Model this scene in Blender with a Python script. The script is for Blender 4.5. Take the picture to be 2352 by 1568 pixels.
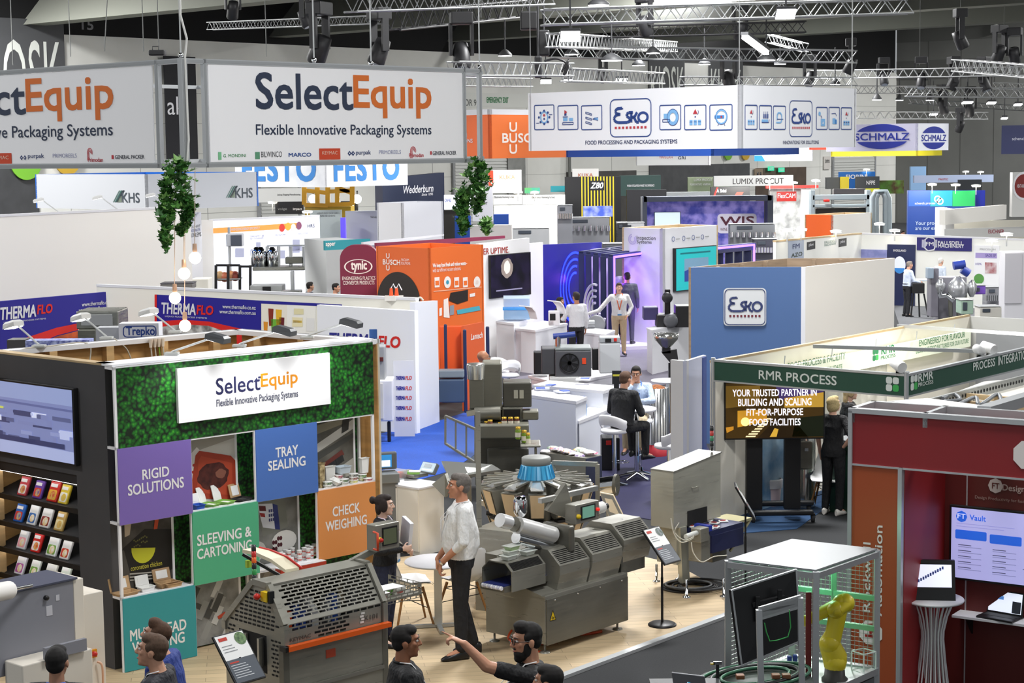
import bpy,bmesh,math,random
from mathutils import Vector as V,Matrix as MX
random.seed(7)
sc=bpy.context.scene
for o in list(bpy.data.objects):bpy.data.objects.remove(o)
COL=sc.collection
F=4200.0;PITCH=math.atan(439/4200);ROLL=.012
CAM=V((0,0,5))
_f=V((0,math.cos(PITCH),-math.sin(PITCH)));_r0=V((1,0,0));_u0=V((0,math.sin(PITCH),math.cos(PITCH)))
_r=_r0*math.cos(ROLL)-_u0*math.sin(ROLL);_u=_r0*math.sin(ROLL)+_u0*math.cos(ROLL)
cd=bpy.data.cameras.new('camera');cam=bpy.data.objects.new('camera',cd);COL.objects.link(cam)
cd.sensor_width=36;cd.sensor_fit='HORIZONTAL';cd.lens=F/2352*36;cd.clip_end=400;cd.clip_start=.1
mw=MX(((_r.x,_u.x,-_f.x,0),(_r.y,_u.y,-_f.y,0),(_r.z,_u.z,-_f.z,0),(0,0,0,1)));mw.translation=CAM
cam.matrix_world=mw
sc.camera=cam
sc.view_settings.view_transform='Standard';sc.view_settings.look='None';sc.view_settings.gamma=1
sc.view_settings.exposure=.03
sc.view_settings.use_curve_mapping=False
wd=bpy.data.worlds.new('hall');sc.world=wd;wd.use_nodes=True
wd.node_tree.nodes['Background'].inputs[0].default_value=(.93,.97,1,1)
wd.node_tree.nodes['Background'].inputs[1].default_value=.38
def hall_lamp(x,y,z,size,power,col=(1,1,1)):
 l=bpy.data.lights.new('hall_lamp','AREA');l.shape='DISK';l.size=size;l.energy=power;l.color=col
 o=bpy.data.objects.new('hall_lamp',l);COL.objects.link(o);o.location=(x,y,z)
for y,p in((13,800),(28,2200),(45,2500),(62,4200),(82,6500),(104,7500)):
 for x in(-13,1,15):
  hall_lamp(x*(1+y/110)+(y*.08 if x>0 else 0),y,12.3 if y<90 else 14.5,3.0,p*(1.15 if x<2 else.95))
def ray(px,py):return _f*F+_r*(px-1176)+_u*(784-py)
def Z(px,py,z=0.):
 d=ray(px,py);return CAM+d*((z-5)/d.z)
def D(px,py,y):
 d=ray(px,py);return CAM+d*(y/d.y)
_m={}
def lin(h):
 h=h.lstrip('#');c=[int(h[i:i+2],16)/255 for i in(0,2,4)]
 return tuple(x/12.92 if x<=.04045 else((x+.055)/1.055)**2.4 for x in c)+(1,)
def M(col,r=.5,m=0.,e=0.,k=None,a=1.,s=1.,c2=None):
 key=(col,r,m,e,k,a,s,c2)
 if key in _m:return _m[key]
 mt=bpy.data.materials.new('mat_%d'%len(_m));mt.use_nodes=True;nt=mt.node_tree;N=nt.nodes;L=nt.links
 b=N['Principled BSDF'];c=lin(col)
 b.inputs['Base Color'].default_value=c;b.inputs['Roughness'].default_value=r;b.inputs['Metallic'].default_value=m
 mt.diffuse_color=c
 if e:b.inputs['Emission Color'].default_value=c;b.inputs['Emission Strength'].default_value=e
 if a<1:b.inputs['Alpha'].default_value=a
 def noise(scale,detail=4,sx=(1,1,1)):
  t=N.new('ShaderNodeTexCoord');mp=N.new('ShaderNodeMapping');n=N.new('ShaderNodeTexNoise')
  mp.inputs['Scale'].default_value=sx;n.inputs['Scale'].default_value=scale;n.inputs['Detail'].default_value=detail
  L.new(t.outputs['Object'],mp.inputs['Vector']);L.new(mp.outputs[0],n.inputs['Vector']);return n,mp
 def ramp(src,p0,col0,p1,col1):
  q=N.new('ShaderNodeValToRGB');q.color_ramp.elements[0].position=p0;q.color_ramp.elements[1].position=p1
  q.color_ramp.elements[0].color=col0;q.color_ramp.elements[1].color=col1;L.new(src,q.inputs[0]);return q
 dk=tuple(x*.72 for x in c[:3])+(1,)
 if k=='steel':
  n,_=noise(3*s,6,(1,1,14));q=ramp(n.outputs[0],.3,(r*.7,)*3+(1,),.7,(min(1,r*1.4),)*3+(1,));L.new(q.outputs[0],b.inputs['Roughness'])
  n2,_=noise(1.3*s,3);q2=ramp(n2.outputs[0],.3,dk,.7,c);L.new(q2.outputs[0],b.inputs['Base Color'])
 elif k=='mottle':
  n,_=noise(8*s,5);q=ramp(n.outputs[0],.35,lin(c2)if c2 else dk,.65,c);L.new(q.outputs[0],b.inputs['Base Color'])
 elif k=='carpet':
  n,_=noise(90*s,6);q=ramp(n.outputs[0],.3,tuple(x*.55 for x in c[:3])+(1,),.7,c);L.new(q.outputs[0],b.inputs['Base Color'])
  n3,_=noise(1.1*s,3);mx=N.new('ShaderNodeMixRGB');mx.blend_type='MULTIPLY';mx.inputs[0].default_value=.35
  L.new(q.outputs[0],mx.inputs[1]);L.new(n3.outputs[0],mx.inputs[2]);L.new(mx.outputs[0],b.inputs['Base Color'])
  bp=N.new('ShaderNodeBump');bp.inputs['Strength'].default_value=.3;L.new(n.outputs[0],bp.inputs['Height']);L.new(bp.outputs[0],b.inputs['Normal'])
 elif k=='wood':
  n,_=noise(2.2*s,8,(1,1,9));q=ramp(n.outputs[0],.3,tuple(x*.7 for x in c[:3])+(1,),.7,c);L.new(q.outputs[0],b.inputs['Base Color'])
 elif k=='plank':
  t=N.new('ShaderNodeTexCoord');mp=N.new('ShaderNodeMapping');mp.inputs['Rotation'].default_value=(0,0,math.radians(-8));br=N.new('ShaderNodeTexBrick')
  L.new(t.outputs['Object'],mp.inputs[0]);L.new(mp.outputs[0],br.inputs['Vector'])
  br.inputs['Scale'].default_value=1;br.inputs['Brick Width'].default_value=1.4;br.inputs['Row Height'].default_value=.13;br.inputs['Mortar Size'].default_value=.003
  br.inputs['Color1'].default_value=c;br.inputs['Color2'].default_value=tuple(x*.8 for x in c[:3])+(1,);br.inputs['Mortar'].default_value=tuple(x*.5 for x in c[:3])+(1,)
  n,mp2=noise(3,8,(1,14,1));mx=N.new('ShaderNodeMixRGB');mx.blend_type='MULTIPLY';mx.inputs[0].default_value=.3
  L.new(br.outputs[0],mx.inputs[1]);L.new(n.outputs[0],mx.inputs[2]);L.new(mx.outputs[0],b.inputs['Base Color'])
 elif k=='hedge':
  t=N.new('ShaderNodeTexCoord');vo=N.new('ShaderNodeTexVoronoi');vo.inputs['Scale'].default_value=26*s
  n,_=noise(9,3);ad=N.new('ShaderNodeMixRGB');ad.inputs[0].default_value=.06
  L.new(t.outputs['Object'],ad.inputs[1]);L.new(n.outputs['Color'],ad.inputs[2]);L.new(ad.outputs[0],vo.inputs['Vector'])
  q=N.new('ShaderNodeValToRGB');e_=q.color_ramp.elements;e_[0].position=.0;e_[0].color=lin('#4fae2a');e_[1].position=.75;e_[1].color=lin('#0a1f0b')
  x=e_.new(.3);x.color=lin('#1f7a22');L.new(vo.outputs['Distance'],q.inputs[0])
  n4,_=noise(4.5,4);q4=ramp(n4.outputs[0],.35,(.25,.3,.25,1),.65,(1,1,1,1));mx=N.new('ShaderNodeMixRGB');mx.blend_type='MULTIPLY';mx.inputs[0].default_value=.8
  L.new(q.outputs[0],mx.inputs[1]);L.new(q4.outputs[0],mx.inputs[2]);L.new(mx.outputs[0],b.inputs['Base Color'])
 elif k=='cloth':
  n,_=noise(11*s,3);n2,_=noise(34*s,2,(1,1,.35));ad=N.new('ShaderNodeMath');L.new(n.outputs[0],ad.inputs[0]);L.new(n2.outputs[0],ad.inputs[1])
  bp=N.new('ShaderNodeBump');bp.inputs['Strength'].default_value=.55;bp.inputs['Distance'].default_value=.03;L.new(ad.outputs[0],bp.inputs['Height']);L.new(bp.outputs[0],b.inputs['Normal'])
 elif k=='glow':
  n,_=noise(2.5*s,3);q=ramp(n.outputs[0],.4,lin(c2 or col),.6,c);L.new(q.outputs[0],b.inputs['Base Color']);L.new(q.outputs[0],b.inputs['Emission Color'])
 elif k=='glass':
  b.inputs['Transmission Weight'].default_value=0;b.inputs['Alpha'].default_value=a;b.inputs['Roughness'].default_value=.05
 _m[key]=mt;return mt
WH=M('#dedee2',.45);OFF=M('#cfccc6',.5);GRY=M('#8d8f90',.5);BLK=M('#141416',.45);DGR=M('#3b3c3e',.55)
STL=M('#a9aaa2',.32,.9,k='steel');STD=M('#82837a',.36,.9,k='steel');ALU=M('#c3c6c8',.35,.55);CHR=M('#d8dadd',.08,1)
WOOD=M('#e6bd84',.5,k='wood');PLY=M('#cfb489',.6,k='wood');RUB=M('#1b1b1d',.8);SKIN=M('#d9a184',.5);NAVY=M('#232a52',.5)
RED=M('#c8281f',.4);ORG=M('#e8641c',.5);YEL=M('#e8c520',.4);GRN=M('#2f8f45',.5);BLU=M('#1d55b8',.45)
W_={}
def frot(v):
 return v
class MB:
 def __init__(s,X=None):s.v=[];s.f=[];s.mi=[];s.sm=[];s.ms=[];s.X=X or MX()
 def add(s,vs,fs,mat,smooth=False):
  n=len(s.v);X=s.X;s.v+=[X@V(p)for p in vs]
  if mat not in s.ms:s.ms.append(mat)
  i=s.ms.index(mat)
  for f in fs:s.f.append([n+j for j in f]);s.mi.append(i);s.sm.append(smooth)
  return s
 def bx(s,x0,y0,z0,x1,y1,z1,mat,b=0):
  if x0>x1:x0,x1=x1,x0
  if y0>y1:y0,y1=y1,y0
  if z0>z1:z0,z1=z1,z0
  b=min(b,(x1-x0)*.45,(y1-y0)*.45,(z1-z0)*.45)
  if b>0:
   bm=bmesh.new();bmesh.ops.create_cube(bm,size=1)
   for q in bm.verts:q.co=V(((x0+x1)/2+q.co.x*(x1-x0),(y0+y1)/2+q.co.y*(y1-y0),(z0+z1)/2+q.co.z*(z1-z0)))
   bmesh.ops.bevel(bm,geom=bm.edges[:],offset=b,segments=2,affect='EDGES',profile=.5)
   bm.verts.index_update();s.add([q.co.copy()for q in bm.verts],[[q.index for q in f.verts]for f in bm.faces],mat);bm.free();return s
  v=[(x0,y0,z0),(x1,y0,z0),(x1,y1,z0),(x0,y1,z0),(x0,y0,z1),(x1,y0,z1),(x1,y1,z1),(x0,y1,z1)]
  return s.add(v,[(3,2,1,0),(4,5,6,7),(0,1,5,4),(1,2,6,5),(2,3,7,6),(3,0,4,7)],mat)
 def ext(s,pts,vec,mat,smooth=False):
  n=len(pts);p=[V(q)for q in pts];w=V(vec)
  nn=V((0,0,0))
  for i in range(n):nn+=(p[i]-p[0]).cross(p[(i+1)%n]-p[0])
  if nn.dot(w)>0:p.reverse()
  s.add(p+[q+w for q in p],[list(range(n)),list(range(2*n-1,n-1,-1))],mat)
  return s.add(p+[q+w for q in p],[((i+1)%n,i,n+i,n+(i+1)%n)for i in range(n)],mat,smooth)
 def poly(s,pts,mat):return s.add(pts,[list(range(len(pts)))],mat)
 def loft(s,rings,mat,cap=True,smooth=True,closed=True):
  n=len(rings[0]);vs=[q for r in rings for q in r];fs=[]
  for i in range(len(rings)-1):
   for j in range(n if closed else n-1):
    fs.append((i*n+j,i*n+(j+1)%n,(i+1)*n+(j+1)%n,(i+1)*n+j))
  s.add(vs,fs,mat,smooth)
  if cap and closed:
   s.add(rings[0],[list(range(n-1,-1,-1))],mat);s.add(rings[-1],[list(range(n))],mat)
  return s
 def tube(s,pts,r,mat,n=8,cap=True,smooth=True,sq=1.):
  P=[V(p)for p in pts];k=len(P);R=r if isinstance(r,(list,tuple))else[r]*k;rings=[];up=None
  for i in range(k):
   t=(P[min(i+1,k-1)]-P[max(i-1,0)])
   t=t.normalized()if t.length>1e-9 else V((0,0,1))
   if up is None:
    a=V((0,0,1))if abs(t.z)<.9 else V((0,1,0));x=t.cross(a).normalized()
   else:
    x=up-t*up.dot(t);x=x.normalized()if x.length>1e-6 else t.orthogonal().normalized()
   up=x;y=t.cross(x)
   rings.append([P[i]+(x*math.cos(2*math.pi*j/n)+y*math.sin(2*math.pi*j/n)*sq)*R[i]for j in range(n)])
  return s.loft(rings,mat,cap,smooth)
 def bar(s,p,q,w,mat,h=None):
  p=V(p);q=V(q);t=(q-p).normalized();a=V((0,0,1))if abs(t.z)<.95 else V((0,1,0));x=t.cross(a).normalized()*w/2;y=t.cross(x.normalized())*(h or w)/2
  return s.loft([[p-x-y,p+x-y,p+x+y,p-x+y],[q-x-y,q+x-y,q+x+y,q-x+y]],mat,True,False)
 def lathe(s,c,prof,mat,n=24,smooth=True,ax='z',sx=1.,sy=1.,cap=True):
  c=V(c);rings=[]
  for r,z in prof:
   ring=[]
   for j in range(n):
    a=2*math.pi*j/n;x,y=r*math.cos(a)*sx,r*math.sin(a)*sy
    ring.append(c+(V((x,y,z))if ax=='z' else V((z,x,y))if ax=='x' else V((y,z,x))))
   rings.append(ring)
  return s.loft(rings,mat,cap,smooth)
 def sph(s,c,r,mat,sc_=(1,1,1),n=12):
  k=max(5,n//2+1)
  return s.lathe_pts(c,r,mat,sc_,n,k)
 def lathe_pts(s,c,r,mat,q,n,k):
  c=V(c);rings=[]
  for i in range(k+1):
   t=math.pi*(i/k);t=min(max(t,.06),math.pi-.06)
   rings.append([c+V((r*q[0]*math.sin(t)*math.cos(2*math.pi*j/n),r*q[1]*math.sin(t)*math.sin(2*math.pi*j/n),-r*q[2]*math.cos(t)))for j in range(n)])
  return s.loft(rings,mat)
 def cone(s,p,q,r1,r2,mat,n=10):
  p=V(p);q=V(q);t=(q-p);l=t.length;t=t.normalized()if l>1e-9 else V((0,0,1))
  st=[(-.85,.5),(-.5,.86),(0,1)];P=[p+t*r1*a for a,_ in st]+[q+t*r2*-a for a,_ in reversed(st)]
  R=[r1*b for _,b in st]+[r2*b for _,b in reversed(st)]
  a=V((0,0,1))if abs(t.z)<.9 else V((0,1,0));x=t.cross(a).normalized();y=t.cross(x);rings=[]
  for c,rr in zip(P,R):rings.append([c+(x*math.cos(2*math.pi*j/n)+y*math.sin(2*math.pi*j/n))*rr for j in range(n)])
  return s.loft(rings,mat)
 def mesh(s,inv=None,name='mesh'):
  me=bpy.data.meshes.new(name);vs=[inv@q for q in s.v]if inv else s.v
  me.from_pydata([tuple(q)for q in vs],[],s.f)
  for m_ in s.ms:me.materials.append(m_)
  me.polygons.foreach_set('material_index',s.mi);me.polygons.foreach_set('use_smooth',s.sm);me.update()
  return me
 def put(s,name,par=None,label=None,fix=True):
  w=W_.get(par.name,MX())if par else MX()
  me=s.mesh(w.inverted()if par else None,name)
  o=bpy.data.objects.new(name,me);COL.objects.link(o)
  if par:o.parent=par
  W_[o.name]=w
  if label:o['label']=label
  return o
 def one(s,name,label=None,cat=None,group=None,kind=None):
  lo=V((min(q.x for q in s.v),min(q.y for q in s.v),min(q.z for q in s.v)));hi=V((max(q.x for q in s.v),max(q.y for q in s.v),0))
  org=V(((lo.x+hi.x)/2,(lo.y+hi.y)/2,lo.z));me=s.mesh(MX.Translation(-org),name)
  o=bpy.data.objects.new(name,me);COL.objects.link(o);o.location=org;W_[o.name]=MX.Translation(org)
  tag(o,label,cat,group,kind or('thing' if cat else None));return o
def tag(o,label=None,cat=None,group=None,kind=None):
 if label:o['label']=label
 if cat:o['category']=cat
 if group:o['group']=group
 if kind:o['kind']=kind
 return o
def thing(name,label,cat,loc=(0,0,0),group=None,rz=0.):
 o=bpy.data.objects.new(name,None);COL.objects.link(o);o.location=loc;o.rotation_euler=(0,0,rz);o.empty_display_size=.1
 W_[o.name]=MX.Translation(V(loc))@MX.Rotation(rz,4,'Z')
 return tag(o,label,cat,group,'thing')
def dup(root,loc,rz=0.,label=None,group=None,sc_=None):
 r=root.copy();COL.objects.link(r);r.location=loc;r.rotation_euler=(0,0,rz)
 if sc_:r.scale=(sc_,)*3 if not isinstance(sc_,tuple)else sc_
 if label:r['label']=label
 if group:r['group']=group
 def rec(a,b):
  for ch in list(a.children):
   c=ch.copy();COL.objects.link(c);c.parent=b;rec(ch,c)
 rec(root,r);return r
def move(o,loc,rz=0.,sc_=None):
 o.location=loc;o.rotation_euler=(0,0,rz)
 if sc_:o.scale=(sc_,)*3
 return o
def struct(mb,name):return mb.one(name,kind='structure')
class FR:
 def __init__(s,P,Q,z0=0.):
  s.P=V((P.x,P.y,z0));d=V((Q.x-P.x,Q.y-P.y,0));s.L=d.length;s.u=d.normalized();s.w=V((0,0,1));s.n=s.w.cross(s.u)
  s.X=MX(((s.u.x,s.n.x,0,s.P.x),(s.u.y,s.n.y,0,s.P.y),(0,0,1,z0),(0,0,0,1)))
  s.rz=math.atan2(s.u.y,s.u.x)
 def uv(s,px,py,off=0.):
  d=ray(px,py);o=s.P-s.n*off;t=(o-CAM).dot(s.n)/d.dot(s.n);p=CAM+d*t-s.P
  return p.dot(s.u),p.z
 def at(s,u,y=0.,z=0.):return s.X@V((u,y,z))
 def side(s,u,back=1.):
  a=s.at(u);b=s.at(u,back);return FR(a,b)
def fr(x0,y0,x1,y1,z):return FR(Z(x0,y0,z),Z(x1,y1,z))
_dg=None
_tc={}
def glyphs(text,bold=0.,shear=0.,sp=1.,align='LEFT'):
 key=(text,bold,shear,sp)
 if key in _tc:return _tc[key]
 c=bpy.data.curves.new('t','FONT');c.body=text;c.size=1;c.offset=bold;c.shear=shear;c.resolution_u=3;c.space_character=sp;c.align_x='CENTER';c.space_line=.9
 o=bpy.data.objects.new('t',c);COL.objects.link(o);dg=bpy.context.evaluated_depsgraph_get();dg.update()
 me=bpy.data.meshes.new_from_object(o.evaluated_get(dg));vs=[q.co.copy()for q in me.vertices];fs=[list(p.vertices)for p in me.polygons]
 bpy.data.objects.remove(o);bpy.data.curves.remove(c);bpy.data.meshes.remove(me)
 if not vs:vs=[V((0,0,0)),V((1,0,0)),V((1,1,0))];fs=[[0,1,2]]
 x0=min(q.x for q in vs);x1=max(q.x for q in vs);y0=min(q.y for q in vs);y1=max(q.y for q in vs)
 _tc[key]=([((q.x-x0)/(x1-x0),(q.y-y0)/(y1-y0))for q in vs],fs,(x1-x0)/(y1-y0));return _tc[key]
def txt(mb,text,u0,v0,u1,v1,mat,y=-.004,bold=0.,shear=0.,sp=1.,vert=False):
 g,fs,_=glyphs(text,0.,shear,sp);hh=(u1-u0)if vert else(v1-v0);d=min(bold*abs(hh)*.9,abs(u1-u0)*.1,abs(v1-v0)*.1)
 for i,(dx,dy)in enumerate(((-d,-d),(d,d),(-d,d),(d,-d))if d>1e-5 else((0,0),)):
  yy=y-.0002*i;a0,a1,b0,b1=u0+d+dx,u1-d+dx,v0+d+dy,v1-d+dy
  if vert:mb.add([(a1-(a1-a0)*b,yy,b0+(b1-b0)*a)for a,b in g],fs,mat)
  else:mb.add([(a0+(a1-a0)*a,yy,b0+(b1-b0)*b)for a,b in g],fs,mat)
def ft(f,mb,text,xl,xr,top,bot,mat,y=-.004,**k):
 ym=(top[1]+bot[1])/2
 u0=f.uv(xl,top[1]if len(top)>2 else ym)[0];u1=f.uv(xr,ym)[0];v1=f.uv(*top[:2])[1];v0=f.uv(*bot[:2])[1]
 txt(mb,text,u0,v0,u1,v1,mat,y,**k)
def fp(f,mb,pts,mat,y=-.004):mb.add([(u,y,v)for u,v in(f.uv(*p)for p in pts)],[list(range(len(pts)-1,-1,-1))],mat)
def rect(mb,u0,v0,u1,v1,mat,y=-.004):mb.add([(u0,y,v0),(u1,y,v0),(u1,y,v1),(u0,y,v1)],[(0,1,2,3)],mat)
def fq(f,mb,x0,y0,x1,y1,mat,y=-.004):
 u0,v1=f.uv(x0,y0);u1,v0=f.uv(x1,y1);rect(mb,u0,v0,u1,v1,mat,y)
def disc(mb,u,v,r,mat,y=-.004,n=20,sy=1.,a0=0,a1=360):
 mb.add([(u,y,v)]+[(u+r*math.cos(math.radians(a0+(a1-a0)*i/n)),y,v+r*sy*math.sin(math.radians(a0+(a1-a0)*i/n)))for i in range(n+1)],[(0,i+1,i+2)for i in range(n)],mat)
def ring(mb,u,v,r0,r1,mat,y=-.004,n=24,sy=1.,a0=0,a1=360,sx=1.):
 vs=[]
 for i in range(n+1):
  a=math.radians(a0+(a1-a0)*i/n)
  for r in(r0,r1):vs.append((u+r*math.cos(a)*sx,y,v+r*sy*math.sin(a)))
 mb.add(vs,[(2*i,2*i+1,2*i+3,2*i+2)for i in range(n)],mat)
def rrect(u0,v0,u1,v1,r,n=5):
 P=[]
 for cx,cy,a in((u1-r,v1-r,0),(u0+r,v1-r,90),(u0+r,v0+r,180),(u1-r,v0+r,270)):
  for i in range(n+1):
   t=math.radians(a+90*i/n);P.append((cx+r*math.cos(t),cy+r*math.sin(t)))
 return P
def rr(mb,u0,v0,u1,v1,r,mat,y=-.004):
 P=rrect(u0,v0,u1,v1,r);mb.add([(a,y,b)for a,b in P],[list(range(len(P)))],mat)
def rframe(mb,u0,v0,u1,v1,r,t,mat,y=-.004):
 A=rrect(u0,v0,u1,v1,r);B=rrect(u0+t,v0+t,u1-t,v1-t,max(r-t,.002));n=len(A)
 mb.add([(a,y,b)for a,b in A]+[(a,y,b)for a,b in B],[(i,(i+1)%n,n+(i+1)%n,n+i)for i in range(n)],mat)
def line2(mb,pts,w,mat,y=-.004):
 for(a,b),(c,d)in zip(pts,pts[1:]):
  dx,dy=c-a,d-b;l=math.hypot(dx,dy)or 1;nx,ny=-dy/l*w/2,dx/l*w/2
  mb.add([(a+nx,y,b+ny),(c+nx,y,d+ny),(c-nx,y,d-ny),(a-nx,y,b-ny)],[(3,2,1,0),(0,1,2,3)][:1],mat)
def fuse(mb,voxel,it=2,name='body'):
 me0=mb.mesh(None,name);o=bpy.data.objects.new('t',me0);COL.objects.link(o)
 m=o.modifiers.new('r','REMESH');m.mode='VOXEL';m.voxel_size=voxel;m.use_smooth_shade=True
 if it:
  k=o.modifiers.new('s','SMOOTH');k.factor=.5;k.iterations=it
 dg=bpy.context.evaluated_depsgraph_get();dg.update()
 me=bpy.data.meshes.new_from_object(o.evaluated_get(dg));me.name=name
 bpy.data.objects.remove(o);bpy.data.meshes.remove(me0)
 me.materials.clear()
 for p in me.polygons:p.use_smooth=True;p.material_index=0
 return me
def addmesh(me,name,par,mat,extra=None):
 me.materials.append(mat)
 if extra:
  bm=bmesh.new();bm.from_mesh(me)
  for m_ in extra.ms:me.materials.append(m_)
  vv=[bm.verts.new(q)for q in extra.v]
  for f,i in zip(extra.f,extra.mi):
   try:
    g=bm.faces.new([vv[j]for j in f]);g.material_index=1+i;g.smooth=True
   except ValueError:pass
  bm.to_mesh(me);bm.free()
 o=bpy.data.objects.new(name,me);COL.objects.link(o);o.parent=par;W_[o.name]=W_[par.name];return o
def ell(mb,c,r,n=12):return mb.lathe_pts(c,1,SKIN,r,n,8)
def torso(mb,U,g=0.,fem=False,belly=0.,lo=-.1,hi=.52):
 R=[(-.12,.155,.105),(-.03,.172,.12),(.08,.16,.115+belly),(.2,.166,.12+belly*.8),(.33,.186,.126),(.41,.175,.108),(.455,.13,.085),(.485,.075,.068),(.52,.058,.058)]
 if fem:R=[(-.12,.16,.11),(-.03,.17,.118),(.08,.138,.1+belly),(.2,.135,.1+belly),(.32,.15,.13),(.41,.15,.098),(.455,.115,.08),(.485,.068,.06),(.52,.05,.05)]
 rings=[]
 for z,a,b in R:
  if z<lo-1e-6 or z>hi+1e-6:continue
  rings.append([U@V(((a+g)*math.cos(2*math.pi*j/18),(b+g)*math.sin(2*math.pi*j/18)-(.02 if z>.45 else 0),z))for j in range(18)])
 mb.loft(rings,SKIN)
def hand(mb,w,d,n,side,curl=.5,point=False,s=1.,out=None):
 d=V(d).normalized();n=V(n);n=(n-d*n.dot(d)).normalized();x=d.cross(n)*side
 w=V(w);pc=w+d*.05*s
 rings=[]
 for t,a,b in((0,.024,.019),(.03,.034,.017),(.06,.041,.015),(.088,.04,.012),(.096,.034,.008)):
  rings.append([w+d*t*s+x*a*s*math.cos(q)+n*b*s*math.sin(q)for q in[2*math.pi*j/12 for j in range(12)]])
 mb.loft(rings,SKIN)
 for i,(o,l)in enumerate(((.031,.070),(.0105,.079),(-.0105,.073),(-.031,.056))):
  c=0.02 if point and i==0 else(1.15 if point else curl*(1+.12*i))
  p=w+d*.09*s+x*o*s;r=.0088*s
  for k,(seg,a)in enumerate(((.45,c*.75),(.32,c*1.7),(.25,c*2.5))):
   dd=d*math.cos(a)+n*math.sin(a)+x*(o*1.2 if curl<.6 else 0)
   q=p+dd.normalized()*l*seg*s;mb.cone(p,q,r,r*.88,SKIN,8);p=q;r*=.88
 p=w+d*.025*s+x*.028*s;a=(d*.6+x*.75+n*.3).normalized();q=p+a*.042*s;mb.cone(p,q,.013*s,.0105*s,SKIN,8);mb.cone(q,q+(d*.85+x*.25+n*.4).normalized()*.032*s,.0105*s,.008*s,SKIN,8)
def person(label,loc,rz=0.,H=1.75,vox=.012,fem=False,shirt='#1b1b1d',sleeve=.7,trous='#17171a',shoes='#121214',skin='#d3997c',hair='#2a1d16',style='short',belly=0.,pz=.97,lean=(0,0),head=(0,0),elR=None,wrR=None,elL=None,wrL=None,knR=None,knL=None,anR=None,anL=None,handR={},handL={},footR=None,footL=None,lanyard=None,badge=False,glasses=False,beard=None,jacket=False,untuck=False,inner=None,collar=False,group=None,low=True,watch=False,skirt=None):
 root=thing('person',label,'person',loc,group);root.rotation_euler=(0,0,0)
 W_[root.name]=MX()
 U=MX.Translation((0,0,pz))@MX.Rotation(math.radians(-lean[0]),4,'X')@MX.Rotation(math.radians(lean[1]),4,'Y')
 sw=.165 if fem else.19;S={1:U@V((sw,-.01,.425)),-1:U@V((-sw,-.01,.425))}
 E_={};Wr={}
 for sd,e,w in((1,elR,wrR),(-1,elL,wrL)):
  E_[sd]=V(e)if e else S[sd]+V((sd*.055,-.03,-.28));Wr[sd]=V(w)if w else E_[sd]+V((-sd*.0,.07,-.24))
 hp={1:V((.09,0,pz-.05)),-1:V((-.09,0,pz-.05))}
 K={1:V(knR)if knR else V((.1,.02,.5)),-1:V(knL)if knL else V((-.1,.02,.5))}
 A={1:V(anR)if anR else V((.11,-.03,.085)),-1:V(anL)if anL else V((-.11,-.03,.085))}
 FD={1:V(footR)if footR else V((.2,1,0)),-1:V(footL)if footL else V((-.2,1,0))}
 Hm=U@MX.Translation((0,.008,.632))@MX.Rotation(math.radians(head[0]),4,'Z')@MX.Rotation(math.radians(-head[1]),4,'X')
 fs=.93 if fem else 1.
 b=MB();torso(b,U,-.012,fem,belly)
 for sd in(1,-1):
  b.cone(U@V((sd*.1,-.01,.43)),S[sd],.048*fs,.05*fs,SKIN);b.cone(S[sd],E_[sd],.053*fs,.041*fs,SKIN);b.cone(E_[sd],Wr[sd],.042*fs,.027*fs,SKIN)
  hk=dict(handR if sd==1 else handL);dr=hk.pop('d',None)or(Wr[sd]-E_[sd]);nn=hk.pop('n',None)or(-sd,.25,0)
  hand(b,Wr[sd],dr,nn,sd if V(dr).normalized().z<.5 else sd,s=1.0*fs,**hk)
  if low:
   b.cone(hp[sd],K[sd],.085,.058,SKIN);b.cone(K[sd],A[sd],.055,.036,SKIN);b.cone(A[sd],A[sd]+FD[sd].normalized()*.12+V((0,0,-.045)),.035,.028,SKIN)
 b.X=Hm
 ell(b,(0,-.014,.03),(.075,.095,.088));ell(b,(0,.03,-.03),(.062,.06,.075));ell(b,(0,.038,-.07),(.05,.05,.045));ell(b,(0,.068,-.098),(.024,.02,.017))
 ell(b,(0,.072,.036),(.05,.022,.014));b.cone((0,.088,.022),(0,.108,-.02),.008,.0135,SKIN,8);ell(b,(.012,.1,-.024),(.009,.011,.008));ell(b,(-.012,.1,-.024),(.009,.011,.008))
 ell(b,(0,.079,-.055),(.024,.014,.008));ell(b,(0,.077,-.068),(.02,.013,.008))
 for sd in(1,-1):ell(b,(sd*.04,.06,-.012),(.022,.02,.02));ell(b,(sd*.077,-.008,-.008),(.01,.022,.032))
 b.X=MX();b.cone(Hm@V((0,-.02,-.05)),U@V((0,-.022,.46)),.054*fs,.06*fs,SKIN)
 sk=M(skin,.55,k='mottle',s=2.,c2=None)if False else M(skin,.52)
 x=MB(Hm);wt=M('#e9e4de',.3);dk=M('#20140f',.4);hc=M(hair,.6)
 for sd in(1,-1):
  x.lathe_pts((sd*.031,.079,.012),1,wt,(.014,.011,.0085),10,6);x.lathe_pts((sd*.031,.0885,.012),1,dk,(.006,.004,.006),8,5)
  x.tube([(sd*.014,.093,.034),(sd*.032,.094,.039),(sd*.052,.078,.034)],[.003,.0045,.003],dk,6)
 x.tube([(-.022,.086,-.061),(-.008,.0935,-.061),(.008,.0935,-.061),(.022,.086,-.061)],[.002,.004,.004,.002],M('#9c4f48',.5),6)
 addmesh(fuse(b,vox,2),'body',root,sk,x)
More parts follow.
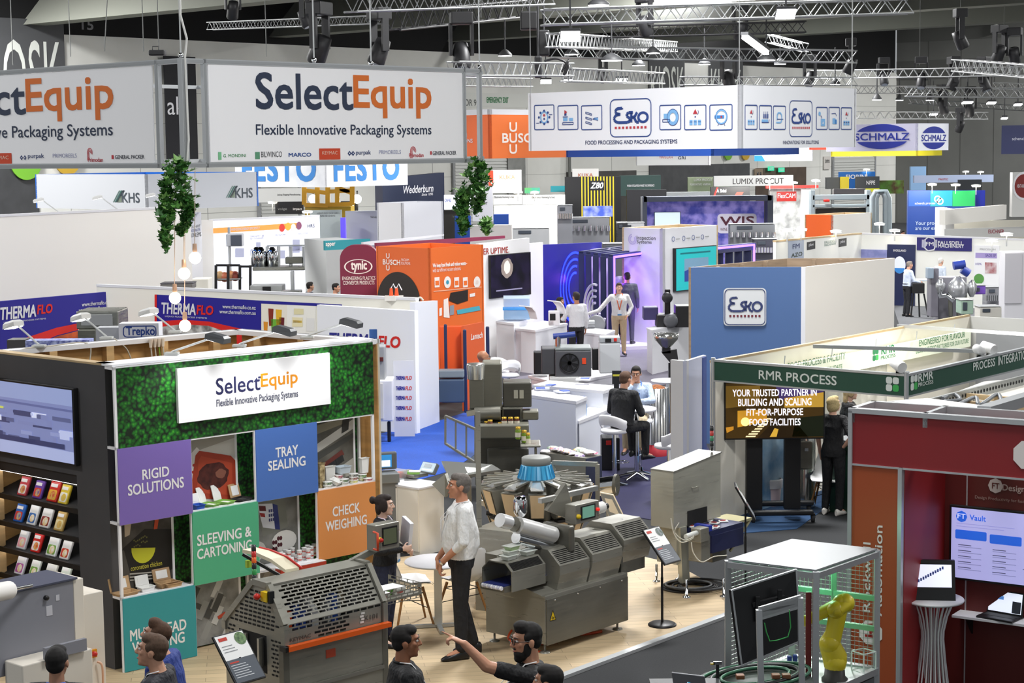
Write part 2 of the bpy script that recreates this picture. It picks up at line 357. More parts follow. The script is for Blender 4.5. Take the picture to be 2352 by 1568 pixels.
 if style!='bald':
  h=MB(Hm)
  ell(h,(0,-.024,.042),(.08,.094,.083));ell(h,(0,-.05,-.005),(.072,.056,.066));ell(h,(0,.02,.085),(.066,.062,.042))
  for sd in(1,-1):ell(h,(sd*.066,-.004,.032),(.014,.045,.036))
  if style in('bun','long','bob'):
   ell(h,(0,-.06,-.03),(.075,.05,.09))
   for sd in(1,-1):ell(h,(sd*.07,.0,.0),(.02,.052,.075))
  if style=='bun':ell(h,(0,-.135,.055),(.045,.04,.045))
  if style=='long':ell(h,(0,-.07,-.12),(.085,.04,.12))
  if style=='bob':
   ell(h,(0,-.03,-.03),(.092,.082,.09))
  if style=='quiff':ell(h,(0,.03,.105),(.06,.055,.035))
  addmesh(fuse(h,max(vox,.007),2,'hair'),'hair',root,M(hair,.8,k='mottle',s=9))
 elif style=='bald':pass
 if beard:
  h=MB(Hm);ell(h,(0,.04,-.085),(.056,.056,.05));ell(h,(0,.06,-.115),(.04,.036,.03))
  for sd in(1,-1):ell(h,(sd*.057,.018,-.05),(.014,.03,.05))
  ell(h,(0,.092,-.045),(.03,.008,.007))
  addmesh(fuse(h,max(vox,.006),2,'beard'),'beard',root,M(beard,.7,k='mottle',s=6))
 if glasses:
  g=MB(Hm);gm=M('#15110f',.3)
  for sd in(1,-1):
   g.tube([(sd*.033+.023*math.cos(t),.104,.01+.019*math.sin(t))for t in[2*math.pi*i/12 for i in range(13)]],.0028,gm,6,False)
   g.tube([(sd*.056,.102,.014),(sd*.074,.06,.015),(sd*.08,-.01,.012)],.0022,gm,6)
  g.tube([(-.011,.106,.012),(.011,.106,.012)],.0025,gm,6);g.put('glasses',root).parent=root
 c=MB();gr=.014 if not jacket else.022
 torso(c,U,gr,fem,belly,lo=-.12 if untuck else-.04,hi=.485)
 for sd in(1,-1):
  c.cone(U@V((sd*.09,-.012,.425)),S[sd],.068,.058+gr*.4,SKIN)
  t=min(1,sleeve*2)if sleeve<.5 else 1
  if sleeve>0:
   e=S[sd].lerp(E_[sd],min(1,sleeve/.5)if sleeve<.5 else 1);c.cone(S[sd],e,.055*fs+gr*.35,(.05 if sleeve<.6 else.046)*fs+gr*.5,SKIN)
   if sleeve>.5:
    w=E_[sd].lerp(Wr[sd],min(.97,(sleeve-.5)/.5));c.cone(E_[sd],w,.05*fs+gr*.3,.036*fs+gr*.4,SKIN)
 nm='jacket' if jacket else 'shirt'
 if low:addmesh(fuse(c,max(vox,.008),3,nm),nm,root,M(shirt,.75,k='cloth'))
 else:addmesh(fuse(c,max(vox,.008),3,nm),nm,root,M(shirt,.75,k='cloth'))
 if collar or jacket:
  q=MB(U);pts=[(.062*math.cos(t),.058*math.sin(t)-.018,.478+.012*(1 if math.sin(t)<.2 else-1.2))for t in[math.radians(100+i*34)for i in range(11)]]
  q.tube(pts,.016,M(inner or shirt,.7),6,True,True,.6);q.put('collar',root).parent=root
 if low:
  c=MB();torso(c,MX.Translation((0,0,pz)),.012,fem,belly*.6,-.12,.08)
  for sd in(1,-1):
   c.cone(hp[sd],K[sd],.1,.072,SKIN);c.cone(K[sd],A[sd]+(K[sd]-A[sd])*.06,.071,.056,SKIN)
  addmesh(fuse(c,max(vox,.009),3,'trousers'),'trousers',root,M(trous,.8,k='cloth'))
  sh=M(shoes,.35)
  for sd in(1,-1):
   c=MB();d=FD[sd];d=V((d.x,d.y,0)).normalized();a=A[sd]+V((0,0,-.035));y=V((-d.y,d.x,0));rings=[]
   for t,w,z0,z1 in((-.075,.022,-.048,.03),(-.06,.036,-.05,.05),(0,.037,-.05,.06),(.07,.044,-.05,.025),(.13,.046,-.05,.005),(.175,.034,-.05,-.012),(.195,.015,-.045,-.025)):
    rings.append([a+d*t+y*(w*math.cos(q))+V((0,0,(z0+z1)/2+(z1-z0)/2*math.sin(q)))for q in[2*math.pi*j/12 for j in range(12)]])
   c.loft(rings,sh);c.put('shoe',root).parent=root
 if lanyard:
  q=MB(U);lm=M(lanyard,.6);yb=(.13 if fem else.118)+belly*.8+gr+.006
  for sd in(1,-1):
   p=[(sd*.066,-.05,.5),(sd*.085,.03,.49),(sd*.075,.075+gr,.42),(sd*.05,yb,.33),(sd*.02,yb+.003,.2),(0,yb+.004,.12)]
   q.tube(p,.011,lm,6,True,True,.25)
  if not badge:q.put('lanyard',root).parent=root
  else:
   l_=q.put('lanyard',root);l_.parent=root;k=MB(U);k.bx(-.048,yb+.004,-.01,.048,yb+.008,.12,M('#f2f3f5',.4));k.bx(-.048,yb+.0082,-.01,.048,yb+.009,.02,M('#3f8ec9',.4));k.put('badge',root).parent=root
 if watch:
  q=MB();w=Wr[1 if watch=='R' else-1];e=E_[1 if watch=='R' else-1];d=(w-e).normalized();q.tube([w-d*.035,w-d*.015],.034,CHR,14);q.put('watch',root).parent=root
 move(root,loc,rz,H/1.75)
 return root
R90=math.radians(90)
def rd(a):return math.radians(a)
#  the hall
b=MB();b.bx(-60,6,-.12,80,150,0,M('#2d2f32',.9,k='carpet'));struct(b,'floor')
b=MB();b.bx(-60,6,18,80,150,18.3,M('#1b1c1c',.9));struct(b,'ceiling')
CW=V((25.1,119.5,0));LW=V((-17.6-.669*20,72-.743*20,0));RWp=V((25.1+.743*40,119.5-.669*40,0))
fb=FR(LW,CW);fw=FR(CW,RWp)
def uvbox(f,mb,u0,v0,u1,v1,mat,y=0.,t=.25):mb.X=f.X;mb.bx(u0,y,v0,u1,y+t,v1,mat);mb.X=MX()
b=MB();WALL=M('#deded8',.8,k='mottle',s=.05,c2='#d2d2cc');uvbox(fb,b,0,0,fb.L,9.7,WALL)
for i in range(1,7):uvbox(fb,b,0,i*1.25,fb.L,i*1.25+.02,M('#9b9b96',.8),-.005,.01)
for i in range(1,24):uvbox(fb,b,i*3.4,0,i*3.4+.03,7.6,M('#9b9b96',.8),-.005,.01)
struct(b,'wall_back')
b=MB();uvbox(fb,b,0,9.7,fb.L,18,M('#0d0d0e',.9),.1);struct(b,'wall_upper')
b=MB();DG=M('#6d6e6b',.8,k='mottle',s=.04,c2='#636461');uvbox(fw,b,0,0,fw.L,18,DG)
for i in range(1,13):uvbox(fw,b,i*2.3,0,i*2.3+.03,18,M('#4b4c4a',.9),-.01,.02)
for i,z in enumerate((9.2,11.6,14.0,16.0)):uvbox(fw,b,0,z,fw.L,z+1.2,M('#585956',.8),-.02,.03)
struct(b,'wall_right')
e2=V((-.743,.669,0));e1=V((.669,.743,0))
for i,((x,y),z0,z1,sh)in enumerate((((-8.5,61.8),10.0,14.5,'#8a8c82'),((-1.3,72.),10.0,14.0,'#84867d'),((2.,84.),10.2,14.5,'#7d7f77'),((8.,95.),10.4,15.,'#7d7f77'))):
 c=V((x,y,0));b=MB();a0=c+e2*34;a1=c-e2*34
 b.ext([a0+V((0,0,z0)),a0+e1*1.0+V((0,0,z0)),a0+e1*6+V((0,0,z1)),a0+e1*4+V((0,0,z1))],a1-a0,M(sh,.85));struct(b,'trim_%d'%(i+1))
def kiosk(u0,u1,lu0,lu1,v0,v1,lab):
 T=thing('wall_banner',lab,'sign',fb.at(u0,-.05,v0));m=MB(fb.X);m.bx(u0,-.08,v0-.6,u1,-.02,v1+.8,M('#4a4b4d',.7));m.put('panel',T)
 m=MB(fb.X);txt(m,'KIOSK',lu0,v0,lu1,v1,M('#d6d9d2',.6),-.09,.0);m.put('lettering',T)
u0,v0=fb.uv(-62,152);u1,v1=fb.uv(140,88)
kiosk(u0-2,fb.uv(145,100)[0],u0,fb.uv(137,90)[0],fb.uv(60,175)[1]-1.5,fb.uv(60,92)[1],'large dark wall panel with tall pale KIOSK letters at far left')
kiosk(fb.uv(1488,170)[0],fb.uv(1570,170)[0],fb.uv(1492,170)[0],fb.uv(1568,170)[0],fb.uv(1530,198)[1]-1.0,fb.uv(1530,152)[1],'dark KIOSK panel high on back wall, nearer of the pair behind the trusses')
kiosk(fb.uv(1626,170)[0],fb.uv(1704,170)[0],fb.uv(1630,170)[0],fb.uv(1700,170)[0],fb.uv(1660,198)[1]-1.0,fb.uv(1660,158)[1],'dark KIOSK panel high on back wall, farther of the pair behind the trusses')
m=MB(fb.X);a=fb.uv(190,68);c=fb.uv(216,46);txt(m,'15',a[0],a[1],c[0],c[1],M('#77777a',.7),.06,.03);m.one('wall_number','large grey number 15 on the black upper wall','sign')
T=thing('door_sign','pale wall band reading DOOR 9 and green EMERGENCY EXIT','sign',fb.at(fb.uv(1060,250)[0],-.05,5.5))
m=MB(fb.X);fq(fb,m,1045,212,1240,248,M('#d5d6d0',.7),-.02);m.put('panel',T)
m=MB(fb.X);ft(fb,m,'DOOR 9',1047,1093,(1070,228),(1070,243),M('#4c4d4e',.7),-.03);m.put('lettering',T,'dark grey DOOR 9 letters')
m=MB(fb.X);ft(fb,m,'EMERGENCY EXIT',1117,1167,(1140,223),(1140,236),M('#1e7a46',.7),-.03,bold=.02);m.put('lettering',T,'green EMERGENCY EXIT letters')
def roller(n,x0,y0,x1,f=fb):
 u0,v1=f.uv(x0,y0);u1=f.uv(x1,y0)[0];m=MB(f.X);m.bx(u0,-.08,0,u1,-.03,v1,M('#b9bab6',.5));k=int(v1/.16)
 for i in range(k):m.bx(u0+.04,-.12,i*.16,u1-.04,-.08,i*.16+.1,M('#c6c7c3',.45))
 m.bx(u0-.12,-.14,0,u0,-.02,v1+.1,GRY);m.bx(u1,-.14,0,u1+.12,-.02,v1+.1,GRY);struct(m,n)
roller('door_1',1040,358,1198);roller('door_2',592,372,680);roller('door_3',1912,362,2006)
def dk(n,x0,y0,x1,col,y=-.06):
 u0,v1=fb.uv(x0,y0);u1=fb.uv(x1,y0)[0];m=MB(fb.X);m.bx(u0,y,0,u1,y+.05,v1,M(col,.6,k='mottle',s=.2));return struct(m,n)
dk('trim_6',-120,388,85,'#3c3d3f');dk('trim_7',1300,395,1460,'#4a4744');dk('trim_8',1490,380,1720,'#4b4c4e');dk('trim_9',1735,386,1850,'#57483c')
dk('trim_10',1160,361,1200,'#8d8e8a',-.2);dk('trim_11',1298,350,1303,'#6f706c',-.25)
for x,y,r,col,lab in((55,372,34,'#6fae2c','green half-round disc on the dark band under the left hanging sign'),(150,365,30,'#c6a02c','mustard half-round disc beside the green one under the left hanging sign'),(1668,352,13,'#6fae2c','green disc on dark wall below the blue hanging fascia'),(1708,352,13,'#c6a02c','mustard disc on dark wall below the blue hanging fascia')):
 u,v=fb.uv(x,y);m=MB(fb.X);m.lathe((u,-.14,v),[(0,-.03),(r/4200*fb.at(u).y*1.2,-.03),(r/4200*fb.at(u).y*1.2,.03),(0,.03)],M(col,.6),28,False,'y',cap=False);m.one('wall_disc',lab,'sign')
for x,y,lab in((1764,387,'small green exit sign by the dark doorway, left of two'),(1788,390,'small green exit sign by the dark doorway, right of two')):
 u,v=fb.uv(x,y);T=thing('exit_sign',lab,'sign',fb.at(u,-.2,v));m=MB(fb.X);m.bx(u-.28,-.25,v-.13,u+.28,-.17,v+.13,M('#2fae84',.4,e=1.2));m.put('case',T);m=MB(fb.X);txt(m,'EXIT',u-.2,v-.07,u+.2,v+.07,WH,-.256,.02);m.put('lettering',T)
u,v=fb.uv(1738,399);m=MB(fb.X);m.bx(u-.4,-.16,v-.3,u+.4,-.1,v+.3,M('#8a7a66',.6));m.lathe((u-.15,-.17,v),[(0,-.18),(.05,-.18),(.06,.1),(0,.1)],BLK,10);m.lathe((u+.15,-.17,v),[(0,-.18),(.08,-.18),(.04,.1),(0,.1)],BLK,10);m.one('toilet_sign','tan restroom sign with two dark figures on the back wall','sign')
m=MB(fb.X);u,v=fb.uv(1897,374);m.bx(u-.35,-.1,v-.4,u+.35,-.05,v+.4,M('#cfcac4',.6));txt(m,'EXPO',u-.25,v,u+.25,v+.2,DGR,-.11,.02);m.one('wall_notice','small pale notice left of the far roller door','sign')
for x,y,lab in((2270,41,'white round wall camera left of the spotlight'),(2310,41,'white round wall camera right of the spotlight'),(2290,42,'white bracket lamp between the two wall cameras')):
 u,v=fw.uv(x,y);m=MB(fw.X)
 if 'bracket' in lab:m.bx(u-.15,-.45,v-.2,u+.15,0,v+.22,M('#b7b8b4',.6));m.bx(u-.06,-.3,v-.9,u+.06,0,v-.2,M('#9a9b97',.6))
 else:m.sph((u,-.15,v),.22,M('#d6d7d3',.5));m.sph((u,-.33,v),.09,BLK)
 m.one('wall_camera',lab,'camera')
def carpet(pts,z,mat,name,lab,cat,trim=None):
 P=[Z(x,y,0)for x,y in pts];m=MB();m.ext([V((q.x,q.y,0.0))for q in P],(0,0,z),mat);return m.one(name,lab,cat)
carpet([(800,1012),(1010,966),(1060,950),(1130,928),(1160,960),(1110,1030),(1040,1080),(800,1150)],.006,M('#0a55c8',.85,k='carpet'),'carpet','bright blue carpet beside the multihead weigher','carpet')
carpet([(1075,1090),(1240,1010),(1420,925),(1560,915),(1645,1060),(1640,1130),(1500,1195),(1330,1165)],.009,M('#2c2a55',.9,k='carpet'),'carpet','dark navy purple carpet under the bar stools','carpet')
carpet([(1130,830),(1380,775),(1545,800),(1560,880),(1330,905),(1180,905)],.012,M('#8e8a9a',.9,k='carpet'),'carpet','pale grey carpet around the compressor plinth','carpet')
carpet([(1640,1230),(1690,1060),(1960,960),(1990,1100),(1830,1215)],.008,M('#2b5584',.9,k='carpet'),'carpet','blue carpet inside the green fascia booth','carpet')
carpet([(2050,700),(2330,660),(2420,760),(2080,790)],.008,M('#74767a',.9,k='carpet'),'carpet','light grey carpet in the purple banner booth','carpet')
pl=[Z(x,y,0)for x,y in((1290,1552),(1720,1392),(1550,1300),(1430,1272),(1100,1268),(850,1290),(240,1420))]
pl=[V((-6,15.3,0)),V((-3.2,14.5,0)),V((-2.0,14.0,0)),Z(1080,1700)]+pl[:1]+pl[1:6]+[V((-4.6,18.5,0))]
m=MB();m.ext(pl,(0,0,.03),M('#dfc59c',.6,k='plank'));m.one('platform_floor','pale timber plank floor under the stainless machines','floor',kind='structure').name='floor_booth'
m=MB();q0=Z(1080,1640);q1=Z(1290,1552);q2=Z(1720,1392);nrm=V((.55,-.83,0)).normalized()*.09
for a,c in((q0,q1),(q1,q2)):m.ext([a,c,c+nrm,a+nrm],(0,0,.032),M('#b9bcbd',.4,.3))
m.one('edge_strip','light aluminium edging strip along the timber floor','trim').name='edge_strip'
#  front-left booth
fS=fr(270,842,858,782,3.0);fG=FR(Z(-300,777,3.0),Z(240,840,3.0))
WT=M('#f4f4f6',.4);CH=M('#4a494b',.7,k='mottle',s=.2,c2='#444345');HEDGE=M('#3f8f2a',.5,k='hedge');HDARK=M('#12240f',.7,k='hedge',s=1.3)
cu=[fS.uv(x,y)[0]for x,y in((272,1100),(438,1080),(588,1060),(727,1040),(858,1010))];cv=[.03,.74,1.47,2.2]
T=thing('display_unit','white-framed display wall with coloured panels, photo panels and leafy fascia','display stand',fS.at(0,0,0))
def frm(m,u0,v0,u1,v1,y0=0,y1=.025,w=.022):
 for a in(u0,u1-w):m.bx(a,y0,v0,a+w,y1,v1,WT)
 for a in(v0,v1-w):m.bx(u0,y0,a,u1,y1,a+w,WT)
RC=.24
m=MB(fS.X)
for u in cu:m.bx(u-.013,0,0,u+.013,.028,2.22,WT)
for u in(cu[0],cu[4]):m.bx(u-.013,RC,0,u+.013,RC+.028,3.0,WT);m.bx(u-.013,0,2.2,u+.013,.028,3.,WT)
for v in(0.0,.74,1.47,2.2,2.97):
 m.bx(cu[0]-.013,0,v,cu[4]+.013,.026,v+.026,WT);m.bx(cu[0]-.013,0,v,cu[0]+.013,RC,v+.026,WT);m.bx(cu[4]-.013,0,v,cu[4]+.013,RC,v+.026,WT)
m.put('frame',T)
m=MB(fS.X);m.bx(cu[0],RC+.03,0,cu[4],RC+.06,2.2,HDARK);m.put('back_panel',T)
m=MB(fS.X);m.bx(cu[0]+.012,-.004,2.215,cu[4]+.012,.02,2.985,HEDGE);hp_=m.put('fascia',T,'leafy green printed fascia')
m=MB(fS.X);u0,v1=fS.uv(401,846);u1,v0=fS.uv(753,926);v1=fS.uv(401,846)[1];v0=fS.uv(753,926)[1];m.bx(u0,-.05,v0,u1,-.012,v1,M('#fbfbfd',.35));sg=m.put('sign_board',T,'white company sign board')
m=MB(fS.X);NV=M('#2d2f58',.4);OG=M('#e08e1a',.4);LG=M('#5d5f72',.4)
ft(fS,m,'Select',489,591,(540,862),(492,906),NV,-.052,bold=.012);ft(fS,m,'Equip',592,677,(672,848),(663,889),OG,-.052,bold=.012)
a=fS.uv(586,868);rect(m,a[0]-.0,a[1]-.0,a[0]+.06,a[1]+.02,NV,-.0515)
ft(fS,m,'Flexible Innovative Packaging Systems',490,678,(492,916),(660,917),LG,-.052,bold=.012);m.put('lettering',T)
def pan(c,r,col,lab,lines,h=None):
 m=MB(fS.X);m.bx(cu[c]-.004,-.012,cv[r]+.004,cu[c+1]+.004,.0,cv[r+1]+.012,M(col,.5));p=m.put('colour_panel',T,lab)
 m=MB(fS.X)
 for s_,x0,x1,tp,bt in lines:ft(fS,m,s_,x0,x1,tp,bt,M('#efeeee',.5),-.014,bold=.022)
 m.put('lettering',p)
pan(0,2,'#7d67b4','purple panel',[('RIGID',325,387,(331,1077),(331,1101)),('SOLUTIONS',292,421,(300,1112),(296,1138))])
pan(2,2,'#4a72bd','blue panel',[('TRAY',631,683,(636,1027),(636,1050)),('SEALING',614,700,(618,1058),(618,1081))])
pan(1,1,'#4fae83','green panel',[('SLEEVING &',451,576,(455,1228),(455,1253)),('CARTONING',451,577,(455,1260),(455,1284))])
pan(3,1,'#e0924f','orange panel',[('CHECK',762,825,(765,1163),(765,1186)),('WEIGHING',746,841,(750,1197),(750,1220))])
pan(0,0,'#31979c','teal panel',[('MULTIHEAD',297,427,(300,1446),(300,1472)),('WEIGHING',302,423,(306,1474),(306,1500))])
for c,r in((1,2),(3,2),(0,1),(2,1)):
 m=MB(fS.X);m.bx(cu[c]+.01,.0,cv[r]-.005,cu[c+1]-.01,RC,cv[r]+.014,WT);m.put('shelf',T)
def photo(c,r,base,draw,lab):
 m=MB(fS.X);u0,u1=cu[c]+.03,cu[c+1]-.10;v0,v1=cv[r]+.02,cv[r+1]-.02;y=RC-.012
 m.bx(u0-.02,y,v0,u1+.03,y+.03,v1,WT);p=m.put('photo_panel',T,lab);m=MB(fS.X)
 U=lambda a:u0+(u1-u0)*a;Vv=lambda a:v0+(v1-v0)*a
 rect(m,U(0),v0,U(1),v1,base,y-.003);draw(m,U,Vv,y-.003);m.put('print',p)
def P_(m,U,Vv,pts,mat,y):m.add([(U(a),y,Vv(b))for a,b in pts],[list(range(len(pts)))],mat)
def EL(m,U,Vv,a,b,ra,rb,mat,y,n=18,wob=0):P_(m,U,Vv,[(a+ra*math.cos(2*math.pi*i/n)*(1+wob*math.sin(i*2.3)),b+rb*math.sin(2*math.pi*i/n)*(1+wob*math.cos(i*1.7)))for i in range(n)],mat,y)
def d_steak(m,U,Vv,y):
 P_(m,U,Vv,[(0,.75),(1,.92),(1,1),(0,1)],M('#a8a399',.6),y-.001)
 P_(m,U,Vv,[(-.0,.62),(.30,.86),(.42,.74),(.1,.22),(0,.25)],M('#dcd8d2',.6),y-.002)
 for i in range(14):EL(m,U,Vv,.04+.09*(i%3)+.02*(i//3%2),.3+.1*(i//3),.03,.022,M('#b3352b',.6),y-.003,8)
 P_(m,U,Vv,[(.22,.12),(.9,.0),(1,.1),(1.,.58),(.92,.66),(.34,.8),(.27,.74),(.16,.22)],M('#a53a22',.5),y-.004);P_(m,U,Vv,[(.27,.19),(.87,.08),(.93,.15),(.94,.55),(.37,.72),(.32,.66)],M('#b8482c',.5),y-.005)
 EL(m,U,Vv,.58,.4,.29,.2,M('#5d2a24',.5,k='mottle',s=2,c2='#3d1a17'),y-.006,22,.06);EL(m,U,Vv,.72,.42,.1,.07,M('#8f5a4a',.5),y-.007,14,.1)
photo(1,2,M('#cfcdc6',.6),d_steak,'printed photo of a steak on a red tray')
def d_mach(m,U,Vv,y):
 P_(m,U,Vv,[(0,.55),(1,.95),(1,.8),(0,.42)],M('#c9c6bd',.6),y-.001);P_(m,U,Vv,[(0,.9),(.8,1),(.8,.9),(0,.75)],M('#8c8570',.6),y-.001);P_(m,U,Vv,[(0,.42),(1,.74),(1,.66),(0,.3)],M('#4a4a45',.6),y-.002)
 P_(m,U,Vv,[(.05,.2),(.75,.5),(.8,.42),(.1,.08)],M('#6b2f26',.6),y-.003);P_(m,U,Vv,[(.5,.15),(1,.35),(1,.1),(.6,0)],M('#b3b0a5',.6),y-.003)
 for i in range(7):P_(m,U,Vv,[(.4+i*.05,.28+i*.02),(.46+i*.05,.3+i*.02),(.5+i*.05,.2+i*.02),(.44+i*.05,.18+i*.02)],M('#2b2b2a',.6),y-.004)
 P_(m,U,Vv,[(.02,.62),(.12,.64),(.08,.76)],M('#e7c21d',.5),y-.004);P_(m,U,Vv,[(.75,.75),(.9,.8),(.92,.98),(.78,.96)],M('#33332f',.6),y-.004)
photo(3,2,M('#6f6c62',.6,k='mottle',s=.5,c2='#4d4a42'),d_mach,'printed photo of a tray sealing machine')
def d_pack(m,U,Vv,y):
 P_(m,U,Vv,[(.2,.2),(.6,.05),(1,.2),(1,.78),(.55,.85),(.15,.6)],M('#161412',.5),y-.001);P_(m,U,Vv,[(0,.5),(.2,.6),(.3,.2),(.1,0),(0,0)],M('#4a463f',.6),y-.002)
 m.add([(U(.52+.2*math.cos(t)),y-.004,Vv(.58+.22*math.sin(t)))for t in[math.pi+math.pi*i/12-.12 for i in range(13)]],[list(range(13))],M('#c6c62e',.5))
 for i in range(16):EL(m,U,Vv,.37+.03*(i%8),.62+.035*(i//4)+.01*(i%3),.012,.014,M('#6d6a35',.6),y-.004,6)
 txt(m,'coronation chicken',U(.3),Vv(.28),U(.82),Vv(.35),M('#d4c94a',.5),y-.004)
 for i in range(3):P_(m,U,Vv,[(.28,.25-.045*i),(.8,.2-.045*i),(.8,.18-.045*i),(.28,.23-.045*i)],M('#a8a59c',.6),y-.004)
 P_(m,U,Vv,[(.7,.82),(.76,.82),(.8,1),(.73,1)],M('#c04a24',.5),y-.004);P_(m,U,Vv,[(.22,.78),(.3,.8),(.34,1),(.22,1)],M('#c9b9a0',.5),y-.004)
photo(0,1,M('#332e29',.6,k='mottle',s=.6,c2='#54504a'),d_pack,'printed photo of a dark ready meal pack')
def d_disp(m,U,Vv,y):
 P_(m,U,Vv,[(.2,.95),(.75,.98),(.8,.5),(.3,.42)],M('#77786f',.6),y-.001);P_(m,U,Vv,[(.2,.93),(.5,.9),(.56,.5),(.3,.56)],M('#d4d6dd',.5),y-.002);P_(m,U,Vv,[(.5,.9),(.6,.86),(.64,.48),(.54,.5)],M('#26306e',.5),y-.003)
 P_(m,U,Vv,[(.23,.9),(.36,.88),(.37,.8),(.24,.82)],M('#5e1e22',.5),y-.004);P_(m,U,Vv,[(.24,.79),(.34,.77),(.35,.71),(.26,.73)],M('#9a2a2a',.5),y-.004)
 for i in range(9):P_(m,U,Vv,[(.42+.04*(i%3),.82-.07*(i//3)),(.45+.04*(i%3),.815-.07*(i//3)),(.45+.04*(i%3),.77-.07*(i//3)),(.42+.04*(i%3),.775-.07*(i//3))],M('#3a3f6f',.5),y-.004)
 EL(m,U,Vv,.72,.3,.25,.16,M('#d7d5d0',.5),y-.003);EL(m,U,Vv,.15,.22,.2,.15,M('#b9b8b2',.5),y-.003)
 for i in range(9):EL(m,U,Vv,.5+.05*(i%4),.2+.05*(i//2%4),.03,.035,M('#4a1d24',.5),y-.004,8)
photo(2,1,M('#8c8c86',.6,k='mottle',s=.5,c2='#62625e'),d_disp,'printed photo of a weighing scale display')
def d_grey(m,U,Vv,y):
 for i in range(12):
  a=random.random()*.8;c=random.random()*.8;P_(m,U,Vv,[(a,c),(a+.15,c+.25),(a+.25,c+.2),(a+.1,c-.05)],M(random.choice(('#9a9b98','#c3c4c0','#4a4b49','#77787a')),.6),y-.001-.0005*i)
 P_(m,U,Vv,[(.6,.35),(.75,.4),(.72,.45),(.58,.4)],M('#b7442a',.5),y-.008)
photo(1,0,M('#6d6e6c',.6,k='mottle',s=.6,c2='#9a9b98'),d_grey,'printed grey photo of packaging machinery');photo(2,0,M('#7d7e7c',.6),d_grey,'printed grey machinery photo behind the slotted hood machine')
m=MB(fS.X);u0=fS.uv(632,1300)[0];m.bx(u0,-.10,cv[1]-.07,cu[3]+.02,.0,cv[1]+.015,M('#b83a28',.5));m.bx(u0,-.1,cv[1]+.01,cu[3]+.02,0,cv[1]+.018,WT);m.put('ledge',T,'red-edged white ledge')
def on(px,py,y):return fS.uv(px,py,-y)[0]
cup=thing('sample_cup','white sample cup with a red mark in the cluster on the red-edged ledge','cup',(0,0,0),'sample cups on the red ledge')
m=MB();m.lathe((0,0,0),[(.021,0),(.027,.062),(.029,.064),(.029,.068),(.0,.068)],M('#f1f1ef',.35),14);m.put('tub',cup);m=MB();m.lathe((0,0,.022),[(.0248,0),(.0258,.016)],M('#c7473b',.5),8,cap=False);m.put('mark',cup)
k=0
for row,(yy,xs)in enumerate(((.17,(640,655,672,690,707,722)),(.10,(645,663,681,699,716)),(.03,(650,669,688,708)))):
 for j,x in enumerate(xs):
  for h in range(2 if(j+row)%3 else 1):
   p=fS.at(on(x,1280,yy),yy,cv[1]+.018+h*.062)
   if k==0:move(cup,p)
   else:dup(cup,p,k)
   k+=1
BR=M('#c8a477',.6,k='mottle',s=1.5);GRN2=M('#7db24a',.5);PAPER=M('#f3f3f0',.5)
def tray(lab,px,py,v,w,d,h,mat,y=.1,rz=0,lid=None,tilt=0,cat='tray',name='food_tray',fill=None):
 p=fS.at(on(px,py,y),y,v+.016);T=thing(name,lab,cat,p);X=fS.X.copy();X.translation=p;X=X@MX.Rotation(rd(rz),4,'Z')@MX.Rotation(rd(tilt),4,'X')
 m=MB(X);t=.004;r=lambda a,z,g:[(x*(a+g),yy*(d/w*a+g),z)for x,yy in((-1,-1),(1,-1),(1,1),(-1,1))]
 m.loft([r(w/2*.82,0,0),r(w/2,h,0),r(w/2,h,.008),r(w/2,h+.004,.008),r(w/2,h+.004,-.004),r(w/2*.82,.006,-.004)],mat,True,False);m.put('base',T)
 if fill:m=MB(X);m.bx(-w*.36,-d*.36,.006,w*.36,d*.36,h*.8,fill,.01);m.put('filling',T)
 if lid:m=MB(X@MX.Translation((0,d/2+.008,h+.004))@MX.Rotation(rd(75),4,'X'));m.bx(-w/2,0,-.012,w/2,d,0,lid,.004);m.bx(-w*.32,.02,.0,w*.32,d-.02,.002,PAPER);m.put('lid',T)
 return T
tray('tan fibre tray with printed lid standing left on the shelf above the teal panel',288,1360,cv[1],.24,.13,.035,BR,.1,5,BR);tray('white egg-style carton upright in the middle above the teal panel',335,1345,cv[1],.15,.1,.04,PAPER,.13,0,PAPER)
tray('brown fibre box with dark window at right above the teal panel',382,1335,cv[1],.2,.12,.05,BR,.12,0,M('#b0906a',.6));tray('small two-cell brown fibre tray in front of the window box',398,1345,cv[1],.17,.07,.045,BR,.045,0,None)
tray('tan tray leaning at the left above the green panel',444,1125,cv[2],.09,.1,.03,BR,.18,0,BR);tray('blue plastic tub with white lid above the green panel',455,1150,cv[2],.1,.1,.05,BLU,.06,0,PAPER);tray('white and green sleeved pack, left one above the green panel',483,1145,cv[2],.12,.16,.03,GRN2,.1,20,PAPER,fill=PAPER)
tray('white and green sleeved pack, right one above the green panel',517,1138,cv[2],.12,.16,.03,GRN2,.1,18,PAPER,fill=PAPER);tray('black tray with open tan carton lid above the green panel',556,1130,cv[2],.16,.14,.03,BLK,.11,15,BR,fill=DGR)
tray('tall stack of cream seeded wafers at left above the orange panel',736,1090,cv[2],.07,.07,.26,M('#cdb98c',.7,k='mottle',s=3,c2='#6d5a35'),.12,0,None,name='wafer_stack',cat='packaging')
tray('white crate-like tray standing above the orange panel',757,1090,cv[2],.13,.04,.2,M('#e6e4de',.5),.17,0,None);tray('clear square bowl on stacked printed pots above the orange panel',786,1062,cv[2]+.115,.15,.12,.07,M('#c9d4dc',.2),.14,0,None)
tray('white upright pouch tray on black stack above the orange panel',836,1060,cv[2]+.08,.1,.05,.16,PAPER,.13,0,None);tray('white tilted tray above the orange panel',770,1095,cv[2]+.03,.12,.1,.04,PAPER,.06,30,None,20)
cols=['#b8b13a','#5c8f3e','#a83a58','#c9c4ba','#3d6b3a','#d9d06a','#8e3a2e','#3b3b3d']
k=0
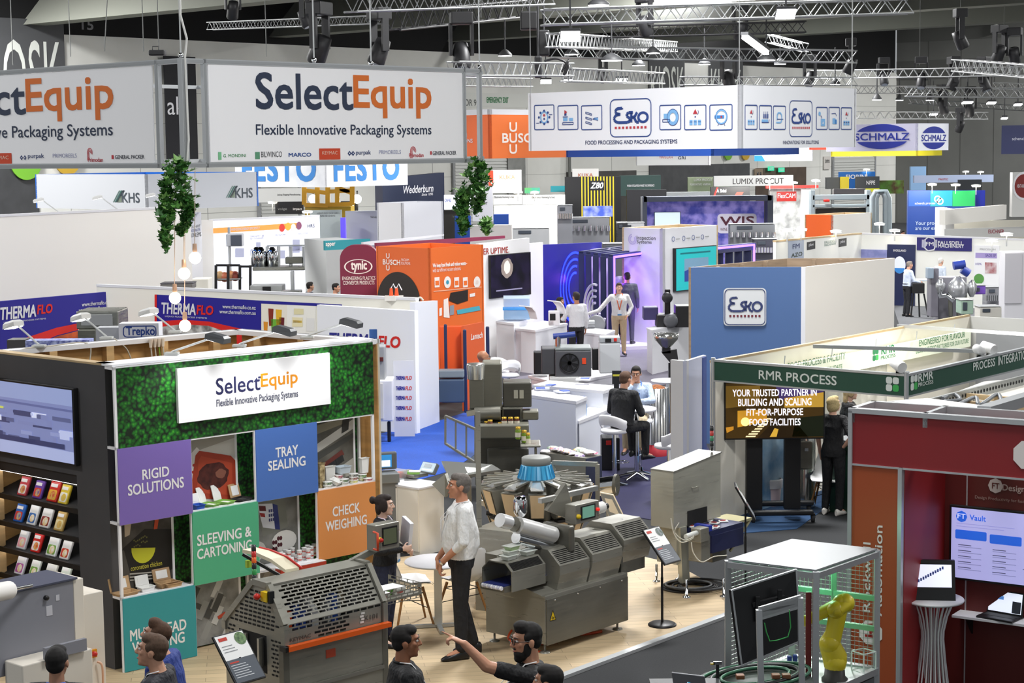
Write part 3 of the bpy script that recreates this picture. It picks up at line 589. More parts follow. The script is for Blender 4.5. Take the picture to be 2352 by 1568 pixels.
for x,yy,n,lab in((778,.14,3,'under the clear bowl'),(790,.05,2,'in front of the clear bowl'),(812,.08,3,'in the middle of the shelf'),(832,.13,2,'under the white pouch tray'),(845,.05,1,'at the right shelf end'),(752,.05,2,'beside the wafers')):
 for h in range(n):
  p=fS.at(on(x,1095,yy),yy,cv[2]+.018+h*.034);T=thing('printed_pot','%s pot, %s, %s above orange panel'%(['yellow','green','magenta','cream','dark','pale','rust','black'][k%8],('lowest','second up','third up')[h],lab),'pot',p,'printed pots above the orange panel')
  m=MB(MX.Translation(p));m.lathe((0,0,0),[(.04,0),(.05,.03),(.0,.03)],M(cols[k%8],.5,k='mottle',s=3,c2='#e8e4d4'),14);m.put('tub',T);m=MB(MX.Translation(p));m.lathe((0,0,.03),[(.052,0),(.052,.004),(0,.004)],PAPER,14);m.put('lid',T);k+=1
u_op0,v_op1=fG.uv(-120,1075);u_op1=fG.uv(176,1090)[0];v_op1=fG.uv(170,1090)[1]
T=thing('booth_wall','dark charcoal booth wall with a screen and a lit product niche','wall panel',fG.at(0))
m=MB(fG.X);m.bx(0,0,v_op1,fG.L,.1,3.0,CH);m.bx(0,0,0,u_op0,.1,v_op1,CH);m.bx(u_op1,0,0,fG.L,.1,v_op1,CH);m.put('facing',T)
m=MB(fG.X);m.bx(0,0,3.0,fG.L,.12,3.02,PLY);m.put('top_edge',T)
m=MB(fG.X);NI=M('#232224',.6);m.bx(u_op0,.5,0,u_op1,.52,v_op1,M('#5d5546',.6));m.bx(u_op0-.02,.1,0,u_op0,.5,v_op1,NI);m.bx(u_op1,.1,0,u_op1+.02,.5,v_op1,NI);m.bx(u_op0,.02,v_op1-.1,u_op1,.5,v_op1,NI);m.put('niche',T,'dark recessed product niche')
shv=[fG.uv(100,y)[1]for y in(1158,1222,1284,1345)]
for v in shv:
 m=MB(fG.X);m.ext([(u_op0,.04,v-.03),(u_op1,.04,v-.03),(u_op1,.42,v+.1),(u_op0,.42,v+.1)],(0,0,.018),NI);m.bx(u_op0,.02,v-.035,u_op1,.045,v+.015,BLK);m.put('shelf',T)
m=MB(fG.X)
for v in shv:m.bx(u_op0+.05,.08,v+.24,u_op1-.03,.10,v+.255,M('#ffffff',.5,e=6))
m.put('strip_light',T)
pk=[('#c9414c','#f2e9e4','pink and white'),('#6b3fa0','#d8442c','purple and red'),('#d42a20','#e8b43a','red and yellow'),('#e8c93a','#f3efe6','yellow and white')],[('#1f62b8','#c93a2a','blue'),('#f2f2f0','#3b6fb0','white and blue'),('#e9e7e4','#8d2f2a','pale grey'),('#caa45a','#e8d9a8','golden')],[('#d9dadc','#e8a0a8','clear'),('#d8231f','#efe6e2','bright red'),('#f2f4f2','#7aa84a','white and green'),('#f5f2ee','#c93a20','white')],[('#e9e6ea','#b05aa0','white and pink'),('#eef2ea','#7aa84a','pale'),('#f2efe6','#8ab04a','cream'),('#e8f0e2','#9ac24a','light green')]
px_=[[59,93,127,152],[50,80,110,142],[57,89,125,155],[52,84,120,152]]
for i,v in enumerate(shv):
 for j in range(4):
  c1,c2,nm=pk[i][j];u=fG.uv(px_[i][j],1150+62*i,-.15)[0];w=(.155,.15,.17,.15)[j];h=(.21,.2,.22,.21)[(i+j)%4]
  p=fG.at(u,.1,v+.0);T=thing('food_pack','%s food pack, %s on the %s lit niche shelf'%(nm,('leftmost','second','third','rightmost')[j],('top','second','third','lowest')[i]),'packet',p,'food packs in the lit niche')
  X=fG.X.copy();X.translation=p;X=X@MX.Rotation(rd(-22),4,'X');m=MB(X);m.bx(-w/2,-.012,.01,w/2,.018,h,M(c1,.35),.01);m.put('pouch',T)
  m=MB(X);rr(m,-w*.4,.03,w*.4,h*.6,.02,M(c2,.4),-.0135);disc(m,w*.05,h*.36,w*.26,M(c1,.4,k='mottle',s=4,c2='#e9c46a'),-.0145);rect(m,-w*.38,h*.72,w*.3,h*.88,M('#f4f0ec',.4),-.0135);m.put('label',T)
def screen(name,lab,f,x0,y0,x1,y1,bg,draw=None,t=.06,off=.0,cat='screen',e=1.0,bez=.02,back=True):
 u0,v1=f.uv(x0,y0,off+t);u1,v0=f.uv(x1,y1,off+t);T=thing(name,lab,cat,f.at((u0+u1)/2,-off,v0));m=MB(f.X)
 m.bx(u0-bez,-off-t,v0-bez,u1+bez,-off,v1+bez,BLK,.006);m.put('case',T);y=-off-t-.002;m=MB(f.X);rect(m,u0,v0,u1,v1,bg,y)
 if draw:draw(m,lambda a:u0+(u1-u0)*a,lambda b:v0+(v1-v0)*b,y-.001)
 m.put('display',T);return T
GL=lambda c,e=.55:M(c,.3,e=e)
def d_tv(m,U,Vv,y):
 P_(m,U,Vv,[(0,.78),(1,.78),(1,1),(0,1)],GL('#93a0cc'),y);P_(m,U,Vv,[(0,.72),(1,.70),(1,.73),(0,.75)],GL('#62699a'),y-.001);P_(m,U,Vv,[(0,0),(1,0),(1,.16),(0,.2)],GL('#a9b3dc'),y)
 random.seed(3)
 for i in range(46):
  a=random.random()*.9;c=.18+random.random()*.42;w=.03+random.random()*.14;h=.02+random.random()*.06;P_(m,U,Vv,[(a,c),(min(1,a+w),c),(min(1,a+w),c+h),(a,c+h)],GL(random.choice(('#5b618a','#b9c2e8','#42476e','#d5dbf5','#7d85b5','#8f98c6'))),y-.001-.0001*i)
 for x in(.3,.55):P_(m,U,Vv,[(x,.18),(x+.38,.18),(x+.38,.25),(x,.25)],GL('#3a3f66'),y-.007)
 P_(m,U,Vv,[(.35,.62),(.4,.62),(.4,.65),(.35,.65)],GL('#c9d06a'),y-.008)
screen('wall_screen','large screen showing a packaging line on the charcoal wall',fG,-90,862,171,1066,GL('#7f88b8'),d_tv)
B_=Z(858,780,3.0);C_=Z(548,757,3.0);A_=Z(240,840,3.0);D0=A_+(C_-B_)
def timber(n,lab,P,Q,studs,back):
 f=FR(P,Q);T=thing('timber_wall',lab,'wall panel',f.at(0));m=MB(f.X);m.bx(0,.06,0,f.L,.09,3.0,M('#d0c8b8',.6));m.put('facing',T)
 m=MB(f.X);m.bx(0,.045,.03,f.L,.06,2.96,M('#dba968',.55,k='wood',s=.6));m.put('lining',T)
 for i in range(studs):u=f.L*(i+.5)/studs;m=MB(f.X);m.bx(u-.045,-.06,0,u+.045,.045,2.95,WOOD);m.put('stud',T)
 m=MB(f.X);m.bx(-.05,-.06,2.95,f.L,.1,3.0,WT);m.put('top_rail',T);return f
fT1=timber('a','timber-lined back wall of the store room behind the charcoal wall',D0-V((C_-D0))*.25,C_,6,1);fT2=timber('b','short timber-lined side wall of the store room behind the leafy fascia',C_,B_,3,1)
m=MB(fS.X);m.bx(-.05,.02,3.0,fS.L+.02,.34,3.02,WT);m.bx(-.05,.3,2.7,fS.L,.34,3.0,WOOD);m.one('ledge_board','white ledge board along the top of the leafy fascia','board')
def cable(pts,r,mat,name,lab,cat='cable'):
 P=[V(p)for p in pts];Q=[]
 for i in range(len(P)-1):
  a=P[max(i-1,0)];b0=P[i];c=P[i+1];d=P[min(i+2,len(P)-1)]
  for k in range(6):
   t=k/6;Q.append(.5*((2*b0)+(c-a)*t+(2*a-5*b0+4*c-d)*t*t+(3*b0-a-3*c+d)*t**3))
 Q.append(P[-1]);m=MB();m.tube(Q,r,mat,6);return m.one(name,lab,cat)
CB=M('#cfc9ba',.6)
def onT(x,y,o=.05):u,v=fT1.uv(x,y,o);return fT1.at(u,-o,v)
cable([onT(20,815),onT(60,800),onT(110,795),onT(200,788),onT(206,830)],.008,CB,'power_cable','cream cable sagging along the left of the timber wall')
cable([onT(262,777),onT(290,800),onT(303,830)],.007,CB,'power_cable','thin cable hanging from the middle arm lamp on the timber wall')
u,v=fT1.uv(355,778,.08);T=thing('plug_cluster','bundle of plugs and cords hanging on the timber wall','plug',fT1.at(u,-.08,v))
for i in range(4):
 q=fT1.at(u-.06+.05*i,-.1,v);m=MB();m.cyl=None;m.tube([q,q+V((.0,-.01,-.09))],[.024,.016],M('#e9dccb',.5),10);m.put('plug',T)
 m=MB();m.tube([q+V((0,0,-.08)),q+V((.01,-.01,-.2)),q+V((-.01,0,-.36))],.008,CB if i!=2 else M('#86a832',.5),6);m.put('cord',T)
def arm_lamp(lab,base,d,up,dark=True,L=.55,on_=True,group='arm spotlights'):
 b0=V(base);d=V(d).normalized();tip=b0+d*L+V((0,0,up));T=thing('arm_spotlight',lab,'lamp',b0,group);mt=M('#4d4f52',.4)if dark else M('#d8d8d6',.4)
 m=MB();m.bx(b0.x-.07,b0.y-.05,b0.z,b0.x+.07,b0.y+.05,b0.z+.03,M('#b9bbb8',.4),.008);m.put('clamp',T)
 m=MB();m.tube([b0+V((0,0,.03)),b0+d*.05+V((0,0,.05)),tip],.011,M('#d5d7d6',.35,.3),8);m.put('arm',T)
 X=MX.Translation(tip)@MX.Rotation(math.atan2(d.y,d.x),4,'Z')@MX.Rotation(rd(12),4,'Y');m=MB(X)
 m.loft([[(-.02,-.06,.0),(.2,-.08,.0),(.2,.08,.0),(-.02,.06,.0)],[(-.02,-.06,.05),(.2,-.07,.05),(.2,.07,.05),(-.02,.06,.05)],[(.02,-.04,.075),(.17,-.05,.07),(.17,.05,.07),(.02,.04,.075)]],mt,True,False);m.put('lamp_head',T)
 m=MB(X);m.bx(.0,-.055,-.004,.19,.065,-.001,M('#ffffff',.5,e=8 if on_ else 0));m.put('diffuser',T)
 return T
for(x,y),l_ in(((395,815),'left'),((550,797),'middle'),((706,778),'right')):
 arm_lamp('dark-headed arm spotlight on the leafy fascia ledge, %s of three'%l_,Z(x,y,3.02),(.85,-.3,0),.17,True,.42,group='arm spotlights on the leafy fascia')
for(x,y),l_ in(((90,798),'leftmost of three'),((245,779),'middle of three'),((402,765),'rightmost of three')):
 arm_lamp('white-headed arm spotlight leaning over the rear timber wall, %s'%l_,Z(x,y,3.0),(-.6,.62,0),.2,False,.42,group='arm spotlights on the rear timber wall')
for i in range(3):
 u=fS.L*(.2+.28*i);p=fS.at(u,-.35,3.1);l=bpy.data.lights.new('spot','SPOT');l.energy=20;l.spot_size=rd(120);l.spot_blend=.8;l.shadow_soft_size=.08;o=bpy.data.objects.new('arm_spot_light',l);COL.objects.link(o);o.location=p;o.rotation_euler=(rd(18),0,fS.rz)
#  hanging signs
def mono(f,mb,x,y,w,h,kind,y0=-.01):
 pass
def select_logo(f,m,xs,tp,y_):
 ft(f,m,'Select',xs[0],xs[1],tp[0],tp[1],M('#26334d',.5),y_,bold=.022);ft(f,m,'Equip',xs[1]+1,xs[2],tp[2],tp[3],M('#e0711f',.5),y_,bold=.022)
P0=D(418,135,19.5);fA=FR(P0,P0+e1*4);fB=FR(P0+e2*5.6,P0)
zt=fA.uv(418,133)[1];zb=fA.uv(418,386)[1];uR=fA.uv(1107,200)[0];LB=fB.L
T=thing('hanging_sign','large white two-sided company sign hanging in an aluminium frame at top left','sign',V((P0.x,P0.y,zb)))
def alu(m,f,u0,v0,u1,v1,w=.05,y=0):m.bx(u0,y,v0,u1,y+w,v1,ALU);m.bx(u0+.012,y-.003,v0+.012,u1-.012,y,v1-.012,M('#a9acae',.4,.5))
for nm,f,a,c in(('right',fA,0,uR),('left',fB,0,LB)):
 m=MB(f.X)
 for v in(zt-.055,zb):alu(m,f,a,v,c,v+.055)
 for u in(a,a+.02 if nm=='left' else uR-.05):alu(m,f,u,zb,u+.05,zt)
 m.put('rail',T)
m=MB(fA.X);alu(m,fA,-.025,zb,.05,zt,.07,-.02)
m.put('post',T)
for x in(474,1068):u=fA.uv(x,250)[0];m=MB(fA.X);alu(m,fA,u-.025,zb,u+.025,zt);m.put('post',T)
m=MB(fB.X);u=fB.uv(361,250)[0];alu(m,fB,u-.03,zb,u+.03,zt);m.put('post',T)
m=MB()
pA=fA.at(uR);pB=fB.at(0);pC=pA+(pB-P0)
for z in(zb+.05,zt-.05):m.bar(V((pA.x,pA.y,z)),V((pC.x,pC.y,z)),.05,ALU);m.bar(V((pB.x,pB.y,z)),V((pC.x,pC.y,z)),.05,ALU)
for a in(.5,.2):q=pB+(pC-pB)*a;m.bar(V((q.x,q.y,zb)),V((q.x,q.y,zt)),.05,ALU)
m.put('rear_frame',T)
BAN=M('#fcfcfe',.55)
for f,xa,xb,nm in((fA,481,1063,'r'),(fB,None,350,'l')):
 u0=f.uv(xa,250)[0]if xa else.08;u1=f.uv(xb,250)[0];m=MB(f.X);m.bx(u0,.004,zb+.06,u1,.02,zt-.06,BAN);p=m.put('banner',T);m=MB(f.X)
 if nm=='r':
  select_logo(f,m,(587,811,991),((690,168),(590,251),(940,176),(960,272)),.0)
  ft(f,m,'Flexible Innovative Packaging Systems',588,991,(592,285),(880,316),M('#26334d',.5),.0,bold=.008)
  L=[('G. MONDINI',513,565,354,361,'#2e8a4a',0),('BILWINCO',600,648,348,361,'#3c3c40',0),('MARCO',663,715,351,360,'#1c4a94',.03),('purpak',818,852,345,358,'#23386e',.01),('PRIMOREELS',871,921,345,354,'#8f93b5',0),('Primodan',940,973,352,361,'#b62030',.02),('GENERAL PACKER',994,1048,347,356,'#2b2d3d',.01)]
  K=(733,341,782,366);misc=[(501,349,509,367,'#7cc492'),(586,349,597,365,'#5c9b78'),(988,347,992,355,'#c0303a')];dia=(807,352,8)
 else:
  select_logo(f,m,(-160,58,260),((20,185),(-60,268),(207,172),(212,276)),.0)
  ft(f,m,'Flexible Innovative Packaging Systems',-190,259,(-185,296),(160,322),M('#26334d',.5),.0,bold=.008)
  L=[('purpak',64,101,353,366,'#23386e',.01),('PRIMOREELS',121,176,353,362,'#8f93b5',0),('Primodan',202,236,362,372,'#b62030',.02),('GENERAL PACKER',264,331,356,365,'#2b2d3d',.01)]
  K=(-30,352,27,376);misc=[(256,356,261,365,'#c0303a')];dia=(53,362,8)
 m.put('lettering',p)
 for s_,x0,x1,ya,yb,c,bd in L:m=MB(f.X);ft(f,m,s_,x0,x1,(x0,ya),(x0+1,yb),M(c,.5),.0,bold=bd);m.put('partner_logo',p)
 m=MB(f.X)
 fq(f,m,*K,M('#d1451f',.5),.0);ft(f,m,'KEYMAC',K[0]+7,K[2]-7,(K[0]+7,K[1]+6),(K[0]+8,K[1]+14),M('#f0cdb8',.5),-.002);m.put('partner_logo',p)
 for a,b0,c,d,col in misc:m=MB(f.X);fq(f,m,a,b0,c,d,M(col,.5),.0);m.put('partner_logo',p)
 m=MB(f.X)
 cx,cy,r=dia
 for dx in(-4,4):a=f.uv(cx+dx,cy);s_=.03;m.add([(a[0]-s_,.0,a[1]),(a[0],.0,a[1]-s_),(a[0]+s_,.0,a[1]),(a[0],.0,a[1]+s_)],[(0,1,2,3)],M('#23386e',.5));disc(m,a[0],a[1],.009,BAN,-.001,8)
 m.put('partner_logo',p);m=MB(f.X);a=f.uv(949 if nm=='r' else 206,346 if nm=='r' else 350)
 for r in(.05,.035,.02):ring(m,a[0],a[1],r-.008,r,M('#c0202e',.5),.0,14,1,-30,200);rect(m,a[0]-r,a[1]-.09,a[0]-r+.008,a[1],M('#c0202e',.5),.0)
 m.put('partner_logo',p)
for x,yb_,f in((418,131,fA),(724,142,fA),(1104,158,fA),(855,150,fA)):
 u,v=f.uv(x,yb_);q=f.at(u,.02,v);m=MB();m.tube([q,q+V((0,0,3.5))],.008,M('#c8cbcb',.4,.4),6);m.sph(q+V((0,0,.02)),.03,CHR,n=8);m.put('suspension_cable',T)
m=MB()
q=P0+V((0,0,0));m.tube([V((q.x+.02,q.y,zt+3)),V((q.x+.0,q.y-.02,zt+.45)),V((q.x+.06,q.y-.02,zt+.2)),V((q.x+.03,q.y,zt)),V((q.x+.05,q.y-.03,zb+.3)),V((q.x+.02,q.y-.03,zb))],.012,M('#dcdcd8',.5),6);m.put('power_cord',T)
LF=[(0,0),(.25,-.18),(.55,-.1),(.42,.16),(.62,.42),(.28,.42),(0,1),(-.28,.42),(-.62,.42),(-.42,.16),(-.55,-.1),(-.25,-.18)]
def ivy(lab,d,strands,n,seed):
 random.seed(seed);q0=D(strands[0][0][0],strands[0][0][1],d);T=thing('hanging_ivy',lab,'plant',q0);m=MB();st=MB()
 gr=[M(c,.45)for c in('#356a2a','#467f35','#24501f','#5f9a46','#2f5c26','#7fae5c')]
 for S in strands:
  P=[D(x,y,d+random.uniform(-.12,.12))for x,y,w in S];st.tube(P,.005,M('#4a4a28',.7),5)
  for i in range(len(S)-1):
   for k in range(n):
    t=random.random();c=P[i].lerp(P[i+1],t);w=(S[i][2]*(1-t)+S[i+1][2]*t)/4200*d;c=c+V((random.gauss(0,w*.5),random.gauss(0,w*.5),random.gauss(0,.03)))
    X=MX.Translation(c)@MX.Rotation(random.uniform(0,6.28),4,'Z')@MX.Rotation(random.uniform(1.9,3.0),4,'X')@MX.Rotation(random.uniform(-.7,.7),4,'Y');m.X=X;s_=random.uniform(.05,.1)
    m.add([(a*s_,b*s_,-.012*abs(a)/.6*(1 if j%2 else 2))for j,(a,b)in enumerate(LF)],[(0,1,2,3,4,5,6),(0,6,7,8,9,10,11)],random.choice(gr))
 m.X=MX();m.put('foliage',T);st.put('stem',T)
ivy('green ivy hanging from the left corner of the big white hanging sign',19.3,[[(410,378,26),(405,430,34),(400,480,30)],[(395,470,22),(382,520,14),(380,570,5)],[(428,460,18),(432,500,12),(412,538,5)],[(385,390,12),(372,500,10)]],78,5)
ivy('green ivy hanging from the right end of the big white hanging sign',22.8,[[(1103,375,18),(1098,410,30),(1085,450,30)],[(1072,440,22),(1060,475,16),(1066,520,10)],[(1110,440,10),(1092,490,8)],[(1066,500,10),(1062,535,5)],[(1112,512,8),(1120,530,6)]],85,9)
for i,(x,y,pos)in enumerate(((448,592,'highest'),(423,628,'second highest'),(402,684,'third from the top'),(425,748,'lowest'))):
 q=D(x,y,19.35+.1*i);T=thing('pendant_bulb','glowing globe pendant bulb on a long cord, %s of the four'%pos,'lamp',q,'globe pendant bulbs')
 m=MB();m.sph(q,.064,M('#ffe9cf',.3,e=9),n=18);m.put('bulb',T);m=MB();m.tube([q+V((0,0,.055)),q+V((0,0,.08)),q+V((0,0,.15))],[.02,.026,.022],M('#d9b49a',.4,.3),12);m.put('socket',T)
 m=MB();m.tube([q+V((0,0,.15)),D(x,392,19.35+.1*i)],.0045,M('#d8c3b0',.5),5);m.put('cord',T)
def hang(name,lab,xl,xc,xr,yt,yb,d,ml,mr,t=.06,close=True,inner=None,cat='sign',wires=()):
 P=D(xc,yt,d);z1=P.z;z0=D(xc,yb,d).z;fl=FR(P+e2*4,P);frr=FR(P,P+e1*4);ul=fl.uv(xl,yt)[0];ur=frr.uv(xr,yt)[0]
 T=thing(name,lab,cat,V((P.x,P.y,z0)))
 if ml:m=MB(fl.X);m.bx(ul,0,z0,fl.L,t,z1,ml);m.put('left_panel',T)
 if mr:m=MB(frr.X);m.bx(t*.0,0,z0,ur,t,z1,mr);m.put('right_panel',T)
 if close and ml and mr:
  m=MB();a=frr.at(ur);c=fl.at(ul);q=a+(c-P)
  for s_,e_ in((a,q),(c,q)):
   g=FR(V((s_.x,s_.y,0)),V((e_.x,e_.y,0)));m.X=g.X;m.bx(0,-t/2,z0,g.L,t/2,z1,inner or mr)
  m.X=MX();m.put('rear_panels',T)
 for(f,x)in wires:
  g=fl if f=='l' else frr;u=g.uv(x,yt)[0];q=g.at(u,t/2,z1);m=MB();m.tube([q,q+V((0,0,3))],.01,M('#9a9c9c',.5),5);m.put('suspension_cable',T)
 return T,fl,frr,z0,z1,ul,ur
LG_=M('#eceef2',.55)
def rbadge(f,m,x0,y0,x1,y1,mat,t,y=-.008,r=.08):a=f.uv(x0,y0);c=f.uv(x1,y1);rframe(m,a[0],c[1],c[0],a[1],r,t,mat,y);return a[0],c[1],c[0],a[1]
def esko(f,m,x0,y0,x1,y1,bl,rd_,y=-.009):
 u0,v0,u1,v1=rbadge(f,m,x0,y0,x1,y1,bl,.02*(f.uv(x1,y1)[0]-f.uv(x0,y0)[0]),y,.12*(f.uv(x1,y1)[0]-f.uv(x0,y0)[0]));w=u1-u0;h=v1-v0
 U=lambda a:u0+w*a;Vv=lambda b:v0+h*b;lw=.055*w
 A=lambda pts:line2(m,[(U(a),Vv(b))for a,b in pts],lw,bl,y)
 for cy,r in((.68,.075),(.49,.105)):m_=[(U(.22+r*1.1*math.cos(t)),Vv(cy+r*math.sin(t)))for t in[math.pi*.45+math.pi*1.1*i/10 for i in range(11)]];line2(m,m_,lw,bl,y-.0005)
 A([(.2,.75),(.3,.76),(.3,.73)]);A([(.2,.6),(.26,.6)]);A([(.22,.385),(.42,.385)])
 A([(.56,.64),(.46,.64),(.41,.6),(.41,.55),(.46,.51),(.49,.47),(.49,.42),(.42,.385)]);A([(.52,.64),(.52,.385)]);A([(.53,.51),(.6,.53),(.66,.64)]);A([(.58,.53),(.64,.385),(.7,.385)])
 ring(m,U(.8),Vv(.51),.11*w-lw/2,.11*w+lw/2,bl,y-.0006,20,1.1*h/w if h<w else h/w*.95)
 for i in range(9):a=.1+.8*i/9+.02;rect(m,U(a),Vv(.22),U(a+.05),Vv(.28),rd_,y)
DB=M('#1d3f86',.5);SB=M('#7ab0e0',.5);RR=M('#b8323e',.5)
def icon(f,m,x0,y0,x1,y1,kind):
 u0,v0,u1,v1=rbadge(f,m,x0,y0,x1,y1,DB,.02,-.0085,.04);w=u1-u0;h=v1-v0;U=lambda a:u0+w*a;Vv=lambda b:v0+h*b
 L=lambda pts,c=DB,lw=.014:line2(m,[(U(a),Vv(b))for a,b in pts],lw,c,-.0095)
 R_=lambda a,b,c,d,mt=SB:rect(m,U(a),Vv(b),U(c),Vv(d),mt,-.0088)
 q=h/w
 if kind==0:
  ring(m,U(.5),Vv(.5),.15*w,.2*w,SB,-.009,20,1.2);disc(m,U(.5),Vv(.58),.05*w,RR,-.0095,10);disc(m,U(.5),Vv(.44),.04*w,DB,-.0095,10)
  for i in range(8):t=i*math.pi/4;disc(m,U(.5+.26*math.cos(t)),Vv(.5+.26*math.sin(t)),.05*w,DB,-.0092,6)
  L([(.1,.28),(.25,.28)]);L([(.75,.6),(.9,.6)])
 elif kind==1:R_(.27,.36,.48,.5);R_(.56,.36,.74,.48);L([(.24,.22),(.76,.22),(.76,.3),(.24,.3),(.24,.22)]);disc(m,U(.38),Vv(.72),.09*w,RR,-.0092,3);R_(.33,.58,.43,.68,DB);L([(.25,.53),(.5,.53)])
 elif kind==2:
  for v in(.68,.48,.3):L([(.22,v+.05),(.5,v-.03),(.5,v-.09),(.22,v-.01),(.22,v+.05)])
  L([(.8,.5),(.55,.44),(.8,.38)]);R_(.62,.4,.8,.5)
 elif kind==3:R_(.2,.45,.4,.65);ring(m,U(.62),Vv(.5),.14*w,.26*w,SB,-.009,20,1.15);ring(m,U(.62),Vv(.5),.25*w,.27*w,DB,-.0095,20,1.15);L([(.15,.32),(.48,.32),(.48,.42),(.15,.42),(.15,.32)])
 elif kind==4:
  disc(m,U(.5),Vv(.7),.12*w,RR,-.0092,3,1,90,450);disc(m,U(.5),Vv(.52),.03*w,DB,-.0092,8)
  for a in(.24,.43,.62):R_(a,.2,a+.14,.4);L([(a,.32),(a+.14,.32)])
  L([(.6,.6),(.66,.7),(.62,.78)],DB,.01)
 elif kind==5:ring(m,U(.52),Vv(.52),.2*w,.25*w,SB,-.009,22,1.05);ring(m,U(.52),Vv(.52),.25*w,.265*w,DB,-.0095,22,1.05);R_(.22,.46,.64,.58,M('#3f86cc',.5));disc(m,U(.52),Vv(.52),.04*w,RR,-.0098,10);L([(.4,.24),(.36,.18)]);L([(.64,.24),(.68,.18)])
 elif kind==6:
  for a in(.33,.48,.63):R_(a,.46,a+.09,.64,DB);R_(a+.03,.64,a+.06,.74,DB)
  L([(.2,.3),(.75,.3),(.8,.42)]);R_(.2,.3,.7,.42)
 elif kind==7:L([(.25,.3),(.6,.3),(.68,.4),(.68,.6),(.58,.7),(.4,.7),(.32,.6),(.32,.4)],SB,.03);L([(.3,.44),(.8,.44)])
 elif kind==8:disc(m,U(.3),Vv(.7),.1*w,SB,-.009,12);L([(.4,.62),(.5,.55),(.45,.5)]);R_(.42,.16,.78,.48);disc(m,U(.6),Vv(.3),.08*w,WH,-.0095,3,1,90,450)
 elif kind==9:R_(.35,.25,.6,.5);R_(.55,.25,.72,.45,M('#3f86cc',.5));L([(.25,.7),(.6,.72),(.7,.6)])
T,fl,f_,z0,z1,ul,ur=hang('hanging_sign','white fabric hanging sign with process icons and a central blue wordmark',1216,1702,1965,195,341,36,LG_,M('#e6e8ec',.55),.08,wires=(('l',1216),('r',1702),('r',1960)))
m=MB(fl.X)
for k,x0,x1,ya,yb in((0,1227,1274,241,298),(1,1281,1329,242,298),(2,1335,1384,242,298),(3,1515,1565,241,298),(4,1572,1623,241,298),(5,1630,1683,240,299)):m=MB(fl.X);icon(fl,m,x0,ya,x1,yb,k);m.put('icon',T)
m=MB(fl.X);esko(fl,m,1401,228,1497,314,DB,RR);ft(fl,m,'FOOD PROCESSING AND PACKAGING SYSTEMS',1345,1556,(1345,323),(1346,332),M('#232c5c',.5),-.008,bold=.012);m.put('lettering',T)
m=MB(f_.X)
for k,x0,x1,ya,yb in((4,1710,1739,240,298),(6,1743,1772,241,298),(7,1775,1804,242,298),(8,1874,1900,245,298),(9,1903,1928,245,298),(4,1931,1956,246,298)):m=MB(f_.X);icon(f_,m,x0,ya,x1,yb,k);m.put('icon',T)
m=MB(f_.X);esko(f_,m,1813,230,1865,314,DB,RR);ft(f_,m,'INNOVATIONS FOR SOLUTIONS',1798,1880,(1798,323),(1799,331),M('#232c5c',.5),-.008,bold=.008);m.put('lettering',T)
OB=M('#f0762f',.55);T,fl,f_,z0,z1,ul,ur=hang('hanging_sign','orange hanging box sign with white capped top behind the white fabric sign',1010,1125,1302,263,364,55,M('#e8692a',.55),OB,.08,inner=WH)
for g,a,c in((fl,ul,fl.L),(f_,0,ur)):m=MB(g.X);m.bx(a,.0,z1,c,.1,z1+.16,WH);m.put('top_band',T)
m=MB(f_.X);a=f_.uv(1153,0)
def busch(f,m,x0,x1,yt,yb,mat,y=-.01,full=True):
 ft(f,m,'B',x0,x0+(x1-x0)*.17,(x0,yt),(x0,yb),mat,y,bold=.03);ft(f,m,'SCH',x0+(x1-x0)*.42,x1,(x0,yt),(x0,yb),mat,y,bold=.03);h=yb-yt;xa=x0+(x1-x0)*.19;xb=x0+(x1-x0)*.39
 for k in(-1.15,0,1.15):ft(f,m,'U',xa,xb,(xa,yt+k*h),(xa,yb+k*h),mat,y,bold=.03)
busch(f_,m,1153,1240,306,328,M('#f6eee8',.5));m.put('lettering',T)
m=MB(fl.X);ft(fl,m,'ONS',1066,1086,(1066,319),(1066,328),WH,-.01,bold=.02);ft(fl,m,'M',1066,1073,(1066,306),(1066,315),WH,-.01,bold=.02);m.put('lettering',T)
BB=M('#1648a0',.55);hang('hanging_fascia','long royal blue hanging fascia below the white fabric sign',1302,1637,1834,335,358,52,BB,M('#0f3a86',.55))
T,fl,f_,*_=hang('hanging_sign','white hanging box sign with a blue oval-banded wordmark on two sides',1900,2107,2178,283,346,58,M('#d5d3ea',.55),M('#eef0f8',.5,e=.12))
SBL=M('#1b2f9e',.5)
for g,x0,x1,yt,yb in((fl,1965,2087,286,343),(f_,2118,2171,290,343)):
 m=MB(g.X);u0=g.uv(x0-2,315)[0];u1=g.uv(x1+2,315)[0];v0=g.uv(x0,yb)[1];v1=g.uv(x0,yt)[1];cu_=(u0+u1)/2;w=(u1-u0)/2;vm=(v0+v1)/2;h=(v1-v0)/2
 for sg in(1,-1):m.add([(cu_+w*math.cos(t),-.008,vm+sg*h*math.sin(t))for t in[rd(24)+rd(132)*i/14 for i in range(15)]],[list(range(15))],SBL)
 txt(m,'SCHMALZ',u0,vm-h*.3,u1,vm+h*.28,SBL,-.009,.03);m.put('lettering',T)
hang('hanging_fascia','yellow hanging fascia just below the oval wordmark sign',1910,2107,2163,346,358,66,M('#d9cf2e',.55),M('#cfc31e',.55));hang('hanging_fascia','thin red hanging fascia at the lower right of the icon sign',1860,1962,1964,334,343,60,M('#d0482e',.5),M('#d0482e',.5))
T,fl,f_,*_=hang('light_box','glowing white light box with a cyan corner beneath the blue fascia',1733,1864,1866,339,369,70,M('#f4f8fc',.5,e=1.6),WH);m=MB(fl.X);fp(fl,m,[(1733,370),(1733,357),(1750,357),(1758,370)],M('#3f9fe0',.5,e=1));m.put('logo',T)
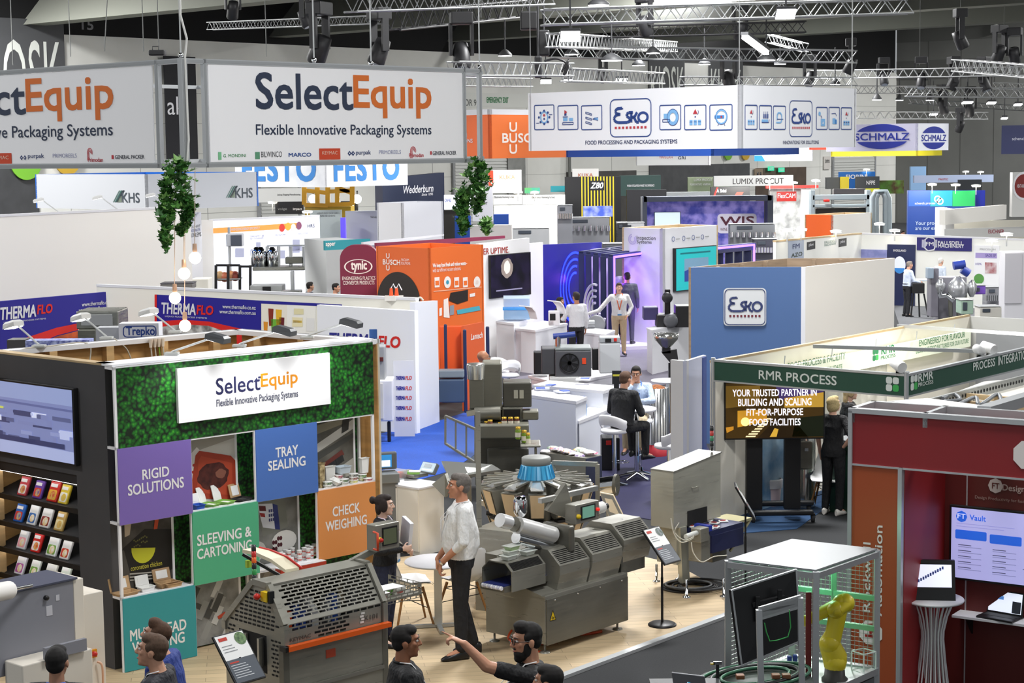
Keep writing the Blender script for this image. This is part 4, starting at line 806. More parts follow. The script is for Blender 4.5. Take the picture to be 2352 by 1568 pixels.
T,fl,f_,*_=hang('hanging_banner','white hanging banner with faint red and navy logos below the blue fascia',1462,1629,1631,355,379,74,M('#f6f6f6',.5,e=.3),WH);m=MB(fl.X);ft(fl,m,'GRI',1557,1575,(1557,359),(1557,366),NAVY,-.01,bold=.02);ft(fl,m,'MAPEGAN',1515,1545,(1515,358),(1515,364),M('#c9473f',.5),-.01);m.put('lettering',T)
T,fl,f_,*_=hang('hanging_sign','dark navy hanging sign cut off by the right edge',2303,2420,2421,286,353,50,M('#16233f',.6),NAVY);m=MB(fl.X);ft(fl,m,'schenck process',2325,2390,(2325,315),(2325,324),M('#c8ccd8',.5),-.01);m.put('lettering',T)
KW=M('#d0d2d6',.55);T,fl,f_,z0,z1,ul,ur=hang('hanging_sign','pale grey hanging box sign with striped wordmark on both sides at left',82,335,590,400,483,47,KW,M('#c4c7cd',.55),.06,inner=M('#1b6bd0',.5))
for g,x in((fl,260),(f_,519)):
 m=MB(g.X);dx=x-260;ft(g,m,'KHS',x+21,x+61,(x+30,442-dx*.04),(x+30,465-dx*.04),M('#4a525a',.5),-.01,bold=.015);y0_=437-dx*.04
 for i,(c,w)in enumerate((('#5a7a70',2),('#3d6a60',3),('#2f3a40',5))):a=x+i*4;fp(g,m,[(a,y0_+27),(a+14,y0_),(a+14+w,y0_),(a+w,y0_+27)],M(c,.5),-.01)
 fp(g,m,[(x+10,y0_+27),(x+20,y0_+10),(x+20,y0_+27)],M('#7d8a7a',.5),-.01);m.put('lettering',T)
FB_=M('#eff0f2',.6,k='mottle',s=.2,c2='#dcdde2');T,fl,f_,*_=hang('hanging_banner','white cloth hanging banners with big blue block letters',540,747,934,350,430,60,FB_,M('#f4f5f8',.55),.05)
for g,x0,x1 in((fl,556,726),(f_,766,917)):m=MB(g.X);ft(g,m,'FESTO',x0,x1,(x0+20,357),(x0+20,417),M('#2b7fc9',.55),-.01,bold=.045,sp=1.12);m.put('lettering',T)
#  overhead trusses and lamps
TR=M('#a9abab',.4,.5);TRD=M('#2a2a2c',.5)
def truss(lab,x0,y0,x1,y1,d0,d1,s=.30,mat=None,n=None,grp='lighting trusses'):
 mat=mat or TR;P=D(x0,y0,d0);Q=D(x1,y1,d1);L=(Q-P).length;t=(Q-P).normalized();sd=t.cross(V((0,0,1))).normalized();up=V((0,0,1));n=n or max(4,int(L/(s*1.5)))
 T=thing('lighting_truss',lab,'truss',P.copy(),grp);c=[(-1,-1),(1,-1),(1,1),(-1,1)];off=lambda a,b:sd*a*s/2+up*b*s/2
 for a,b in c:m=MB();m.tube([P+off(a,b),Q+off(a,b)],s*.075,mat,6);m.put('chord',T)
 m=MB()
 for i in range(n):
  a0=P.lerp(Q,i/n);a1=P.lerp(Q,(i+.5)/n);a2=P.lerp(Q,(i+1)/n)
  for(a,b),(a_,b_)in zip(c,c[1:]+c[:1]):m.tube([a0+off(a,b),a1+off(a_,b_)],s*.04,mat,4,False);m.tube([a1+off(a_,b_),a2+off(a,b)],s*.04,mat,4,False)
 m.put('lattice',T)
for a in(('thin silver truss at upper left above the big white sign',482,60,870,45,62,55,.24),('heavy silver truss cut by the top edge at centre',805,8,1260,-6,38,44,.34),('long silver truss sweeping along the top right',1245,40,2092,14,44,46,.36),('black truss under the long top right truss',1380,74,1850,62,52,52,.30,TRD),('dark truss at top centre beside the black cases',900,48,1200,20,50,58,.5,TRD),('silver truss receding behind the square flood lamp',1268,92,1545,108,46,66,.34),('silver truss ending right of the tube lamp',1270,119,1965,130,56,52,.34),('silver truss joining the big white sign at its right end',1040,158,1305,160,40,46,.30),('lower silver truss behind the right end of the big white sign',1060,188,1215,190,52,56,.24),('short silver truss above the icon sign left half',1300,172,1515,180,50,60,.34),('silver truss just above the icon sign right half',1565,186,1965,187,58,60,.26),('long silver truss across the upper right above the lamps',1865,172,2370,163,62,56,.26),('silver truss right of the icon sign, second row',1965,206,2180,206,66,66,.26),('silver truss at the right edge with dark clamps',2080,210,2370,214,60,60,.30),('lowest silver truss above the oval wordmark sign',1965,264,2265,266,64,66,.24),('silver truss hanging from a chain hoist at far right',2198,150,2370,164,56,50,.34),('small silver truss at far right below the hoist truss',2282,197,2370,200,66,66,.22),('thin lattice truss above the icon sign middle',1765,88,1850,110,62,60,.26),('faint silver truss between lamp rows on the right',2090,232,2370,250,74,76,.2)):
 truss(*a)
def flood(lab,x,y,w,d,rect_=False,tilt=0,l=None,drop=1.2):
 q=D(x,y,d);r=w*d/8400;T=thing('flood_lamp',lab,'lamp',q,'overhead lamps');X=MX.Translation(q)@MX.Rotation(rd(tilt),4,'X');em=M('#ffffff',.5,e=14);k=r*(l or.8)
 m=MB(X)
 if rect_:m.bx(-r,-k,.02,r,k,.1,DGR,.02)
 else:m.lathe((0,0,0),[(r,.0),(r,.05),(r*.5,.16),(.05,.2)],DGR,20)
 m.put('housing',T);m=MB(X)
 if rect_:m.bx(-r*.94,-k*.94,-.01,r*.94,k*.94,.018,em)
 else:m.lathe((0,0,0),[(r*.94,-.012),(r*.94,.004)],em,20)
 m.put('diffuser',T);m=MB();m.tube([q+V((0,0,.1)),q+V((0,0,drop))],.02,DGR,6);m.put('hanger',T)
for i,a in enumerate(((1310,84,46,40,True,-28,.9),(1805,33,46,40,True,-30,.8),(1375,12,50,50),(1160,128,32,58),(1313,125,32,56),(1500,122,32,54),(1405,139,50,50),(1467,150,30,62),(1618,148,28,62),(1254,188,26,60,True,-20),(1306,186,22,62,True,-15),(1428,184,28,60,True,-15),(1760,138,42,52),(1792,147,28,62),(1918,194,24,60),(2014,229,22,62),(2066,230,18,66),(2136,230,19,66),(2222,236,24,60,True,-10),(2277,237,20,64,True,-12),(2338,241,18,66,True,-12),(2144,263,18,66,True,-10),(2307,272,14,66,True,-14))):
 pos='square glaring flood lamp on the truss above the icon sign|square flood lamp on the long top right truss|round lamp at the top edge above the icon sign|round lamp left of the black cases|round lamp below the square flood lamp|round lamp right of the black cases row|widest round lamp above the icon sign|round lamp nearest above the left KIOSK panel|round lamp between the two KIOSK panels|small lamp left above the icon sign corner|small lamp second above the icon sign corner|small lamp third above the icon sign|round lamp under the tube lamp|small round lamp right of the tube lamp|round lamp over the icon sign right half|first small lamp right of the icon sign|second small lamp right of the icon sign|third small lamp right of the icon sign|fourth small lamp right of the icon sign|fifth small lamp right of the icon sign|sixth lamp at the right edge|single lamp on the lowest right truss|last small lamp near the right edge'.split('|')[i]
 flood(pos,*a)
q=D(1735,104,48);T=thing('tube_lamp','long slanting white tube lamp on the truss above the icon sign','lamp',q);X=MX.Translation(q);A=D(1710,85,47);B=D(1760,122,49)
m=MB();m.bar(A+V((0,0,.09)),B+V((0,0,.09)),.2,DGR,.08);m.put('housing',T);m=MB();m.bar(A,B,.15,M('#ffffff',.5,e=14),.08);m.put('diffuser',T)
hd=thing('stage_light','black moving stage light on the thin truss at upper left','lamp',(0,0,0),'black stage lights')
m=MB();m.bx(-.18,-.14,.5,.18,.14,.7,TRD,.02);m.put('base',hd);m=MB();m.bx(-.2,-.06,0,-.15,.06,.52,TRD);m.put('yoke',hd);m=MB();m.bx(.15,-.06,0,.2,.06,.52,TRD);m.put('yoke',hd)
m=MB(MX.Rotation(rd(25),4,'X'));m.lathe((0,0,0),[(.0,.2),(.12,.2),(.14,.05),(.15,-.2),(.12,-.24)],TRD,14);m.put('lamp_head',hd);m=MB(MX.Rotation(rd(25),4,'X'));m.lathe((0,0,-.242),[(.11,0),(.0,-.002)],M('#8f97a0',.2),12);m.put('lens',hd)
for i,(x,y,d,s_,lab)in enumerate(((535,22,55,1.2,None),(735,112,45,1.6,'black stage light left of the big sign wires'),(872,118,45,1.5,'black stage light in the middle above the big white sign'),(1060,128,45,1.5,'black stage light near the right end of the big white sign'),(700,42,55,1.2,'black stage light under the thin upper left truss'),(1480,58,50,1.2,'black stage light on the long top right truss'),(1700,70,52,1.1,'black stage light on the black truss'),(1954,150,58,1.2,'black stage light at the truss end right of the tube lamp'),(1860,180,60,1.1,'black stage light over the icon sign right side'),(1673,182,56,1.3,'black stage light in front of the right KIOSK panel'),(2205,90,56,1.3,'black hoist lamp high on the right wall'),(2330,128,56,1.2,'black stage light on the hoist truss'),(2295,122,56,1.2,'black stage light left of the hoist truss lamp'),(2190,190,60,1.2,'black stage light below the hoist'),(2116,185,60,1.1,'black stage light on the right second row truss'),(2260,190,60,1.2,'black stage light at the right edge truss'),(2165,245,64,1.1,'black stage light above the oval wordmark sign'),(2228,250,64,1.1,'black stage light right of the oval wordmark sign'),(2205,290,62,.9,'small black spotlight right of the oval wordmark sign'),(1385,172,56,1.,'small black spotlight above the icon sign left half'),(2030,180,62,1,'black stage light above the first small right lamp'))):
 p=D(x,y,d)
 if i:dup(hd,p,i*1.1,lab,None,s_)
 else:hp0=(p,s_)
move(hd,hp0[0],.4,hp0[1])
for lab,x0,y0,x1,y1,d in(('black speaker case hanging high at centre, upper one',1195,25,1235,68,47),('black speaker case hanging high at centre, lower one',1237,68,1262,128,47),('thin black drape post below the speaker cases',1228,128,1245,178,46)):
 a=D(x0,y1,d);c=D(x1,y0,d);T=thing('speaker',lab,'speaker',V(((a.x+c.x)/2,a.y,a.z)));m=MB();m.bx(a.x,a.y,a.z,c.x,a.y+.45,c.z,TRD,.04);m.put('cabinet',T);m=MB();m.bx(a.x+.04,a.y-.01,a.z+.04,c.x-.04,a.y,c.z-.04,M('#1a1a1b',.8));m.put('grille',T);m=MB();m.tube([V(((a.x+c.x)/2,a.y+.2,c.z)),V(((a.x+c.x)/2,a.y+.2,c.z+2))],.03,TRD,6);m.put('hanger',T)
cable([D(x,y,44)for x,y in((1250,140),(1280,135),(1305,150),(1295,172),(1305,140),(1290,165))],.03,TRD,'cable_loop','looped black cable hung on the truss right of the speakers')
for i,(x,yb,d,lab)in enumerate(((30,150,50,'far left'),(162,130,50,'above the left banner'),(240,118,44,'left slanting pair'),(330,118,44,'behind the small projector'),(365,118,44,'right of the small projector'),(855,140,50,'second right of the sign centre'),(612,130,52,'below the thin truss'),(1105,40,40,'over the right ivy'),(1957,190,36,'at the icon sign end'),(2112,150,70,'over the right wall, left'),(2205,75,70,'at the hoist'),(2305,130,70,'over the right wall, right'))):
 q=D(x,yb,d);m=MB();m.tube([q,q+V((.8 if 'slant' in lab else 0,0,9))],.012,M('#7d7f7d',.6),5);m.one('suspension_cable','thin suspension wire %s'%lab,'cable','suspension wires')
T=thing('projector','small black projector lamp just left of the big sign corner','lamp',D(362,128,30));X=MX.Translation(D(362,128,30));m=MB(X);m.bx(-.13,-.1,0,.13,.1,.09,TRD,.02);m.put('case',T);m=MB(X);m.tube([(-.08,0,.09),(-.08,0,.15),(.02,0,.15),(.02,0,.09)],.008,TRD,6);m.put('handle',T)
u,v=fb.uv(392,250);T=thing('dark_banner','dark banner with pale letters ak seen through the sign frame gap','sign',fb.at(u,-.3,4));m=MB(fb.X);m.bx(fb.uv(368,250)[0],-.35,fb.uv(390,366)[1],fb.uv(440,250)[0],-.3,fb.uv(390,130)[1],M('#121219',.7));m.put('panel',T)
m=MB(fb.X);ft(fb,m,'ak',372,412,(385,222),(385,264),WH,-.36,bold=.0);m.put('lettering',T)
#  machines in front
SG=M('#a19f94',.36,.45,k='steel');SGD=M('#7d7b71',.4,.45,k='steel');TAN=M('#d8bd96',.5);HOLE=M('#121213',.8)
def perf(m,X,w,h,nx,ny,mat,sl=.78,sh=.5,keep=None):
 cw=w/nx;ch=h/ny;old=m.X;m.X=X
 for j in range(ny):
  o=cw/2 if j%2 else 0
  if o:m.add([(0,0,j*ch),(o,0,j*ch),(o,0,(j+1)*ch),(0,0,(j+1)*ch)],[(0,1,2,3)],mat);m.add([(w-o,0,j*ch),(w,0,j*ch),(w,0,(j+1)*ch),(w-o,0,(j+1)*ch)],[(0,1,2,3)],mat)
  for i in range(nx-(1 if o else 0)):
   a=i*cw+o;b=j*ch;R=[(a,b),(a+cw,b),(a+cw,b+ch),(a,b+ch)]
   if keep and not keep(a/w,b/h):m.add([(p,0,q)for p,q in R],[(0,1,2,3)],mat);continue
   g=[(a+cw*(.5-sl/2),b+ch*(.5-sh/2)),(a+cw*(.5+sl/2),b+ch*(.5-sh/2)),(a+cw*(.5+sl/2),b+ch*(.5+sh/2)),(a+cw*(.5-sl/2),b+ch*(.5+sh/2))]
   m.add([(p,0,q)for p,q in R+g],[(0,1,5,4),(1,2,6,5),(2,3,7,6),(3,0,4,7)],mat)
 m.X=old
def slope(f,u0,y0,z0,y1,z1):
 v=V((0,y1-y0,z1-z0)).normalized();n=V((1,0,0));yv=v.cross(n)
 return f.X@MX(((1,yv.x,v.x,u0),(0,yv.y,v.y,y0),(0,yv.z,v.z,z0),(0,0,0,1)))
fK=fr(655,1483,882,1427,1.0);LK=fK.L
T=thing('sleeving_machine','large stainless machine with slotted hood and orange handle bar','machine',fK.at(LK/2,.4,0))
m=MB(fK.X);m.bx(0,0,.1,LK,.82,.98,SG);m.put('cabinet',T)
m=MB(fK.X);m.bx(.02,-.008,.12,LK-.02,.0,.62,SG);m.bx(.02,-.008,.64,LK-.02,0,.96,SG);m.bx(.02,-.02,.60,LK-.02,-.0,.63,M('#b5b3aa',.3,.8));u,v=fK.uv(758,1499);m.bx(u-.05,-.012,v-.035,u+.05,-.008,v+.035,M('#b5452a',.5));m.put('front_panel',T)
PF=[(0,1.0),(0,1.17),(.2,1.47),(.4,1.475),(.82,1.08),(.82,1.0)]
m=MB(fK.X);m.ext([(LK-.02,y,z)for y,z in PF],(.045,0,0),SG);m.bx(-.03,-.012,.1,.03,.05,1.0,SGD);m.bx(LK-.03,-.012,.1,LK+.03,.05,1.0,SGD)
for(y0,z0),(y1,z1)in zip(PF,PF[1:]):
 m.bar((0,y0,z0),(0,y1,z1),.05,SG)
m.put('end_frame',T);m=MB(fK.X);[m.bar((LK,*a),(LK,*b),.05,SG)for a,b in zip(PF,PF[1:])];m.put('end_frame',T)
m=MB(fK.X);m.ext([(.03,.2,1.455),(LK-.03,.2,1.455),(LK-.03,.4,1.465),(.03,.4,1.465)],(0,0,.02),SG);m.ext([(.03,.4,1.465),(LK-.03,.4,1.465),(LK-.03,.82,1.07),(.03,.82,1.07)],(0,.01,.02),SG);m.put('hood',T)
m=MB();perf(m,slope(fK,.03,0,1.17,.2,1.47),LK-.06,.345,13,11,SG,.84,.58,lambda a,b:.03<a<.93 and.04<b<.93);perf(m,slope(fK,.03,-.001,1.0,0,1.17),LK-.06,.17,13,5,SG,.84,.58,lambda a,b:(b>.45 or.25<a<.6)and a<.95 and not(a>.62 and b<.75));m.put('slotted_guard',T,'hood front pierced with brick-pattern slots')
m=MB(fK.X);m.bx(.05,.1,1.0,LK-.05,.7,1.02,HOLE);m.bx(.05,.55,1.0,LK-.05,.56,1.3,HOLE);m.put('inner_bed',T)
for i in range(14):
 m=MB(fK.X);a=.1+random.random()*.9;m.bx(a,.25+.02*i%.2,1.02,a+.06,.33+.02*i%.2,1.12+random.random()*.14,M(random.choice(('#d9501f','#c7c9cb','#2b4a9a','#8a8c8e','#e6e6e2')),.4,.2));m.put('mechanism',T)
m=MB(fK.X);txt(m,'KEYMAC',fK.uv(665,1460)[0],1.022,fK.uv(713,1450)[0],1.055,M('#3b3a37',.5),-.006,.01);txt(m,'K101',fK.uv(836,1410)[0],1.05,fK.uv(866,1404)[0],1.09,M('#4d4c48',.5),-.006,.01);a=fK.uv(826,1412)[0]
for k in range(4):m.bx(a+.012*(k%2),-.006,1.035+.025*k,a+.04+.012*(k%2),-.004,1.052+.025*k,M('#d9dad6',.4))
m.put('lettering',T)
m=MB(fK.X);m.bar((-.02,-.05,.985),(LK+.02,-.05,.985),.055,M('#dd5a16',.4),.04);m.bx(-.05,-.07,.965,.0,.01,1.005,BLK);m.put('handle_bar',T,'orange handle bar')
fE=FR(fK.at(-.002,.82),fK.at(-.002,0));m=MB(fE.X);zz=lambda y:.82-y
m.ext([(0,-.006,.1),(.82,-.006,.1),(.82,-.006,1.17),(.62,-.006,1.47),(.42,-.006,1.475),(0,-.006,1.08)],(0,.012,0),SG);pe=m.put('end_panel',T)
m=MB(fE.X)
for j in range(9):
 z=1.10+j*.036;x0=.03+(z-1.08)*1.02+.03;x1=.82-max(0,(z-1.17)*.667)-.06
 k=int((x1-x0)/.062)
 for i in range(k):a=x0+.03*(j%2)+i*.062;rr(m,a,z,a+.05,z+.017,.008,HOLE,-.0075)
for x0,n,z0,nz in((.64,3,.72,9),(.04,2,.86,6)):
 for j in range(nz):
  for i in range(n):a=x0+.05*i+.02*(j%2);rr(m,a,z0+.036*j,a+.04,z0+.036*j+.017,.008,HOLE,-.0075)
rr(m,.2,.72,.58,1.04,.02,HOLE,-.007);m.bx(.2,-.006,.72,.58,-.0065,1.04,HOLE);m.put('slots',pe)
m=MB(fE.X);m.bx(.3,-.03,.76,.33,-.01,1.02,SG);m.put('bracket',T);m=MB(fE.X);m.bx(.52,-.06,.78,.545,-.01,1.02,M('#b9b9b3',.3,.9));m.put('bracket',T)
m=MB(fE.X);m.bx(.6,-.07,1.35,.68,-.008,1.43,YEL);m.sph((.59,-.1,1.39),.028,RED);m.bx(.68,-.06,1.34,.71,-.01,1.44,BLK);m.put('emergency_stop',T,'yellow box with red stop button')
q=fE.at(.40,.02,1.475);t_=MB()
for k,c in enumerate(('#1d1d1e','#2f8f45','#1d1d1e','#e8641c','#c8281f','#1d1d1e')):m=MB();m.lathe(q+V((0,0,.05*k)),[(.02,0),(.02,.048),(0,.048)],M(c,.35),12);m.put('signal_light',T)
m=MB(fK.X);A=[(.22,.5,1.47),(.1,.62,1.66),(-.05,.74,1.78)]
m.loft([[(p[0],p[1],p[2]),(p[0]+.16,p[1]+.02,p[2]-.02),(p[0]+.16,p[1]+.02,p[2]+.02),(p[0],p[1],p[2]+.03)]for p in[(.34,.42,1.48),(.25,.5,1.575),(.17,.6,1.63),(.09,.68,1.655)]],M('#e5dcc0',.6),True,False);m.put('feed_belt',T,'cream curved feed magazine')
m=MB(fK.X);m.tube([(.52,.43,1.49),(.43,.51,1.59),(.34,.61,1.645),(.27,.69,1.67)],.012,RED,6);m.put('feed_rail',T,'red feed rail');m=MB(fK.X);m.bar((.26,.4,1.48),(.05,.62,1.66),.025,BLK);m.bx(.08,.6,1.54,.14,.63,1.6,M('#a9c93a',.5));m.put('feed_arm',T)
for i in range(3):
 pass
u0,v1=fK.uv(862,1212,-.2);u1,v0=fK.uv(918,1256,-.2);v1=v0+.23
T2=T;m=MB(fK.X);m.bx(u0,.2,v0,u1,.32,v1,SG,.006);cb=m.put('control_box',T)
m=MB(fK.X);fm=M('#4a4b42',.3);m.bx(u0+.075,.192,v0+.04,u1-.03,.2,v1-.03,BLK);m.bx(u0+.085,.19,v0+.05,u1-.04,.193,v1-.045,M('#59604a',.3,e=.1));m.put('screen',cb)
m=MB(fK.X);m.lathe((u0+.045,.2,v0+.1),[(.024,0),(.024,-.01),(0,-.01)],YEL,14,ax='y');m.sph((u0+.045,.175,v0+.1),.02,RED);m.put('stop_button',cb)
m=MB(fK.X);m.tube([(u0-.02,.2,v0+.03),(u0-.035,.13,v0+.03),(u0-.035,.13,v1-.05),(u0-.02,.2,v1-.05)],.011,M('#d6481e',.4),8);m.put('handle',cb)
m=MB(fK.X);m.bar((LK-.1,.4,1.44),(u0+.12,.3,v0+.01),.05,SG);m.put('arm',T)
m=MB(fK.X);a=LK+.02;m.bx(a,.06,1.14,a+.46,.5,1.16,SG);m.put('outfeed_tray',T);m=MB();perf(m,fK.X@MX.Translation((a,.05,1.12)),.46,.13,7,4,SG,.82,.66);perf(m,FR(fK.at(a+.46,.05),fK.at(a+.46,.5)).X@MX.Translation((0,0,1.12)),.45,.13,6,4,SG,.82,.66);m.put('tray_side',T)
for i,(uu,yy,lab)in enumerate(((.05,.15,'white and green pack nearest the hood on the outfeed tray'),(.17,.25,'middle white and green pack on the outfeed tray'),(.29,.22,'outermost white and green pack on the outfeed tray'))):
 p=fK.at(a+uu,yy,1.16);X=fK.X.copy();X.translation=p;G=thing('food_pack',lab,'packet',p,'packs on the outfeed tray');m=MB(X);m.loft([[(-.05,-.07,0),(.05,-.07,0),(.05,.07,0),(-.05,.07,0)],[(-.06,-.09,.05),(.06,-.09,.05),(.06,.09,.05),(-.06,.09,.05)]],M('#f0efe9',.4)if i!=1 else M('#63a83c',.4),True,False);m.put('tray',G);m=MB(X);m.bx(-.062,-.092,.05,.062,.092,.062,PAPER,.003);m.put('lid',G);m=MB(X);m.bx(-.03,-.083,.012,.03,-.078,.035,M('#a8433a',.5));m.put('label',G)
def info(lab,base,face,w,h,z,tilt=35,pic='#7d9a6a'):
 b0=V(base);T=thing('information_stand',lab,'stand',b0,None);X=MX.Translation(b0)@MX.Rotation(face,4,'Z')
 m=MB(X);m.lathe((0,0,0),[(.15,0),(.15,.012),(.13,.025),(.03,.035),(.0,.035)],BLK,28);m.put('base',T);m=MB(X);m.tube([(0,0,.03),(0,0,z*.6)],.014,BLK,10);m.tube([(0,0,z*.6),(0,0,z)],.011,BLK,10);m.put('pole',T)
 Y_=X@MX.Translation((0,0,z))@MX.Rotation(rd(-tilt),4,'X');m=MB(Y_);m.bx(-w/2-.012,-.0,-h/2-.012,w/2+.012,.02,h/2+.012,BLK,.004);m.put('frame',T)
 m=MB(Y_);rect(m,-w/2,-h/2,w/2,h/2,M('#f3f3f1',.3),-.002);rect(m,-w/2,-h/2,w/2,-.02*h,M('#5a6068',.35),-.003);disc(m,w*.32,h*.36,w*.2,M(pic,.4,k='mottle',s=4,c2='#3d5a3a'),-.004,18);rect(m,-w*.42,h*.38,-w*.12,h*.45,M('#c0392b',.4),-.004);rect(m,-w*.42,-h*.1,-w*.1,-h*.07,M('#c0392b',.4),-.004)
 for i in range(6):rect(m,-w*.42,-h*(.15+.05*i),w*(.1+.05*(i%3)),-h*(.135+.05*i),M('#c9ccd0',.4),-.004)
 for i in range(3):rect(m,-w*.42,h*(.26-.06*i),w*(-.05+.05*i),h*(.275-.06*i),M('#8a8d90',.4),-.004)
 m.put('sheet',T);return T
q=D(512,1640,14.0);info('black stand with tilted information sheet before the slotted hood machine',(D(556,1510,14.1).x-.02,14.1,0),rd(48),.28,.42,D(556,1508,14.1).z,40)
q=Z(1521,1435,.03);info('black stand with tilted sheet on the timber floor right of the labelling machine',q,rd(48),.26,.42,D(1524,1258,q.y).z,42,'#8d9298')
q=Z(1712,1350);info('black tilted stand seen edge-on beside the pack inspection machine',q,rd(85),.28,.42,D(1716,1150,q.y).z,30,'#4d6a5a')
PL=Z(1253,1483,.12);fL=FR(PL,PL+e1*2);LL=fL.uv(1442,1420)[0]
T=thing('labelling_machine','stainless labelling machine with three angled tunnel guards on the timber floor','machine',fL.at(LL/2,.4))
m=MB(fL.X);m.bx(0,0,.13,LL,.8,.62,SG,.004);m.ext([(-.004,.0,.6),(-.004,.8,.6),(-.004,.8,.70),(-.004,.45,.70),(-.004,.05,.62)],(.3,0,0),SG);m.put('cabinet',T)
m=MB(fL.X);m.bx(.01,-.014,.12,LL-.01,-.001,.585,SGD,.003);m.put('front_door',T)
m=MB(fL.X)
for i in range(4):a=LL*(.1+.27*i);m.lathe((a,-.014,.56),[(.008,0),(.008,-.006),(0,-.006)],CHR,8,ax='y')
m.put('door_bolt',T)
m=MB(fL.X);u,v=fL.uv(1267,1412);m.add([(u-.045,-.016,v-.05),(u+.045,-.016,v-.05),(u,-.016,v+.05)],[(0,1,2)],YEL);ring(m,u-.006,v-.025,.008,.014,BLK,-.018,10);ring(m,u+.014,v-.028,.006,.01,BLK,-.018,10);line2(m,[(u-.045,v-.05),(u+.045,v-.05),(u,v+.05),(u-.045,v-.05)],.006,BLK,-.0175);m.put('warning_sign',T,'yellow triangular warning sticker')
for(a,b0)in((.06,.06),(LL-.1,.06),(LL-.1,.74),(.06,.74)):m=MB(fL.X);m.lathe((a,b0,.03),[(.055,0),(.05,.012),(.012,.02),(.012,.12)],SG,12);m.put('foot',T)
m=MB(fL.X);m.bx(-.02,.62,.62,LL-.1,.78,.95,SGD);m.put('rear_housing',T)
ua=lambda x,y=.3:fL.uv(x,1270,-y)[0]
uA=ua(1146);m=MB(fL.X);m.bx(uA-.06,.18,.70,LL+.12,.50,.755,SGD);m.put('conveyor_bed',T)
m=MB(fL.X);m.bx(uA-.06,.2,.755,LL+.2,.48,.762,M('#25306e',.5));m.put('conveyor_belt',T,'dark blue conveyor belt')
for i in range(9):m=MB(fL.X);m.lathe((uA-.085,.2+.03*i,.748),[(.02,-.011),(.022,0),(.02,.011)],M('#e9eaf0' if i%2==0 else '#c9cbdc',.3),12,ax='y');m.put('roller',T)
def tunnel(u0,u1,y0,y1,z0,z1,c,cl,open_=False,grille=True):
 prof=[(y0,z0+cl),(y0+cl*.3,z0),(y1-c*.2,z0),(y1,z0+cl),(y1,z1-c),(y1-c,z1),(y0+c,z1),(y0,z1-c*.9)]
 m=MB(fL.X)
 if open_:
  inn=[(y0+.012,z0),(y0+.012,z1-c*.9),(y0+c,z1-.012),(y1-c,z1-.012),(y1-.012,z1-c),(y1-.012,z0)];out=[(y0,z0),(y0,z1-c*.9),(y0+c,z1),(y1-c,z1),(y1,z1-c),(y1,z0)];n=6
  for a,b0 in zip(range(n-1),range(1,n)):m.ext([(u0,*out[a]),(u0,*out[b0]),(u0,*inn[b0]),(u0,*inn[a])],(u1-u0,0,0),SG)
 else:m.ext([(u0,y,z)for y,z in prof],(u1-u0,0,0),SG)
 p=m.put('tunnel_guard',T)
 if grille:
  m=MB(fL.X)
  for i in range(8):t=.12+.1*i;yy=y0+(c)*t;z=z1-c*.9+(c*.9)*t;m.bar((u0+.03,yy-.003,z+.003),(u1-.03,yy-.003,z+.003),.006,HOLE)
  m.put('grille',p)
 return p
tunnel(uA+.01,ua(1225),.14,.54,.70,.98,.09,.0,True);tunnel(ua(1237),ua(1306),.02,.62,.62,1.02,.16,.16);tunnel(ua(1309),ua(1378),.0,.62,.60,1.06,.17,.22);tunnel(ua(1382),ua(1448),.0,.62,.72,1.12,.17,.2)
m=MB(fL.X);u,v=fL.uv(1415,1290,-.05);m.bx(ua(1385),.06,.6,ua(1440),.5,.74,SGD);m.bx(u,.03,v-.03,u+.09,.06,v+.04,M('#77766f',.4,.6));m.put('side_box',T)
pr=lambda x,y,yy:(lambda uv_:(uv_[0],yy,uv_[1]))(fL.uv(x,y,-yy))
m=MB(fL.X);a=pr(1155,1196,.3);b0=pr(1270,1228,.3);a_=V(a);b_=V(b0);m.tube([a_+(b_-a_)*.28,b_],.085,M('#e9e9e7',.25,.3),20);m.put('label_roll',T,'white label roll on the applicator');m=MB(fL.X);m.tube([a_-(b_-a_)*.06,a_+(b_-a_)*.12],.07,M('#d9dadb',.3,.3),16);m.tube([a_+(b_-a_)*.12,a_+(b_-a_)*.28],.022,CHR,10);m.tube([a_+(b_-a_)*.22,a_+(b_-a_)*.24],.075,SGD,16);m.put('spindle',T)
m=MB(fL.X);m.tube([a_+(b_-a_)*.25+V((0,0,-.13)),b_+V((0,0,-.13))],.06,CHR,16);m.put('roller_drum',T,'polished drum');m=MB(fL.X);c=pr(1278,1225,.3);m.bx(c[0]-.02,.1,c[2]-.17,c[0]+.06,.48,c[2]+.1,SGD,.02);m.put('side_plate',T)
m=MB(fL.X);c=pr(1310,1160,.35);m.ext([(c[0]-.28,.42,c[2]-.02),(c[0]+.1,.42,c[2]-.18),(c[0]+.14,.42,c[2]-.1),(c[0]+.02,.42,c[2]+.22)],(0,.05,0),SG);m.put('mount_plate',T)
m=MB(fL.X);c0=pr(1322,1205,.2);c1=pr(1376,1148,.2);m.bx(c0[0],.2,c0[2],c1[0],.34,c1[2],SG,.006);cb=m.put('control_box',T);w=c1[0]-c0[0];h=c1[2]-c0[2];m=MB(fL.X);m.bx(c0[0]+w*.22,.193,c0[2]+h*.16,c0[0]+w*.82,.2,c0[2]+h*.88,BLK);m.bx(c0[0]+w*.27,.190,c0[2]+h*.24,c0[0]+w*.77,.194,c0[2]+h*.82,M('#6fa08c',.3,e=.35));m.put('screen',cb)
